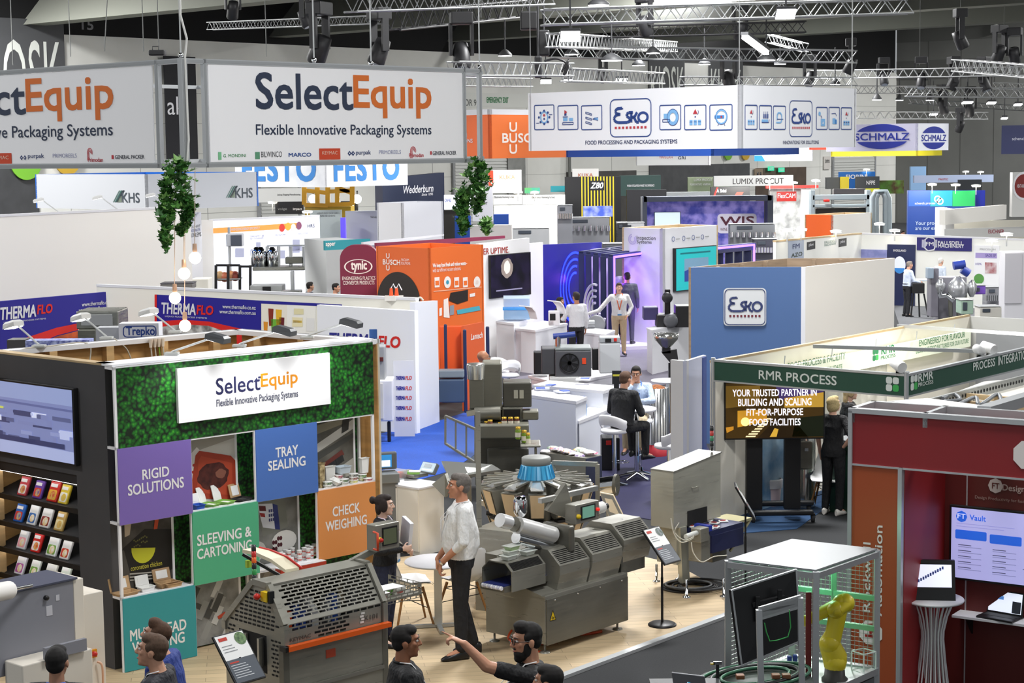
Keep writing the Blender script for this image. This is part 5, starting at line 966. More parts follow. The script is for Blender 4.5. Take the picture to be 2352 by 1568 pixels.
m=MB(fL.X);m.lathe((c0[0]+w*.1,.2,c0[2]+h*.4),[(.025,0),(.025,-.02),(.018,-.03),(0,-.03)],YEL,12,ax='y');m.put('knob',cb);m=MB(fL.X);m.lathe((c1[0]-w*.09,.2,c0[2]+h*.55),[(.018,0),(.018,-.025),(0,-.025)],M('#d92a22',.3,e=.8),12,ax='y');m.put('stop_button',cb)
m=MB(fL.X);c=pr(1376,1170,.3);m.tube([(c[0]+.02,.36,c[2]),(c[0]+.13,.36,c[2])],.06,M('#e6e6e2',.4),16);m.tube([(c[0]+.13,.36,c[2]),(c[0]+.2,.36,c[2])],.035,BLK,12);m.put('print_roll',T,'white roll with black hub');m=MB(fL.X);c=pr(1195,1162,.4);m.lathe(c,[(.045,-.1),(.07,-.06),(.07,.06),(.05,.1),(0,.1)],CHR,20);m.tube([(c[0]+.06,c[1],c[2]+.05),(c[0]+.1,c[1],c[2]),(c[0]+.06,c[1],c[2]-.05)],.008,CHR,6);m.put('jug',T,'polished jug')
m=MB(fL.X);c=pr(1240,1150,.45);d=pr(1370,1120,.45);m.bar(c,d,.05,M('#cfcfc9',.3,.8));m.put('guide_rail',T)
for i,(x,y,lab,g)in enumerate(((1167,1262,'clear plastic tub with green tint, topmost of its stack on the tunnel guard','#b9d3a0'),(1164,1276,'clear plastic tub, middle of its stack on the tunnel guard','#dfe4dc'),(1160,1288,'clear plastic tub, bottom of its stack on the tunnel guard','#e3e8e2'),(1200,1284,'clear plastic tub standing right of the stack on the tunnel guard','#e3eae0'))):
 z=.98+(.09,.045,0,0)[i];uu=ua(x,.35);p=fL.at(uu+(0,0,0,.02)[i],.3,z+.004);X=fL.X.copy();X.translation=p;G=thing('plastic_tub',lab,'tub',p,'clear plastic tubs');m=MB(X);m.loft([[(-.07*k,-.05*k,zz_),(.07*k,-.05*k,zz_),(.07*k,.05*k,zz_),(-.07*k,.05*k,zz_)]for k,zz_ in((.78,0),(1,.04))],M(g,.25,a=.8),True,False);m.put('tub',G);m=MB(X);m.bx(-.085,-.062,.04,.085,.062,.046,M('#eef3ec',.2,a=.85),.002);m.put('rim',G)
cable([fL.at(.0,.45,.2),fL.at(-.1,.4,.15),fL.at(-.1,.25,.05),fL.at(.05,.1,.035)],.012,M('#e2501c',.5),'air_hose','short orange air hose at the left foot of the labelling machine','hose')
cable([fL.at(.2,.3,.045),fL.at(.35,.2,.05),fL.at(.6,.35,.045),fL.at(.8,.15,.05),fL.at(1.0,.1,.045)],.016,M('#b8431c',.5),'air_hose','dark orange hose lying beneath the labelling machine','hose')
C0=D(1232,1100,20.5);zc=C0.z;C0=V((C0.x,C0.y,0));T=thing('multihead_weigher','round multihead weigher with blue cone and ring of tan-faced hoppers','machine',C0);MC=MX.Translation(C0)
m=MB(MC);m.lathe((0,0,zc),[(.22,0),(.2,.02),(.165,.17),(.15,.18)],M('#3aa6d6',.4),40)
m.put('dispersion_cone',T,'bright blue cone')
m=MB(MC)
for i in range(20):a=2*math.pi*i/20;m.bar((.212*math.cos(a),.212*math.sin(a),zc+.02),(.168*math.cos(a),.168*math.sin(a),zc+.165),.012,M('#2b8fc2',.4))
m.put('cone_rib',T);m=MB(MC);m.lathe((0,0,zc+.175),[(.155,0),(.165,.0),(.165,.075),(.15,.085),(0,.085)],M('#8d8f8c',.5),36);m.put('cap',T,'grey ring cap');m=MB(MC);m.lathe((0,0,zc-.02),[(.18,0),(.26,.01),(.26,.025),(.18,.03)],M('#e9eaec',.3),36);m.put('rim_plate',T)
m=MB(MC);m.lathe((0,0,.45),[(.1,0),(.22,.1),(.33,.35),(.36,.62),(.3,.85)],SGD,28);m.put('drum',T);m=MB(MC);m.lathe((0,0,.03),[(.3,0),(.3,.03),(.12,.05),(.12,.45)],SG,24);m.put('pedestal',T)
NH=12
for i in range(NH):
 a=2*math.pi*i/NH+rd(-90);X=MC@MX.Rotation(a,4,'Z');m=MB(X)
 m.ext([(.26,-.05,zc+.005),(.52,-.085,zc-.005),(.62,-.07,zc-.03),(.62,.07,zc-.03),(.52,.085,zc-.005),(.26,.05,zc+.005)],(0,0,.012),M('#d3d4d1',.25,.8));m.bar((.28,-.055,zc+.02),(.6,-.085,zc+.01),.02,SG);m.bar((.28,.055,zc+.02),(.6,.085,zc+.01),.02,SG);m.put('feeder_pan',T)
 m=MB(X);P4=lambda r,z,w,t:[(r-t,-w,z),(r,-w,z),(r,w,z),(r-t,w,z)]
 m.loft([P4(.64,zc-.06,.10,.14),P4(.555,zc-.34,.075,.12),P4(.52,zc-.37,.06,.08)],SG,True,False);h1=m.put('pool_hopper',T);m=MB(X);m.ext([(.648,-.08,zc-.07),(.648,.08,zc-.07),(.566,.068,zc-.34),(.566,-.068,zc-.34)],(.008,0,.003),TAN);m.put('cover',h1,'tan hopper cover')
 m=MB(X);m.loft([P4(.545,zc-.4,.085,.13),P4(.47,zc-.62,.07,.12),P4(.43,zc-.66,.05,.07)],SG,True,False);h2=m.put('weigh_hopper',T);m=MB(X);m.ext([(.553,-.07,zc-.41),(.553,.07,zc-.41),(.48,.06,zc-.62),(.48,-.06,zc-.62)],(.008,0,.003),TAN);m.put('cover',h2,'tan hopper cover');m=MB(X);m.bx(.5,-.07,zc-.395,.575,.07,zc-.375,BLK);m.put('hinge',h2)
 m=MB(X@MX.Rotation(math.pi/NH,4,'Z'));m.lathe((.36,0,zc-.42),[(.05,0),(.075,.05),(.07,.26),(.05,.3),(0,.3)],SGD,12);m.put('motor_housing',T)
m=MB(MC)
for i in range(NH):a=2*math.pi*i/NH;m.ext([(.46*math.cos(a-.2),.46*math.sin(a-.2),zc-.7),(.46*math.cos(a+.2),.46*math.sin(a+.2),zc-.7),(.18*math.cos(a+.2),.18*math.sin(a+.2),.34),(.18*math.cos(a-.2),.18*math.sin(a-.2),.34)],(0,0,-.008),TAN if i%2 else SG)
m.put('chute',T)
def steelpost(name,lab,pts,w,mat=None,cat='frame'):m=MB();[m.bar(a,b,w,mat or SG)for a,b in zip(pts,pts[1:])];return m.one(name,lab,cat)
q=D(1097,945,19.6);steelpost('steel_post','tall grey steel frame post left of the multihead weigher',[V((q.x,q.y,.0)),q,q+V((-.1,.12,-.04))],.055)
a=D(1270,1062,20.9);b0=D(1372,1066,20.6);steelpost('steel_rail','steel guard rail behind the blue cone',[V((a.x,a.y,0)),a,b0,V((b0.x,b0.y,0))],.05)
P1=D(1090,1213,19.5);P2=D(1205,1225,19.2);f=FR(P1,P2);T=thing('base_cover','low stainless cover panel with engraved letters below the weigher','panel',f.at(0));m=MB(f.X);m.ext([(0,0,.03),(f.L,0,.03),(f.L,0,P2.z-.1),(f.L*.75,0,P2.z),(0,0,P1.z)],(0,.5,0),SG);m.put('panel',T);m=MB(f.X);ft(f,m,'BILWINCO',1120,1190,(1120,1274),(1121,1286),M('#77756d',.5),-.004);m.put('lettering',T)
a=D(1015,1062,22.4);T=thing('inclined_feeder','stainless inclined feeder chute behind the man in the white shirt','machine',V((a.x+.3,a.y,0)));m=MB();pts=[D(1014,1058,22.4),D(1034,1100,22.3),D(1075,1090,22.2),D(1150,1078,22.4),D(1130,1066,22.7)];m.ext(pts,(0,.1,-.05),M('#c4c5c0',.3,.8));m.put('chute',T)
m=MB();m.ext([D(992,1112,22.0),D(1022,1088,22.1),D(1032,1120,22.0),D(1022,1142,22.0)],(.03,.06,0),SG);m.put('side_panel',T);m=MB();m.bar(D(1073,1090,22.4),V((D(1073,1090,22.4).x,22.4,0)),.1,SGD);m.bar(D(1095,1150,22.3),D(1140,1165,22.3),.06,M('#cfcfc9',.3,.8));m.bar(D(1100,1125,22.3),D(1142,1150,22.3),.06,M('#cfcfc9',.3,.8));m.put('leg',T)
m=MB();c=D(1412,1113,21.3);m.tube([D(1375,1118,21.3),c],.11,CHR,20);m.tube([c,c+V((.03,-.01,0))],.13,SGD,20);m.tube([c+V((-.05,0,0)),V((c.x-.05,c.y,.2)),V((c.x-.05,c.y,0.0))],[.06,.05,.12],SG,12);m.one('polished_motor','polished cylindrical motor housing right of the weigher','motor')
m=MB();A=[D(1377,1130,20.6),D(1408,1136,20.6),D(1440,1202,20.4),D(1398,1186,20.4)];m.ext(A,(.01,.03,0),M('#cbb795',.5));A2=[p.lerp(sum(A,V())/4,.06)+V((0,-.006,0))for p in A];m.poly(A2,M('#6a6557',.5));m.tube([D(1402,1180,20.5),V((D(1402,1180,20.5).x,20.5,0))],.02,SG,8);m.one('tilted_panel','tilted tan-edged panel behind the control box','panel')
q=Z(1575,1372,.03);PX=D(1547,1215,20.3);fX=FR(V((PX.x,PX.y,0)),V((PX.x,PX.y,0))+e1*2);LX=fX.uv(1655,1200)[0]
XS=M('#c9c8ba',.36,.4,k='steel');T=thing('inspection_machine','tall stainless inspection machine with sloped roof and belt of meat packs','machine',fX.at(LX/2,.2));z_=lambda x,y,o=0:fX.uv(x,y,-o)[1]
za=z_(1547,1085);zb_=z_(1655,1040);zl=PX.z-.0;DX=.32
m=MB(fX.X);m.ext([(0,0,zl),(LX,0,zl+.0),(LX,0,zb_),(0,0,za)],(0,DX,0),XS);m.put('housing',T)
m=MB(fX.X);m.ext([(-.006,-.01,za),(LX+.01,-.01,zb_),(LX+.01,DX+.0,zb_),(-.006,DX,za)],(0,0,.014),M('#8f8e86',.4,.4));m.put('roof',T)
m=MB(fX.X);u,v=fX.uv(1595,1117);m.tube([(u-.06,-.005,v),(u-.055,-.03,v),(u+.055,-.03,v),(u+.06,-.005,v)],.007,XS,6);m.put('handle',T);m=MB(fX.X);u,v=fX.uv(1600,1180);m.bx(u-.18,-.006,v-.12,u+.2,-.001,v+.06,HOLE,.02);m.put('tunnel_mouth',T)
m=MB(fX.X);u=fX.uv(1562,1250)[0];m.bx(u-.04,.02,.3,LX-.1,.3,zl,XS);m.ext([(u-.02,-.02,zl),(u+.1,-.02,zl),(u+.16,-.02,.08),(u+.02,-.02,.08)],(0,.06,0),M('#c9c8b8',.4,.6));m.bx(LX-.3,-.1,.25,LX-.02,.28,zl-.1,SGD);m.put('pedestal',T)
for x,y in((1508,1335),(1577,1372),(1662,1370),(1560,1330)):p=Z(x,y,.03);m=MB();m.lathe(p,[(.045,0),(.045,.012),(.014,.02),(.014,.2),(0,.21)],CHR,12);m.put('foot',T)
m=MB(fX.X);u0,v0=fX.uv(1600,1222,.12);u1,v1=fX.uv(1675,1200,.12);m.bx(u0,-.3,v0-.02,u1+.02,.1,v0+.035,M('#232a56',.5));m.put('belt',T,'navy conveyor belt');m=MB(fX.X);m.bx(u0+.02,-.32,v0-.22,u1+.0,-.02,v0-.02,M('#1f2550',.5));m.put('drive_cover',T,'navy drive cover')
m=MB(fX.X);m.bx(u0-.16,-.3,v0-.3,u0+.02,-.12,v0+.0,SG,.01);m.put('motor_box',T);m=MB(fX.X);m.tube([(u0-.42,-.28,v0+.04),(u0-.22,-.28,v0+.05)],.03,M('#d5d7d2',.4),12);m.bx(u0-.22,-.34,v0-.06,u0-.06,-.2,v0+.1,SG,.01);m.bx(u0-.02,-.3,v0+.03,u0+.05,-.1,v0+.1,M('#2a3fae',.4));m.put('sensor',T)
m=MB(fX.X);a=fX.at(u1+.0,-.1,v0+.02);m.bx(u1+.02,-.22,v0+.0,u1+.32,.14,v0+.03,M('#c3bd96',.4,.5));m.bar((u1+.3,-.2,v0),(u1-.1,-.2,v0-.3),.025,M('#c3bd96',.4,.5));m.put('outfeed_shelf',T)
beltp=(u0,u1,v0)
m=MB(fX.X);u,v=fX.uv(1651,1022);q=(u,.1,zb_)
for k,c in enumerate(('#19191a','#19191a','#2f7a55','#b5302a','#19191a')):m=MB(fX.X);m.lathe((u,.1,zb_+.02+.06*k),[(.022 if k else.01,0),(.022,.058),(0,.058)],M(c,.4),12);m.put('signal_light',T)
MT=M('#9c2f2c',.5);k=0
for i,(du,dy,w_)in enumerate(((.06,-.24,0),(.2,-.24,0),(.06,-.12,0),(.2,-.13,0),(.06,0,0),(.19,-.01,0),(.37,-.1,1),(.44,.04,1),(.52,-.12,1))):
 lab=['meat pack at the belt front left','meat pack at the belt front right','meat pack in the belt middle left','meat pack in the belt middle right','meat pack at the tunnel mouth left','meat pack at the tunnel mouth right','meat pack on the outfeed shelf, nearest the belt','meat pack on the outfeed shelf, back one','meat pack on the outfeed shelf, outer end'][i]
 p=fX.at(u0+du,dy,v0+.036);X=fX.X.copy();X.translation=p;X=X@MX.Rotation(.3*i,4,'Z');G=thing('meat_pack','white tray of red '+lab,'packet',p,'meat packs');m=MB(X);m.bx(-.055,-.042,0,.055,.042,.016,PAPER,.006);m.put('tray',G);m=MB(X);m.lathe((0.005,0,.016),[(.034,0),(.028,.008),(0,.009)],MT,12,sx=1.1,sy=.8);m.put('meat',G)
wc=M('#d9d6c8',.5)
for pts,lab in(([(1541,1190),(1548,1225),(1565,1245),(1590,1237),(1592,1230)],'upper white cable looping from the sensor'),([(1560,1200),(1550,1222),(1572,1240),(1594,1232)],'second white cable looping from the sensor'),([(1588,1245),(1593,1270),(1612,1290),(1640,1278),(1670,1275)],'long pale cable trailing across the pedestal')):cable([D(x,y,19.7)for x,y in pts],.006,wc,'sensor_cable',lab)
p=Z(1590,1352,.03);m=MB()
for k in range(9):r=.16+.025*k;m.tube([V((p.x+.06*math.sin(k)+r*math.cos(t),p.y+.05*math.cos(k)+r*.8*math.sin(t),.045+.012*(k%5)))for t in[2*math.pi*i/28 for i in range(29)]],.012,M(('#1c1c1d','#6d6f70','#2a2a2b')[k%3],.5),6,False)
m.one('cable_coil','coiled black and grey cables on the timber floor under the inspection machine','cable')
PC=Z(962,1120,.86);fC=FR(PC-V((0,0,0))+e2*3,PC);fD=FR(PC,PC+e1*2);uL=fC.uv(867,1105)[0];wD=fD.uv(1019,1100)[0];CW2=M('#ece7dd',.5)
T=thing('counter','white laminate cabinet carrying the weighing scales','cabinet',fC.at((uL+fC.L)/2));m=MB(fC.X);m.bx(uL,0,0,fC.L,wD,.83,CW2);m.put('body',T);m=MB(fC.X);m.bx(uL-.01,-.015,.83,fC.L+.012,wD+.01,.86,WH,.006);m.put('top',T);m=MB(fC.X);m.bx(uL+.02,-.012,.05,(uL+fC.L)/2-.003,-.001,.81,CW2);m.bx((uL+fC.L)/2+.003,-.012,.05,fC.L-.01,-.001,.81,CW2);m.put('door',T)
at=lambda x,y,z:Z(x,y,z)
p=at(945,1095,.86);X=fC.X.copy();X.translation=p;T=thing('bench_scale','silver bench scale with tilted display on the white cabinet','scale',p);m=MB(X);m.bx(-.18,-.13,.015,.18,.13,.05,SG,.006);m.bx(-.19,-.14,.05,.19,.14,.062,M('#c9cac6',.3,.8));m.put('platform',T);Y_=X@MX.Translation((.18,.1,.05))@MX.Rotation(rd(-35),4,'X');m=MB(Y_);m.bx(-.13,-.03,0,.13,.03,.15,M('#6d7377',.4),.012);m.put('indicator',T);m=MB(Y_);rr(m,-.12,.012,.12,.14,.015,M('#bcd3e2',.4),-.031);rect(m,-.07,.07,.06,.12,M('#3b5a72',.3),-.033);rect(m,-.09,.03,.09,.05,M('#e8edf0',.3),-.033);m.put('keypad',T)
p=at(950,1088,.93);tpk=thing('food_pack','green and white pack resting on the bench scale','packet',p);X=MX.Translation(p);m=MB(X);m.bx(-.08,-.05,0,.08,.05,.035,M('#7db24a',.4),.01);m.put('tray',tpk);m=MB(X);m.bx(-.06,-.055,.03,.09,.05,.042,PAPER,.004);m.put('lid',tpk)
p=at(910,1098,.86);X=fC.X.copy();X.translation=p;T=thing('plastic_box','clear plastic box with red and black packs on the white cabinet','box',p);m=MB(X);m.bx(-.13,-.1,0,.13,.1,.11,M('#dfe6ea',.2,a=.35));m.put('box',T);m=MB(X);m.bx(-.11,-.08,.005,-.04,.08,.07,M('#2b1d1a',.5));m.bx(-.035,-.08,.005,.05,.08,.075,M('#d9461f',.5));m.put('packs',T)
p=D(882,1075,22.7);T=thing('touch_scale','grey scale terminal with blue screen behind the display wall edge','scale',V((p.x,p.y,.3)));X=MX.Translation((p.x,p.y,0))@MX.Rotation(rd(15),4,'Z');z=p.z;m=MB(X);m.bx(-.17,-.0,z-.02,.17,.08,z+.2,M('#5d6266',.4),.02);m.put('terminal',T);m=MB(X);rect(m,-.13,z+.01,.1,z+.17,M('#2f86c9',.3,e=.5),-.002);rect(m,-.12,z+.02,.08,z+.1,M('#e6eef6',.3,e=.7),-.003);m.put('screen',T);m=MB(X);m.bx(-.16,-.2,z-.16,.16,.1,z-.04,M('#84888a',.4,.5),.01);m.bx(-.05,0,.3,.05,.06,z-.1,SG);m.bx(-.15,-.15,.0,.15,.1,z-.16,M('#7d8083',.4,.4));m.put('body',T)
q=Z(1005,1287,.74);T=thing('round_table','white round table with steel foot between the shell chairs','table',(q.x,q.y,.03));X=MX.Translation((q.x,q.y,0));m=MB(X);m.lathe((0,0,.715),[(.0,0),(.33,0),(.35,.012),(.345,.027),(0,.027)],WH,40);m.put('tabletop',T);m=MB(X);m.bx(-.04,-.04,.06,.04,.04,.715,M('#c9cccb',.3,.7),.004);m.put('column',T)
m=MB(X);m.bar((-.32,-.05,.05),(.32,.05,.05),.05,M('#b9bcbc',.3,.7),.03);m.bar((-.05,.3,.05),(.05,-.3,.05),.05,M('#b9bcbc',.3,.7),.03);m.put('base',T)
def shell_chair(lab):
 T=thing('shell_chair',lab,'chair',(0,0,0),None);m=MB();S=M('#f3f3f3',.35);rings=[]
 for t,(y,z,w,dip)in enumerate(((.22,.44,.17,.0),(.2,.455,.2,.01),(.1,.44,.215,.03),(-.05,.43,.215,.035),(-.16,.46,.21,.045),(-.21,.56,.205,.05),(-.235,.68,.19,.035),(-.25,.79,.15,.02),(-.255,.82,.08,.01))):
  rings.append([(w*a,y+(dip*a*a*1.6 if z>.5 else 0),z+(dip*a*a*1.8 if z<.5 else 0))for a in(-1,-.75,-.5,-.25,0,.25,.5,.75,1)])
 back=[[(p[0],p[1]-.008,p[2]-.01)for p in r]for r in rings];m.loft(rings,S,False,True,False);m.loft(back,S,False,True,False);m.put('shell',T)
 for sx in(1,-1):
  for sy in(1,-1):m=MB();m.tube([(sx*.12,sy*.1,.42),(sx*.22,sy*.2,0)],[.016,.011],M('#a8763f',.5,k='wood'),8);m.put('leg',T)
 m=MB();m.tube([(.17,.15,.2),(-.17,-.15,.3)],.005,BLK,5);m.tube([(-.17,.15,.2),(.17,-.15,.3)],.005,BLK,5);m.tube([(.14,.12,.36),(-.14,.12,.36),(-.14,-.12,.36),(.14,-.12,.36),(.14,.12,.36)],.006,BLK,5);m.put('brace',T);return T
ch=shell_chair('white shell chair with timber legs left of the round table');q=Z(945,1432,.03);move(ch,q,rd(-75))
q=Z(1062,1425,.03);dup(ch,q,rd(40),'white shell chair with timber legs half hidden by the man in white shirt')
q=Z(1075,1395,.03);dup(ch,(q.x+.32,q.y+.35,.03),rd(80),'white shell chair with timber legs right behind the man in white shirt')
PW=D(165,1372,15.2);fW=FR(V((PW.x,PW.y,0)),V((PW.x,PW.y,0))+e1*2);uw=fW.uv(240,1450)[0];T=thing('film_wrapping_machine','white and grey film machine with paper roll at the lower left corner','machine',V((PW.x-.3,PW.y,0)))
IV=M('#e3dccf',.5);GM=M('#8a8b93',.5);m=MB(fW.X);m.bx(.03,.0,0,uw,.7,PW.z,IV,.006);m.put('cabinet',T)
a=fW.uv(30,1312);b0=fW.uv(168,1330);m=MB(fW.X);m.bx(-.75,-.03,.75,.0,.35,fW.uv(168,1328)[1],GM,.01);m.put('side_housing',T);m=MB(fW.X);m.bx(-.0,-.03,.0,.1,.35,fW.uv(165,1330)[1],IV,.006);m.put('front_edge',T);m=MB(fW.X);m.bx(-.78,-.05,fW.uv(168,1328)[1],.03,.4,fW.uv(168,1328)[1]+.015,M('#4a4d5e',.5));m.put('top_plate',T)
m=MB(fW.X);c=V((lambda t:(t[0],-.25,t[1]))(fW.uv(20,1355,.25)));d=V((lambda t:(t[0],-.05,t[1]))(fW.uv(72,1345,.05)));m.tube([c-(d-c)*1.2,c],.075,M('#f0ede8',.5),18);m.put('paper_roll',T,'white paper roll');m=MB(fW.X);m.tube([c,d],.018,CHR,10);m.put('spindle',T)
for x,y,w in((132,1372,.035),(113,1402,.06)):u,v=fW.uv(x,y,.031);m=MB(fW.X);m.bx(u-w/2,-.034,v-w*.7,u+w/2,-.031,v+w*.7,M('#c9c9cf',.4));m.put('notice',T)
u,v=fW.uv(104,1372,.03);m=MB(fW.X);m.lathe((u,-.03,v),[(.02,0),(.02,-.03),(0,-.03)],BLK,12,ax='y');m.put('knob',T)
u,v=fW.uv(189,1506);m=MB(fW.X);disc(m,u,v,.045,M('#28407a',.4),-.004);line2(m,[(u-.02,v-.02),(u+.02,v+.025)],.01,WH,-.006);m.put('safety_sticker',T,'round blue safety sticker');u,v=fW.uv(212,1500);m=MB(fW.X);m.bx(u-.035,-.02,v-.035,u+.035,0,v+.035,M('#e09a1c',.5));m.put('switch_plate',T);m=MB(fW.X);m.lathe((u,-.02,v),[(.024,0),(.02,-.03),(0,-.03)],RED,12,ax='y');m.put('main_switch',T,'red main switch')
m=MB(fW.X);m.bx(-.7,-.3,.0,-.02,-.04,fW.uv(60,1490,.2)[1]-.1,IV,.01);m.bx(-.5,-.34,.9,-.1,-.3,1.0,GM);m.put('infeed',T)
u,v=fW.uv(220,1518);cable([fW.at(u,-.02,v),fW.at(u+.03,-.05,v-.05),fW.at(u+.02,-.05,v-.3),fW.at(u-.02,-.04,v-.5)],.01,M('#d9a98a',.5),'power_cable','pink-beige cable on the white film machine')
#  people in the front half
def LC(p,loc,rz,s=1.):v=MX.Rotation(-rz,4,'Z')@(V(p)-V(loc));return v/s
q=Z(1062,1506,.03);person('man in white shirt with rolled sleeves facing the woman by the round table',q,rd(97),1.86,.0075,shirt='#f0f0ee',sleeve=.66,trous='#1d1d20',hair='#77706a',skin='#c98d6e',belly=.05,head=(4,-4),elL=(-.26,-.0,1.13),wrL=(-.12,.2,.91),elR=(.26,0,1.13),wrR=(.08,.21,.91),handL={'d':(.15,.1,-1),'n':(0,-1,0),'curl':.9},handR={'d':(-.2,.1,-1),'n':(0,-1,0),'curl':.9},lanyard='#e8e8ea',collar=True,watch='L',anL=(-.12,.02,.085),anR=(.12,-.12,.085),knR=(.11,.0,.5))
q=Z(888,1480,.03);person('woman with dark hair in a bun and black jacket behind the slotted hood machine',q,rd(-104),1.57,.0075,True,shirt='#19191d',sleeve=.95,trous='#20263f',hair='#2b1f1c',style='bun',skin='#e0b9a4',jacket=True,inner='#2a2a2e',elR=(.25,.0,1.12),wrR=(.14,.25,1.14),elL=(-.25,0,1.1),wrL=(-.05,.26,1.08),handR={'curl':.9},handL={'curl':.9},lanyard='#ead9ea',badge=True,head=(8,0))
p=D(934,1222,18.25);m=MB(MX.Translation(p)@MX.Rotation(.5,4,'Z')@MX.Rotation(.25,4,'X'));m.bx(-.02,-.1,-.14,.02,.1,.14,M('#e8ecf4',.4),.004);m.one('brochure','pale brochures held by the woman with the bun','brochure')
H=1.8;s_=H/1.75;q=V((D(1212,1480,12.3).x,12.3,0));rz=rd(96);W2=LC(D(1066,1478,12.05),q,rz,s_);W1=LC(D(1118,1530,12.05),q,rz,s_)
person('bearded man with glasses and black T-shirt pointing left with outstretched arm',q,rz,H,.0065,shirt='#151517',sleeve=.36,hair='#15110f',skin='#c99274',beard='#17110e',glasses=True,belly=.05,head=(14,3),style='quiff',elL=W1,wrL=W2,handL={'point':True,'d':W2-W1+V((0,.1,-.02)),'n':(0,0,-1)},lanyard='#e9e9e7')
q=V((D(930,1480,12.6).x,12.6,0));person('man with short black hair and black polo listening to the pointing man',q,rd(-78),1.71,.0075,shirt='#161618',sleeve=.36,hair='#17120f',skin='#a06a4c',collar=True,elR=(.27,.0,1.12),wrR=(.18,.26,1.02),elL=(-.27,0,1.12),wrL=(-.1,.28,1.02),lanyard='#d9d9d9',head=(-6,0))
q=V((D(1262,1560,11.8).x,11.8,0));person('dark-haired man whose head just shows at the bottom edge beside the pointing man',q,rd(70),1.64,.009,shirt='#1b1b1d',hair='#16110f',skin='#c08a6c')
q=V((D(372,1490,12.35).x,12.35,0));person('man in dark T-shirt and white lanyard with thinning brown hair, at lower left',q,rd(82),1.74,.0075,shirt='#22222a',sleeve=.36,hair='#5d4636',skin='#c9967a',lanyard='#dfe2e6',head=(8,-14),lean=(6,0))
q=V((D(392,1480,12.95).x,12.95,0));person('man in royal blue shirt bending his head behind the man with white lanyard',q,rd(78),1.68,.009,shirt='#233a86',sleeve=.7,hair='#523724',skin='#c9957a',head=(10,-26),lean=(10,0),style='quiff')
q=V((D(131,1530,12.3).x,12.3,0));person('man with black hair and blue collar seen from behind at the lower left edge',q,rd(-5),1.67,.009,shirt='#1a1b20',hair='#14110f',skin='#a87a60',collar=True,inner='#2a5ab8')
q=Z(1412,1114);SZ=.80;q2=V((q.x+.12,q.y+.1,0));person('man in black suit with brown hair on a bar stool, seen from behind',q2,rd(-38),1.8,.010,shirt='#16171b',sleeve=.97,jacket=True,hair='#5a4030',skin='#c9957a',pz=SZ+.1,knR=(.13,.42,.82),knL=(-.13,.42,.82),anR=(.14,.4,.40),anL=(-.12,.44,.42),elR=(.27,.1,1.05),wrR=(.12,.34,1.06),elL=(-.27,.1,1.05),wrL=(-.1,.36,1.06),lean=(8,0))
qb=V((D(1462,900,28.3).x,28.3,0));person('man in light blue shirt with dark glasses resting his chin on his hand',qb,rd(172),1.75,.009,shirt='#b9cbe6',sleeve=.95,hair='#1d1815',skin='#c79276',glasses=True,collar=True,pz=.9,trous='#b5a68a',knR=(.13,.42,.82),knL=(-.13,.42,.82),anR=(.14,.4,.40),anL=(-.12,.44,.42),elR=(.2,.28,1.13),wrR=(.06,.2,1.36),handR={'d':(-.3,-.25,.9),'n':(-.5,-.8,0),'curl':1.1},elL=(-.26,.2,1.12),wrL=(.06,.3,1.1),handL={'d':(1,.1,0),'n':(0,0,-1)},lanyard='#3a6ab0',lean=(8,0))
def far(lab,x,y,d,rz,H=1.75,**k):
 k.setdefault('vox',.016);z=k.pop('z',0);q=V((D(x,y,d).x,d,z));return person(lab,q,rd(rz),H,**k)
P0_=V((D(1422,700,44).x,44,.04));Wp=LC(D(1353,722,43.9),P0_,rd(180));person('man in pale shirt, orange lanyard and beige trousers touching grey blower',P0_,rd(180),1.78,.012,shirt='#e4e2e0',sleeve=.96,trous='#c9b08c',hair='#4a382c',skin='#d9a98e',lanyard='#d9653a',badge=True,elR=V(Wp)+V((-.25,-.04,.07)),wrR=Wp,handR={'n':(0,0,-1)},elL=(-.3,-.05,1.15),wrL=(-.2,.05,.95),collar=True)
far('man in dark grey suit standing under the purple light arch, seen from behind',1441,700,46,-12,1.84,z=.1,shirt='#4a4d55',sleeve=.97,jacket=True,trous='#4a4d55',hair='#2b2320',skin='#b98a74')
far('grey-haired man in white shirt behind the suited man',1437,690,47.2,170,1.96,z=.1,shirt='#e9e9ec',hair='#b9a998',skin='#d9a98e',sleeve=.9)
far('man in light grey shirt and black trousers, back turned, at the white kiosk counter',1324,740,41.6,25,1.8,shirt='#cfcfd2',sleeve=.9,trous='#141416',hair='#2a211c',skin='#a87256',elL=(-.25,.12,1.12),wrL=(-.2,.32,1.1))
far('dark-haired woman in black behind the white kiosk counter',1287,740,42.4,-120,1.62,fem=True,shirt='#1c1a1e',hair='#231915',style='long',skin='#9a6a50',lanyard='#d9653a')
far('bald man with glasses and blue lanyard behind the dark filling machine',1110,860,29.8,-80,1.77,shirt='#55575c',style='bald',skin='#a06c4e',glasses=True,lanyard='#2f6ac0',beard='#3a2a22')
q=Z(1913,1181);person('short-haired blonde woman in black with hand on hip in green fascia booth',q,rd(-35),1.66,.010,True,shirt='#17171a',sleeve=.38,trous='#161619',shoes='#e2dcd4',hair='#d9c08a',style='bob',skin='#dfae94',elR=(.33,-.12,1.16),wrR=(.17,-.02,1.0),handR={'d':(-.8,.3,-.3),'n':(0,0,-1)},head=(-25,-6))
far('blonde woman with glasses and black jacket behind the short-haired blonde woman',1952,960,25.6,-95,1.7,vox=.010,fem=True,shirt='#1a1a1c',jacket=True,sleeve=.95,inner='#f0f0f0',hair='#cdb184',style='long',skin='#dfb49c',glasses=True)
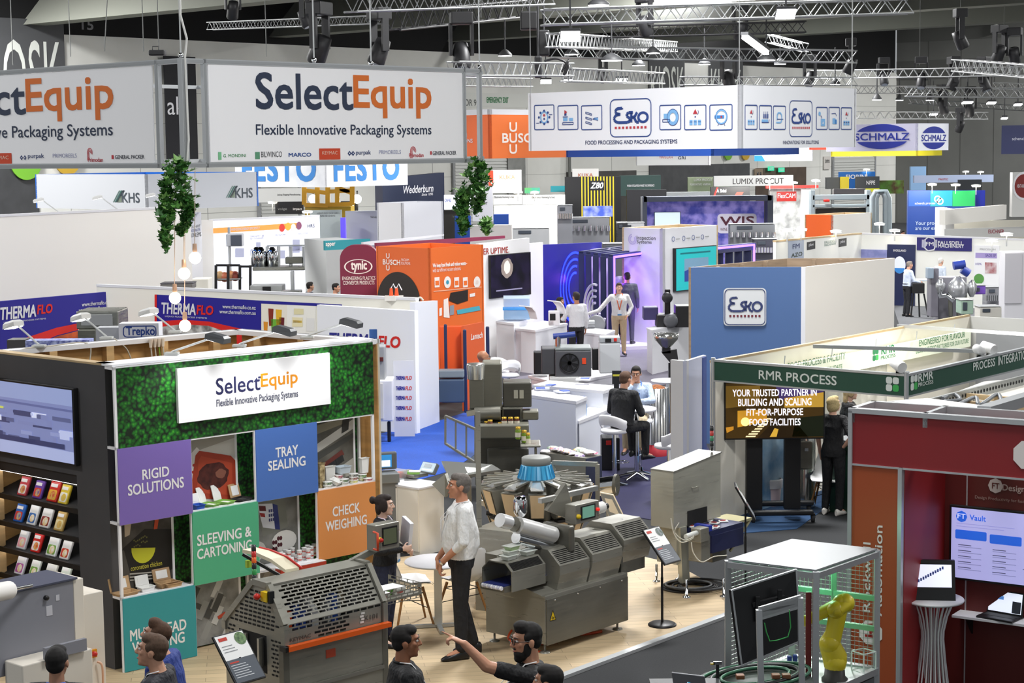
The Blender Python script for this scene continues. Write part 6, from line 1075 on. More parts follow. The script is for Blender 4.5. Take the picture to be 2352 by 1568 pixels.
q=Z(2083,727);person('grey-haired man in pale blue shirt leaning by the tall black stool',q,rd(-75),1.66,.016,shirt='#cdd8ee',sleeve=.95,trous='#23242a',hair='#8a8078',skin='#c9957c',elR=(.24,.12,1.12),wrR=(.16,.36,1.06),elL=(-.24,.14,1.12),wrL=(-.1,.36,1.06),lean=(6,0))
far('white-haired person seated behind the grey machine in the purple booth',2160,640,55.5,-60,1.62,shirt='#c9d3e2',hair='#e4e0da',skin='#d3a58c')
far('man in dark brown polo with hands on hips, back turned, by the display fridge',480,620,57,-10,1.76,shirt='#3a342e',sleeve=.38,hair='#2a201a',skin='#c08e72',elR=(.33,-.1,1.14),wrR=(.18,-.06,1.0),elL=(-.33,-.1,1.14),wrL=(-.18,-.06,1.0))
far('man in black polo with blue lanyard in front of the pale partition end',712,660,47,-60,1.72,shirt='#17181c',sleeve=.38,hair='#1c1512',skin='#c29478',lanyard='#2f7ac0')
far('person in black half hidden by the maroon curved stand',771,650,46,-100,1.75,shirt='#17171a',sleeve=.9,hair='#1a1513')
far('bald man bending behind the pumps below the light wall',460,590,58,160,1.7,shirt='#2b2b30',style='bald',skin='#d9ab94')
for lab,x,y,d,kw in(('dark-haired head behind the grey filling line',1361,560,60,dict(hair='#231a16')),('bald head in front of the dark benches',1409,565,57,dict(style='bald',skin='#cf9d84')),('dark-haired person behind the pale low partition',828,540,66,dict(hair='#1a1411')),('bald person in pale shirt beside the bottles',845,535,67,dict(style='bald',shirt='#d9dde4')),('man in white shirt standing by the blue and green light panel',2074,500,72,dict(shirt='#e6e8ee',hair='#2a1f1a',sleeve=.9)),('woman with dark hair seated beside the man by the blue and green panel',2052,515,70,dict(shirt='#cfd4dc',hair='#211815',fem=True,style='long')),('dark-haired woman at the counter under the grey name boards',1180,510,72,dict(shirt='#2a2a2e',hair='#191311',fem=True,style='long'))):
 far(lab,x,y,d,random.choice((150,200,-60)),D(x,y-14,d).z if 1.4<D(x,y-14,d).z<1.95 else 1.7,vox=.022,**kw)
#  green fascia booth
def wallp(name,lab,f,u0,u1,z0,z1,mat,t=.05,y=0,cat='wall panel',top=None):
 T=thing(name,lab,cat,f.at((u0+u1)/2,y,z0));m=MB(f.X);m.bx(u0,y,z0,u1,y+t,z1,mat);m.put('panel',T)
 if top:m=MB(f.X);m.bx(u0,y-.005,z1,u1,y+t+.005,z1+.03,top);m.put('top_edge',T)
 return T
def let(T,f,rows,y=-.006,par=None):
 m=MB(f.X)
 for r in rows:ft(f,m,r[0],r[1],r[2],(r[1],r[3])if not isinstance(r[3],tuple)else r[3],(r[1],r[4])if not isinstance(r[4],tuple)else r[4],r[5],y,bold=r[6]if len(r)>6 else 0,shear=r[7]if len(r)>7 else 0)
 return m.put('lettering',par or T)
def leaf(f,m,x,y,s,cols,off=-.008):
 u,v=f.uv(x,y);k=s
 for(a,b),c in zip(((0,1),(1,1),(0,0),(1,0)),cols):P=rrect(u+a*k*1.08,v+b*k*1.08,u+a*k*1.08+k,v+b*k*1.08+k,k*.3,3);m.add([(p,off,q)for p,q in P],[list(range(len(P)))],c)
HR=2.2;GD=M('#1f4a3a',.5);LT=M('#d9e0da',.5);LGN=M('#3fae55',.5);DGN=M('#1f7a4a',.5)
PA=Z(1638,828,HR);PB=Z(2082,862,HR);PE=Z(2228,722,HR);f1=FR(PA,PB);f2=FR(PB,PB+(PE-PA));f3=FR(PA,PE)
T=thing('fascia','dark green booth fascia with white lettering and four-petal logos','sign',V((PB.x,PB.y,1.95)));zb1=f1.uv(1640,872)[1]
for f,L in((f1,f1.L),(f2,f2.L*1.15)):m=MB(f.X);m.bx(0,-.01,zb1,L,.03,HR,GD);m.put('fascia_board',T);m=MB(f.X);m.bx(0,-.02,HR-.01,L,.04,HR+.02,ALU);m.bx(0,-.02,zb1-.02,L,.04,zb1,ALU);m.put('rail',T)
for p in(PA,PB):m=MB();m.tube([V((p.x,p.y,0)),V((p.x,p.y,HR+.04))],.03,ALU,8);m.put('post',T)
let(T,f1,[('RMR PROCESS',1744,1923,(1744,849),(1744,870),LT,.02)],-.014);let(T,f2,[('RMR',2107,2141,858,(2107,877),LT,.03),('PROCESS',2107,2141,(2107,879),(2107,888),LT,.02),('PROCESS',2233,2283,(2240,831),(2240,850),LT,.02),('INTEGRATION',2290,2362,(2295,817),(2295,838),LT,.02)],-.014)
m=MB(f1.X);leaf(f1,m,2036,897,.085,(LGN,LGN,LT,LT)[::-1]if 0 else(LT,LT,LT,LGN),-.015);m.put('logo',T);m=MB(f2.X);leaf(f2,m,2089,897,.09,(LT,LT,LT,LGN),-.015);m.put('logo',T)
CR=M('#efe9da',.55);wallp('booth_wall','long cream inner wall of the green fascia booth with a timber top edge',f3,0,f3.L,0,HR-.03,CR,.05,0,top=PLY)
P4_=PE+(PB-PA)*1.5;f4=FR(PE,P4_);wallp('booth_wall','grey rear wall of the green fascia booth at the right',f4,0,f4.L,0,HR-.03,M('#b9b9b6',.5),.05);m=MB(f4.X);[m.bx(.12+1.0*i,-.012,.9,1.02+1.0*i,-.002,1.9,M('#8b8d90',.5))for i in range(2)];m.one('grey_panel','grey recessed panels on the rear wall behind the spotlights','panel')
T=thing('inner_banner','pale illuminated banner with green slogans along the inner wall','sign',f3.at(1,-.3,2));fI=FR(f3.at(0,-.25),f3.at(f3.L,-.25));u0=fI.uv(1790,845)[0];u1=fI.uv(2230,760)[0];vb=fI.uv(2230,795)[1];vt=fI.uv(2230,758)[1];m=MB(fI.X);m.bx(u0,0,vb,u1,.06,vt,M('#f1f6dc',.5,e=.25));m.put('panel',T)
let(T,fI,[('FOOD PROCESS & FACILITY',1809,1941,(1940,808),(1941,824),DGN),('AND VALIDATE',1880,1934,(1930,836),(1930,846),DGN),('RMR',2024,2055,(2055,790),(2055,808),DGN,.03),('PROCESS',2023,2056,(2055,811),(2055,819),DGN,.01),('ENGINEERED FOR FLAVOUR',2111,2216,(2216,760),(2216,774),DGN),('DESIGNING FOOD FACTORIES FOR OUR FUTURE',2104,2224,(2223,777),(2223,787),DGN)],-.006);m=MB(fI.X);leaf(fI,m,2004,829,.085,(DGN,DGN,DGN,LGN));m.put('logo',T)
for i in range(5):a=f3.at(f3.L*(.18+.17*i),-.22,1.75);m=MB();m.bar(a,a+V((.05,.1,.38)),.012,ALU);m.one('banner_strut','slim strut behind the pale inner banner, %s from the left'%('first','second','third','fourth','fifth')[i],'bracket','banner struts')
for a,b,lab in(((1868,795),(2245,806),'lower'),((2062,748),(2370,768),'upper')):m=MB();m.bar(Z(*a,HR),Z(*b,HR),.05,ALU);m.one('cross_rail','aluminium cross rail over the green fascia booth, %s one'%lab,'rail')
def canspot(lab,p,d,rz):
 T=thing('spotlight',lab,'lamp',p,'can spotlights');X=MX.Translation(p)@MX.Rotation(rz,4,'Z')@MX.Rotation(rd(105),4,'X');m=MB(X);m.lathe((0,0,0),[(.0,-.1),(.06,-.1),(.075,.06),(.07,.1)],M('#e9e9e7',.4),16);m.put('lamp_head',T);m=MB(X);m.lathe((0,0,.09),[(.068,0),(0,-.01)],BLK,16);m.put('lens',T);m=MB(MX.Translation(p));m.bx(-.02,-.02,-.14,.02,.02,-.05,BLK);m.bx(-.02,-.02,-.1,.14,.02,-.08,ALU);m.put('bracket',T)
canspot('black-lensed spotlight at the corner of the green fascia',Z(2062,838,HR+.12),0,.4);canspot('left white spotlight of the pair above the right fascia',Z(2248,803,HR+.1),0,2.6);canspot('right white spotlight of the pair above the right fascia',Z(2270,798,HR+.1),0,.6)
q=Z(1740,1192);q2=Z(1860,1180);fT=FR(V((D(1667,950,24.3).x,24.3,0)),V((D(1891,950,24.3).x,24.3,0)))
def d_rmr(m,U,Vv,y):
 G=lambda c,e=.7:M(c,.3,e=e)
 P_(m,U,Vv,[(.55,.7),(1,.55),(1,1),(.5,1)],G('#4a3a70',.4),y);P_(m,U,Vv,[(0,.55),(.35,.6),(.35,.95),(0,.95)],G('#8a6a2a',.3),y);P_(m,U,Vv,[(.6,.55),(1,.55),(1,.82),(.6,.72)],G('#c79a3a',.5),y-.001);P_(m,U,Vv,[(.32,0),(.55,.4),(.66,.4),(.85,0)],G('#3a2a12',.2),y-.001);P_(m,U,Vv,[(.68,.02),(1,.02),(1,.4),(.72,.36)],G('#1d2413',.2),y-.001)
 P_(m,U,Vv,[(.12,.2),(.42,.3),(.42,.52),(.12,.5)],G('#c9902a',.7),y-.001);disc(m,U(.2),Vv(.3),.06,G('#ffdf8a',1.2),y-.002,14)
 for i in range(8):P_(m,U,Vv,[(.2+.03*i,.02+.045*i),(.3+.022*i,.02+.045*i),(.31+.022*i,.045+.045*i),(.21+.03*i,.045+.045*i)],G('#f2dfae',.9),y-.003)
 P_(m,U,Vv,[(.01,.1),(.08,.16),(.08,.22),(.0,.2)],G('#c98a2a',.6),y-.002);P_(m,U,Vv,[(.45,.02),(.5,.18),(.54,.16),(.52,.02)],G('#e0b040',.7),y-.003)
T=screen('display_screen','large slogan screen with night-time plant picture on the wheeled black stand',fT,1667,880,1891,1004,M('#4d3814',.3,e=.3),d_rmr)
let(T,fT,[('YOUR TRUSTED PARTNER IN',1681,1874,(1681,893),(1681,909),M('#f5f3fb',.4,e=.8),.02),('BUILDING AND SCALING',1694,1862,914,931,M('#f5f3fb',.4,e=.8),.02),('FIT-FOR-PURPOSE',1713,1843,937,953,M('#f5f3fb',.4,e=.8),.02),('FOOD FACILITIES',1720,1837,960,976,M('#f5f3fb',.4,e=.8),.02)],-.068)
T=thing('screen_stand','black twin-column wheeled stand under the slogan screen','stand',(3.6,24.4,0));m=MB()
for x in(1732,1820):m=MB();p=D(x,1000,24.42);m.bx(p.x-.11,24.38,.12,p.x+.11,24.5,1.35,BLK,.01);m.put('column',T)
for y in(24.1,24.75):m=MB();a=D(1720,1200,y).x;c=D(1868,1200,y).x;m.bx(a,y-.05,.1,c,y+.05,.17,BLK,.02);m.put('base_bar',T)
for x,y in((3.2,24.1),(4.0,24.1),(3.25,24.75),(4.05,24.75)):m=MB();m.lathe((x,y,.05),[(.0,-.02),(.05,-.02),(.05,.02),(0,.02)],RUB,14,ax='x');m.bx(x-.03,y-.02,.06,x+.03,y+.02,.12,BLK);m.put('caster',T)
q=Z(1845,1170);T=thing('water_cooler','tall stainless water cooler with clear bottle behind the screen stand','water cooler',(q.x,25.2,0));X=MX.Translation((D(1845,1100,25.2).x,25.2,0));m=MB(X);m.lathe((0,0,0),[(.17,0),(.17,1.0),(.16,1.02),(0,1.02)],M('#c9cac6',.2,.85),24);m.put('body',T);m=MB(X);m.lathe((0,0,1.02),[(.06,0),(.13,.06),(.14,.3),(.1,.36),(0,.36)],M('#dcebf3',.1,a=.45),20);m.put('bottle',T);m=MB(X);m.bx(-.1,-.19,.55,.1,-.12,.95,SGD,.02);m.bx(-.02,-.24,.82,.03,-.18,.86,CHR);m.put('tap_panel',T)
q=Z(1770,1172);T=thing('waste_bin','pinkish bin with a white plastic liner between the stand columns','bin',(q.x,25.3,0));X=MX.Translation((D(1768,1150,25.3).x,25.3,0));m=MB(X);m.lathe((0,0,0),[(.14,0),(.17,.38),(.16,.38),(.13,.02)],M('#c7b3b8',.5),20);m.put('bin',T);m=MB(X);m.lathe((0,0,.34),[(.175,-.08),(.18,.03),(.165,.05),(.15,.0)],M('#f2eef0',.5),20,sx=1.02);m.put('liner',T)
ch2=dup(ch,V((D(1900,1150,24.9).x,24.9,0)),rd(160),'pale chair beside the blonde woman in the green fascia booth')
wallp('blue_panel','pale blue graphic panel behind the water cooler',f3,f3.L*.12,f3.L*.34,.0,1.5,M('#5f8fb8',.5,k='mottle',s=.4,c2='#a9c4d6'),.02,-.03);wallp('photo_panel','panel with faint tank photo behind the blonde women',f3,f3.L*.36,f3.L*.62,.3,1.8,M('#d9d6cc',.5,k='mottle',s=.5,c2='#a8a69c'),.02,-.03)
p=Z(1945,1170);m=MB(MX.Translation((p.x+.16,p.y-.15,0))@MX.Rotation(.73,4,'Z'));m.bx(-.3,-.2,0,.5,.3,.98,M('#1d3f30',.5));m.bx(-.31,-.21,.98,.51,.31,1.02,ALU);m.one('counter','dark green counter with grey edging beside the orange column','counter')
PG=Z(1625,822,HR);fg=FR(Z(1540,826,HR),Z(1577,829,HR));T=thing('closet_wall','pale grey partition end left of the green fascia','wall panel',fg.at(0));m=MB(fg.X);m.bx(0,0,0,fg.L,.05,HR,M('#d4d4d8',.5));m.put('front_panel',T);fh=FR(fg.at(fg.L),Z(1622,815,HR));m=MB(fh.X);m.bx(0,.0,0,fh.L,.05,HR,M('#b9bfd6',.5));m.put('side_panel',T);m=MB(fh.X);m.bx(fh.L-.16,-.012,0,fh.L-.02,.0,HR-.02,M('#1d3f8a',.5));m.put('blue_edge',T,'dark blue edge strip')  # side panel's bluish grey has its shade put into the colour
#  red corner booth
PR=Z(1950,947,2.8);PQ=Z(2352,976,2.8);fR=FR(PR,PQ+(PQ-PR)*.6);R1=M('#7a262b',.5,k='mottle',s=.05,c2='#971c20');R2=M('#b0502a',.5);R3=M('#5c1a17',.5);zf=fR.uv(1950,1063)[1];uc=fR.uv(2063,1200)[0]
T=thing('corner_booth','red and orange corner booth with aluminium edges at the right','booth',fR.at(0));m=MB(fR.X);m.bx(0,0,zf,fR.L,.04,2.8,R1);m.put('fascia',T,'dark red fascia')
m=MB(fR.X);m.bx(.02,0,0,uc,.04,zf-.01,M('#a44c26',.5));col=m.put('column',T,'orange-red column with vertical lettering')
m=MB(fR.X)
for u in(0,uc):m.bx(u-.0,-.02,0,u+.035,.05,2.82 if u==0 else zf,ALU)
m.bx(0,-.01,zf-.015,fR.L,.05,zf,ALU);m.put('edge_profile',T)
m=MB(fR.X);m.bx(0,-.02,2.8,fR.L,.05,2.84,ALU);m.bx(.0,.45,2.72,fR.L,.5,2.84,ALU);m.bx(0,0,2.72,.05,.5,2.84,ALU);m.bx(uc+.2,.0,2.72,uc+.24,.5,2.84,ALU);m.put('top_rail',T)
bd=1.0;m=MB(fR.X);m.bx(uc+.02,bd,0,fR.L,bd+.05,2.7,R3);bw=m.put('rear_wall',T,'dark red rear wall');m=MB(fR.X);m.bx(uc,.04,0,uc+.04,bd,2.7,M('#9a1d1f',.5));m.put('side_wall',T)
m=MB(fR.X);us=fR.uv(2218,1250,-bd)[0];m.bx(us,bd-.004,0,us+.012,bd,2.7,ALU);m.put('wall_joint',T)
WT2=M('#e9e2de',.5);m=MB(fR.X);a=fR.uv(1992,1400);b=fR.uv(2028,1205);ua_,ub=fR.uv(1982,1400)[0],fR.uv(1999,1400)[0];vlo=fR.uv(1990,1405)[1];txt(m,'Rockwell',ua_,vlo,ub,fR.uv(1990,1245)[1],WT2,-.004,.02,vert=True);txt(m,'Automation',fR.uv(2008,1400)[0],vlo-.02,fR.uv(2026,1400)[0],fR.uv(2010,1205)[1],WT2,-.004,.02,vert=True);m.put('lettering',col)
m=MB(fR.X);u,v=fR.uv(2000,1452);r=.11;O8=lambda r:[(u+r*math.cos(rd(22.5+45*i)),-.004,v+r*math.sin(rd(22.5+45*i)))for i in range(8)];m.add(O8(r),[list(range(8))],WT2);RDL=M('#a02a22',.5);line2(m,[(u-.05,v-.03),(u+.05,v-.03),(u+.05,v+.005),(u-.0,v+.02),(u-.0,v-.03)],.022,RDL,-.006);line2(m,[(u-.1,v+.05),(u+.09,v+.09)],.012,RDL,-.006);m.put('logo',col)
m=MB(fR.X);u,v=fR.uv(2360,1045);m.add([(u+.12*math.cos(rd(22.5+45*i)),-.006,v+.12*math.sin(rd(22.5+45*i)))for i in range(8)],[list(range(8))],WT2);m.put('logo',T)
fRB=FR(fR.at(0,bd),fR.at(fR.L,bd));T2=thing('wall_lettering','pale software name and slogan on the dark red rear wall','sign',fRB.at(fRB.uv(2300,1120)[0],-.01,2));let(T2,fRB,[('Design Hub',2303,2395,(2303,1111),(2303,1130),M('#b9a49c',.5),.015),('Design Productivity for faster',2240,2362,1137,1146,M('#a98c84',.5))]);m=MB(fRB.X);u,v=fRB.uv(2287,1115);disc(m,u,v,.065,M('#c9bdb6',.5),-.006,8);txt(m,'FT',u-.03,v-.025,u+.035,v+.025,R3,-.008,.02);m.put('logo',T2)
def d_ft(m,U,Vv,y):
 G=lambda c,e=.6:M(c,.3,e=e);a=G('#2a62d8');disc(m,U(.1),Vv(.88),.05,a,y,8);txt(m,'FT',U(.06),Vv(.85),U(.14),Vv(.92),G('#dfe2f8'),y-.002,.02);txt(m,'Vault',U(.18),Vv(.84),U(.34),Vv(.92),a,y,.02)
 for i in range(2):
  rr(m,U(.04+.34*i),Vv(.56-.02*i),U(.35+.34*i),Vv(.69-.02*i),.012,a,y)
  for j in range(5):rect(m,U(.07+.34*i),Vv(.47-.08*j-.02*i),U(.2+.34*i),Vv(.48-.08*j-.02*i),G('#4a4a66',.4),y);rect(m,U(.07+.34*i),Vv(.445-.08*j-.02*i),U(.3+.34*i),Vv(.452-.08*j-.02*i),G('#8a8ab0',.4),y)
 for j in range(2):rect(m,U(.05),Vv(.78-.04*j),U(.62-.1*j),Vv(.785-.04*j),G('#9a9ad8',.4),y)
 rect(m,U(.78),Vv(.25),U(1),Vv(.68),G('#20222c',.1),y);rect(m,U(.8),Vv(.3),U(1),Vv(.66),G('#e6e8f6'),y-.001);P_(m,U,Vv,[(.7,.22),(1,.22),(1,.26),(.78,.26)],G('#2b2d38',.1),y-.001)
screen('wall_screen','large bluish presentation screen on the dark red rear wall',fRB,2186,1164,2420,1352,M('#b3b2ea',.3,e=.6),d_ft,.04)
u0,v0=fRB.uv(2186,1412,.22);m=MB(fRB.X);m.bx(u0,-.22,v0-.02,fRB.L,0,v0,WH);T=thing('wall_shelf','white shelf on the dark red rear wall carrying a laptop','shelf',fRB.at(u0,-.1,v0));m.put('board',T);m=MB(fRB.X);m.ext([(u0+.1,-.18,v0-.02),(u0+.1,0,v0-.02),(u0+.1,0,v0-.2)],(.015,0,0),BLK);m.put('bracket',T)
def laptop(lab,p,rz,w,d,scr,back=False,open_=100,cs=None,h=None):
 cs=cs or BLK;T=thing('laptop',lab,'laptop',p);X=MX.Translation(p)@MX.Rotation(rz,4,'Z');h=h or d;m=MB(X);m.bx(-w/2,-d/2,0,w/2,d/2,.018,cs,.004);m.put('base',T);m=MB(X);m.bx(-w*.44,-d*.1,.018,w*.44,d*.4,.0195,M('#2d2e31',.6));m.put('keyboard',T);Y_=X@MX.Translation((0,d/2,.015))@MX.Rotation(rd(90-open_),4,'X');m=MB(Y_);m.bx(-w/2,-.008,0,w/2,.004,h,cs,.003);l_=m.put('lid',T)
 m=MB(Y_)
 if back:disc(m,0,h*.5,.02,M('#2fb4e0',.3,e=.8),.006,12);line2(m,[(-.01,h*.5-.02),(.01,h*.5+.02)],.006,M('#dff3fb',.3,e=.8),.0065);m.put('logo',l_)
 else:
  rect(m,-w*.46,h*.08,w*.46,h*.94,M('#dfe6f6',.3,e=.8),-.0095)
  if scr==1:rect(m,-w*.44,h*.6,-w*.05,h*.75,M('#5a8fd8',.3,e=.5),-.0105);rect(m,w*.2,h*.1,w*.44,h*.6,M('#3a3f4a',.3),-.0105)
  else:[rect(m,-w*.3+w*.07*i,h*(.2+.07*i),-w*.22+w*.07*i,h*(.3+.07*i),M('#3a4a80',.3,e=.2),-.0105)for i in range(8)]
  m.put('display',T)
 return T
p=fRB.at(fRB.uv(2295,1420,.12)[0],-.12,v0);laptop('small black open laptop on the white wall shelf',p,fRB.rz-.15,.33,.2,1)
q=Z(2143,1373,1.2);T=thing('bar_table','tall white table with curved wire base before the dark red wall','table',(q.x,q.y,0));X=MX.Translation((q.x,q.y,0));m=MB(X);m.lathe((0,0,1.18),[(0,0),(.255,0),(.26,.01),(.255,.02),(0,.02)],WH,40);m.put('tabletop',T)
for i in range(20):a=2*math.pi*i/20;m=MB(X);m.tube([(r*math.cos(a),r*math.sin(a),z)for r,z in((.17,1.18),(.12,1.05),(.092,.92),(.09,.85),(.11,.65),(.15,.35),(.21,.02))],.0075,M('#e9e9ea',.35),6);m.put('wire_leg',T)
m=MB(X);m.tube([(.21*math.cos(t),.21*math.sin(t),.015)for t in[2*math.pi*i/30 for i in range(31)]],.008,WH,6,False);m.put('base_ring',T)
p=V((q.x-.03,q.y+.02,1.2));T=thing('display_computer','black boxed touch display with a line drawing on the tall white table','computer',p);X=MX.Translation(p)@MX.Rotation(-.12,4,'Z');m=MB(X);m.ext([(-.2,-.1,0),(-.2,.12,0),(-.2,.04,.32),(-.2,-.0,.32)],(.41,0,0),BLK);m.put('case',T);Y_=X@MX.Translation((0,-.1,0))@MX.Rotation(rd(-17),4,'X');m=MB(Y_);rect(m,-.17,.11,.18,.30,M('#e3e6fb',.3,e=.8),-.004);[rect(m,-.1+.02*i,.15+.011*i,-.085+.02*i,.175+.011*i,M('#3a4a8a',.3,e=.2),-.006)for i in range(11)];m.put('display',T)
zc_=1.9;c1=Z(1672,1287,zc_);c2_=Z(1874,1312,zc_);c3=Z(2015,1263,zc_);c4=c1+(c3-c2_);T=thing('robot_cage','aluminium framed robot cage with pale roof and mesh sides','machine',(c2_.x,c2_.y,0));CC=[c1,c2_,c3,c4];zt_=.95
for c in CC:m=MB();m.bar(V((c.x,c.y,0)),V((c.x,c.y,zc_)),.045,ALU);m.put('post',T)
m=MB();m.ext(CC,(0,0,.012),M('#868a8c',.45,.2));m.put('roof',T,'pale grey roof sheet');m=MB()
for a,b in zip(CC,CC[1:]+CC[:1]):m.bar(a-V((0,0,.03)),b-V((0,0,.03)),.045,ALU);m.bar(V((a.x,a.y,zt_)),V((b.x,b.y,zt_)),.05,ALU)
for z in(1.28,1.52):m.bar(V((c3.x,c3.y,z)),V((c4.x,c4.y,z)),.04,M('#8fd0a8',.4,.3));m.bar(V((c2_.x,c2_.y,1.22)).lerp(V((c3.x,c3.y,1.22)),.98),V((c3.x,c3.y,1.22)),.01,ALU)
mid=c3.lerp(c4,.5);m.bar(V((mid.x,mid.y,zt_)),V((mid.x,mid.y,zc_)),.04,M('#8fd0a8',.4,.3));m.put('rail',T)
def meshside(a,b,n=20,z0=zt_,z1=zc_):
 m=MB();
 for i in range(1,n):p=a.lerp(b,i/n);m.bar(V((p.x,p.y,z0)),V((p.x,p.y,z1)),.0035,M('#a9b5ac',.4,.5))
 k=int((z1-z0)/.035)
 for i in range(1,k):z=z0+.035*i;m.bar(V((a.x,a.y,z)),V((b.x,b.y,z)),.0035,M('#a9b5ac',.4,.5))
 m.put('mesh_panel',T)
meshside(c3,c4);meshside(c4,c1)
m=MB();m.ext([V((c.x,c.y,zt_-.02))for c in CC],(0,0,.03),M('#c9cdcb',.4,.2));m.put('bench',T);m=MB();m.ext([V((c.x,c.y,.05))for c in CC],(0,0,zt_-.1),M('#5d6062',.5));m.put('cabinet',T);m=MB();p=c2_.lerp(c3,-.03)+V((-.03,.05,0));m.bx(p.x-.02,p.y-.01,1.0,p.x+.02,p.y+.01,1.74,M('#7a2420',.4));m.put('light_curtain',T,'dark red light curtain bar')
cen=(c1+c2_+c3+c4)/4;RB=D(1917,1560,cen.y-.15);RB=V((RB.x,RB.y,zt_+.01));YR=M('#dcc82a',.35);T=thing('robot','yellow articulated robot arm on a black base inside the cage','robot',RB);X=MX.Translation(RB)
pj=lambda x,y,dy=0:(lambda p:V((p.x-RB.x,dy,p.z-RB.z)))(D(x,y,RB.y+dy))
m=MB(X);b0=pj(1917,1530);m.lathe((0,0,0),[(.10,0),(.10,.02),(.08,.04),(.075,b0.z),(0,b0.z)],M('#3b3a36',.5),20);m.put('base',T)
J1=pj(1918,1510);J2=pj(1905,1478);J3=pj(1927,1395);J4=pj(1850,1425,.04)
def limb(n,pts,r):m=MB(X);m.tube(pts,r,YR,16,True,True,.75);m.sph(pts[0],r[0]*.98,YR,n=14);m.sph(pts[-1],r[-1]*.98,YR,n=14);m.put(n,T)
limb('shoulder',[J1+V((0,0,-.04)),J1,J2],[.09,.095,.08]);limb('lower_arm',[J2,J2.lerp(J3,.3)+V((.012,0,0)),J3],[.082,.066,.07]);limb('elbow',[J3+V((-.03,-.03,-.01)),J3+V((.05,.02,.03))],[.068,.076]);limb('forearm',[J3+V((.02,.02,.03)),J4+V((.05,0,.02)),J4],[.07,.056,.045])
m=MB(X);m.tube([J4,J4+V((-.04,0,-.04))],[.028,.022],BLK,10);m.put('gripper',T);m=MB(X)
for p in(J2+V((0,-.06,0)),J3+V((-.03,-.08,-.02))):m.lathe(p,[(.036,0),(.03,-.012),(0,-.012)],M('#c9b522',.4),16,ax='y')
m.put('joint_cap',T)
l=bpy.data.lights.new('cage_light','POINT');l.energy=5;l.color=(.35,1,.6);l.shadow_soft_size=.05;o=bpy.data.objects.new('cage_light',l);COL.objects.link(o);o.location=(cen.x+.08,cen.y+.25,1.8)
p=V((c3.x-.12,c3.y-.12,zt_+.01));m=MB(MX.Translation(p)@MX.Rotation(.6,4,'Z'))
for a in(0,.13):
 for b in(0,.13):m.bar((a,b,0),(a,b,.15),.008,M('#dfe8e4',.2))
for z in(0,.15):[m.bar((a,b,z),(c,d,z),.008,M('#dfe8e4',.2))for a,b,c,d in((0,0,.13,0),(.13,0,.13,.13),(.13,.13,0,.13),(0,.13,0,0))]
m.one('acrylic_box','clear acrylic cube frame on the cage bench','box')
p=D(1808,1520,cen.y+.1);T=thing('turntable','white box with plate of blue parts beside the robot','machine',(p.x,p.y,zt_));m=MB(MX.Translation((p.x,p.y,0)));m.bx(-.12,-.09,zt_,.12,.09,p.z-.01,M('#dfe4df',.4),.006);m.put('housing',T);m=MB(MX.Translation(p));m.lathe((.04,0,-.01),[(.09,0),(.095,.01),(0,.01)],M('#d3e0da',.4),24);m.put('plate',T);m=MB(MX.Translation(p));m.bx(.0,-.02,0,.035,.02,.05,M('#2a3f9a',.4),.008);m.bx(.045,-.01,0,.08,.03,.055,M('#2a3f9a',.4),.008);m.put('parts',T)
dm=12.6;A=[D(1681,1355,dm+.0),D(1829,1308,dm+.25),D(1838,1472,dm+.25),D(1704,1528,dm)];nb=V((.10,-.11,.02)).normalized()*.03;T=thing('monitor','large black monitor seen from behind on an aluminium frame','monitor',V(((A[3].x+A[2].x)/2,A[3].y,A[3].z)));m=MB();m.ext(A,-nb,M('#1c1c1e',.4));m.put('case',T);m=MB();[m.bar(a,b,.012,ALU)for a,b in zip(A,A[1:]+A[:1])];m.put('bezel',T)
m=MB();c=sum(A,V())/4;m.bar(c+V((-.12,-.05,.1)),c+V((.12,-.0,.14)),.04,BLK,.03);m.bar(c+V((-.08,-.06,.16)),c+V((-.08,-.06,-.02)),.03,BLK);m.bar(c+V((.08,-.03,.2)),c+V((.08,-.03,.02)),.03,BLK);m.put('bracket',T)
T=thing('monitor_stand','ribbed aluminium frame carrying the monitor, with green cable','frame',(D(1790,1560,12.35).x,12.35,0));Q=[D(1743,1400,12.3),D(1838,1372,12.5),D(1850,1600,12.5),D(1758,1600,12.3)]
for a,b in((0,3),(1,2)):m=MB();m.bar(Q[a],Q[b]+V((0,0,-.9)),.04,ALU);m.put('upright',T)
m=MB();[m.bar(Q[0]+V((0,0,-.018*i)),Q[1]+V((0,0,-.018*i)),.015,ALU,.04)for i in range(4)];m.put('cross_rail',T);m=MB();m.tube([D(x,y,12.3)for x,y in((1813,1400),(1816,1440),(1810,1462),(1785,1470),(1768,1472),(1760,1450),(1756,1430))],.004,LGN,6);m.put('cable',T,'green cable')
GB=M('#2c5c44',.4,.3);T=thing('oval_conveyor','green oval conveyor with brown carriers in front of the cage','conveyor',(D(1740,1560,12.9).x,12.9,.9));zo=D(1740,1545,12.95).z;co=D(1735,1560,12.95)
for s in(1.,.8,.62):m=MB();m.tube([V((co.x+s*(.42*math.cos(t)),co.y+s*.3*math.sin(t)+s*.16*math.cos(t),zo-.02))for t in[2*math.pi*i/40 for i in range(41)]],.014 if s!=.8 else.02,GB if s!=.8 else BLK,6,False);m.put('track',T)
m=MB();m.lathe((co.x,co.y,zo-.09),[(0,0),(.42,0),(.42,.04),(0,.04)],M('#39423d',.5),40,sy=.8);m.bx(co.x-.35,co.y-.25,0,co.x+.35,co.y+.25,zo-.09,DGR);m.put('bench',T)
for i,(x,y)in enumerate(((1700,1560),(1782,1562),(1806,1552))):p=D(x,y,12.85);m=MB();m.bx(p.x-.03,p.y-.03,zo-.01,p.x+.03,p.y+.03,zo+.02,M('#8a5a3c',.5),.004);m.put('carrier',T)
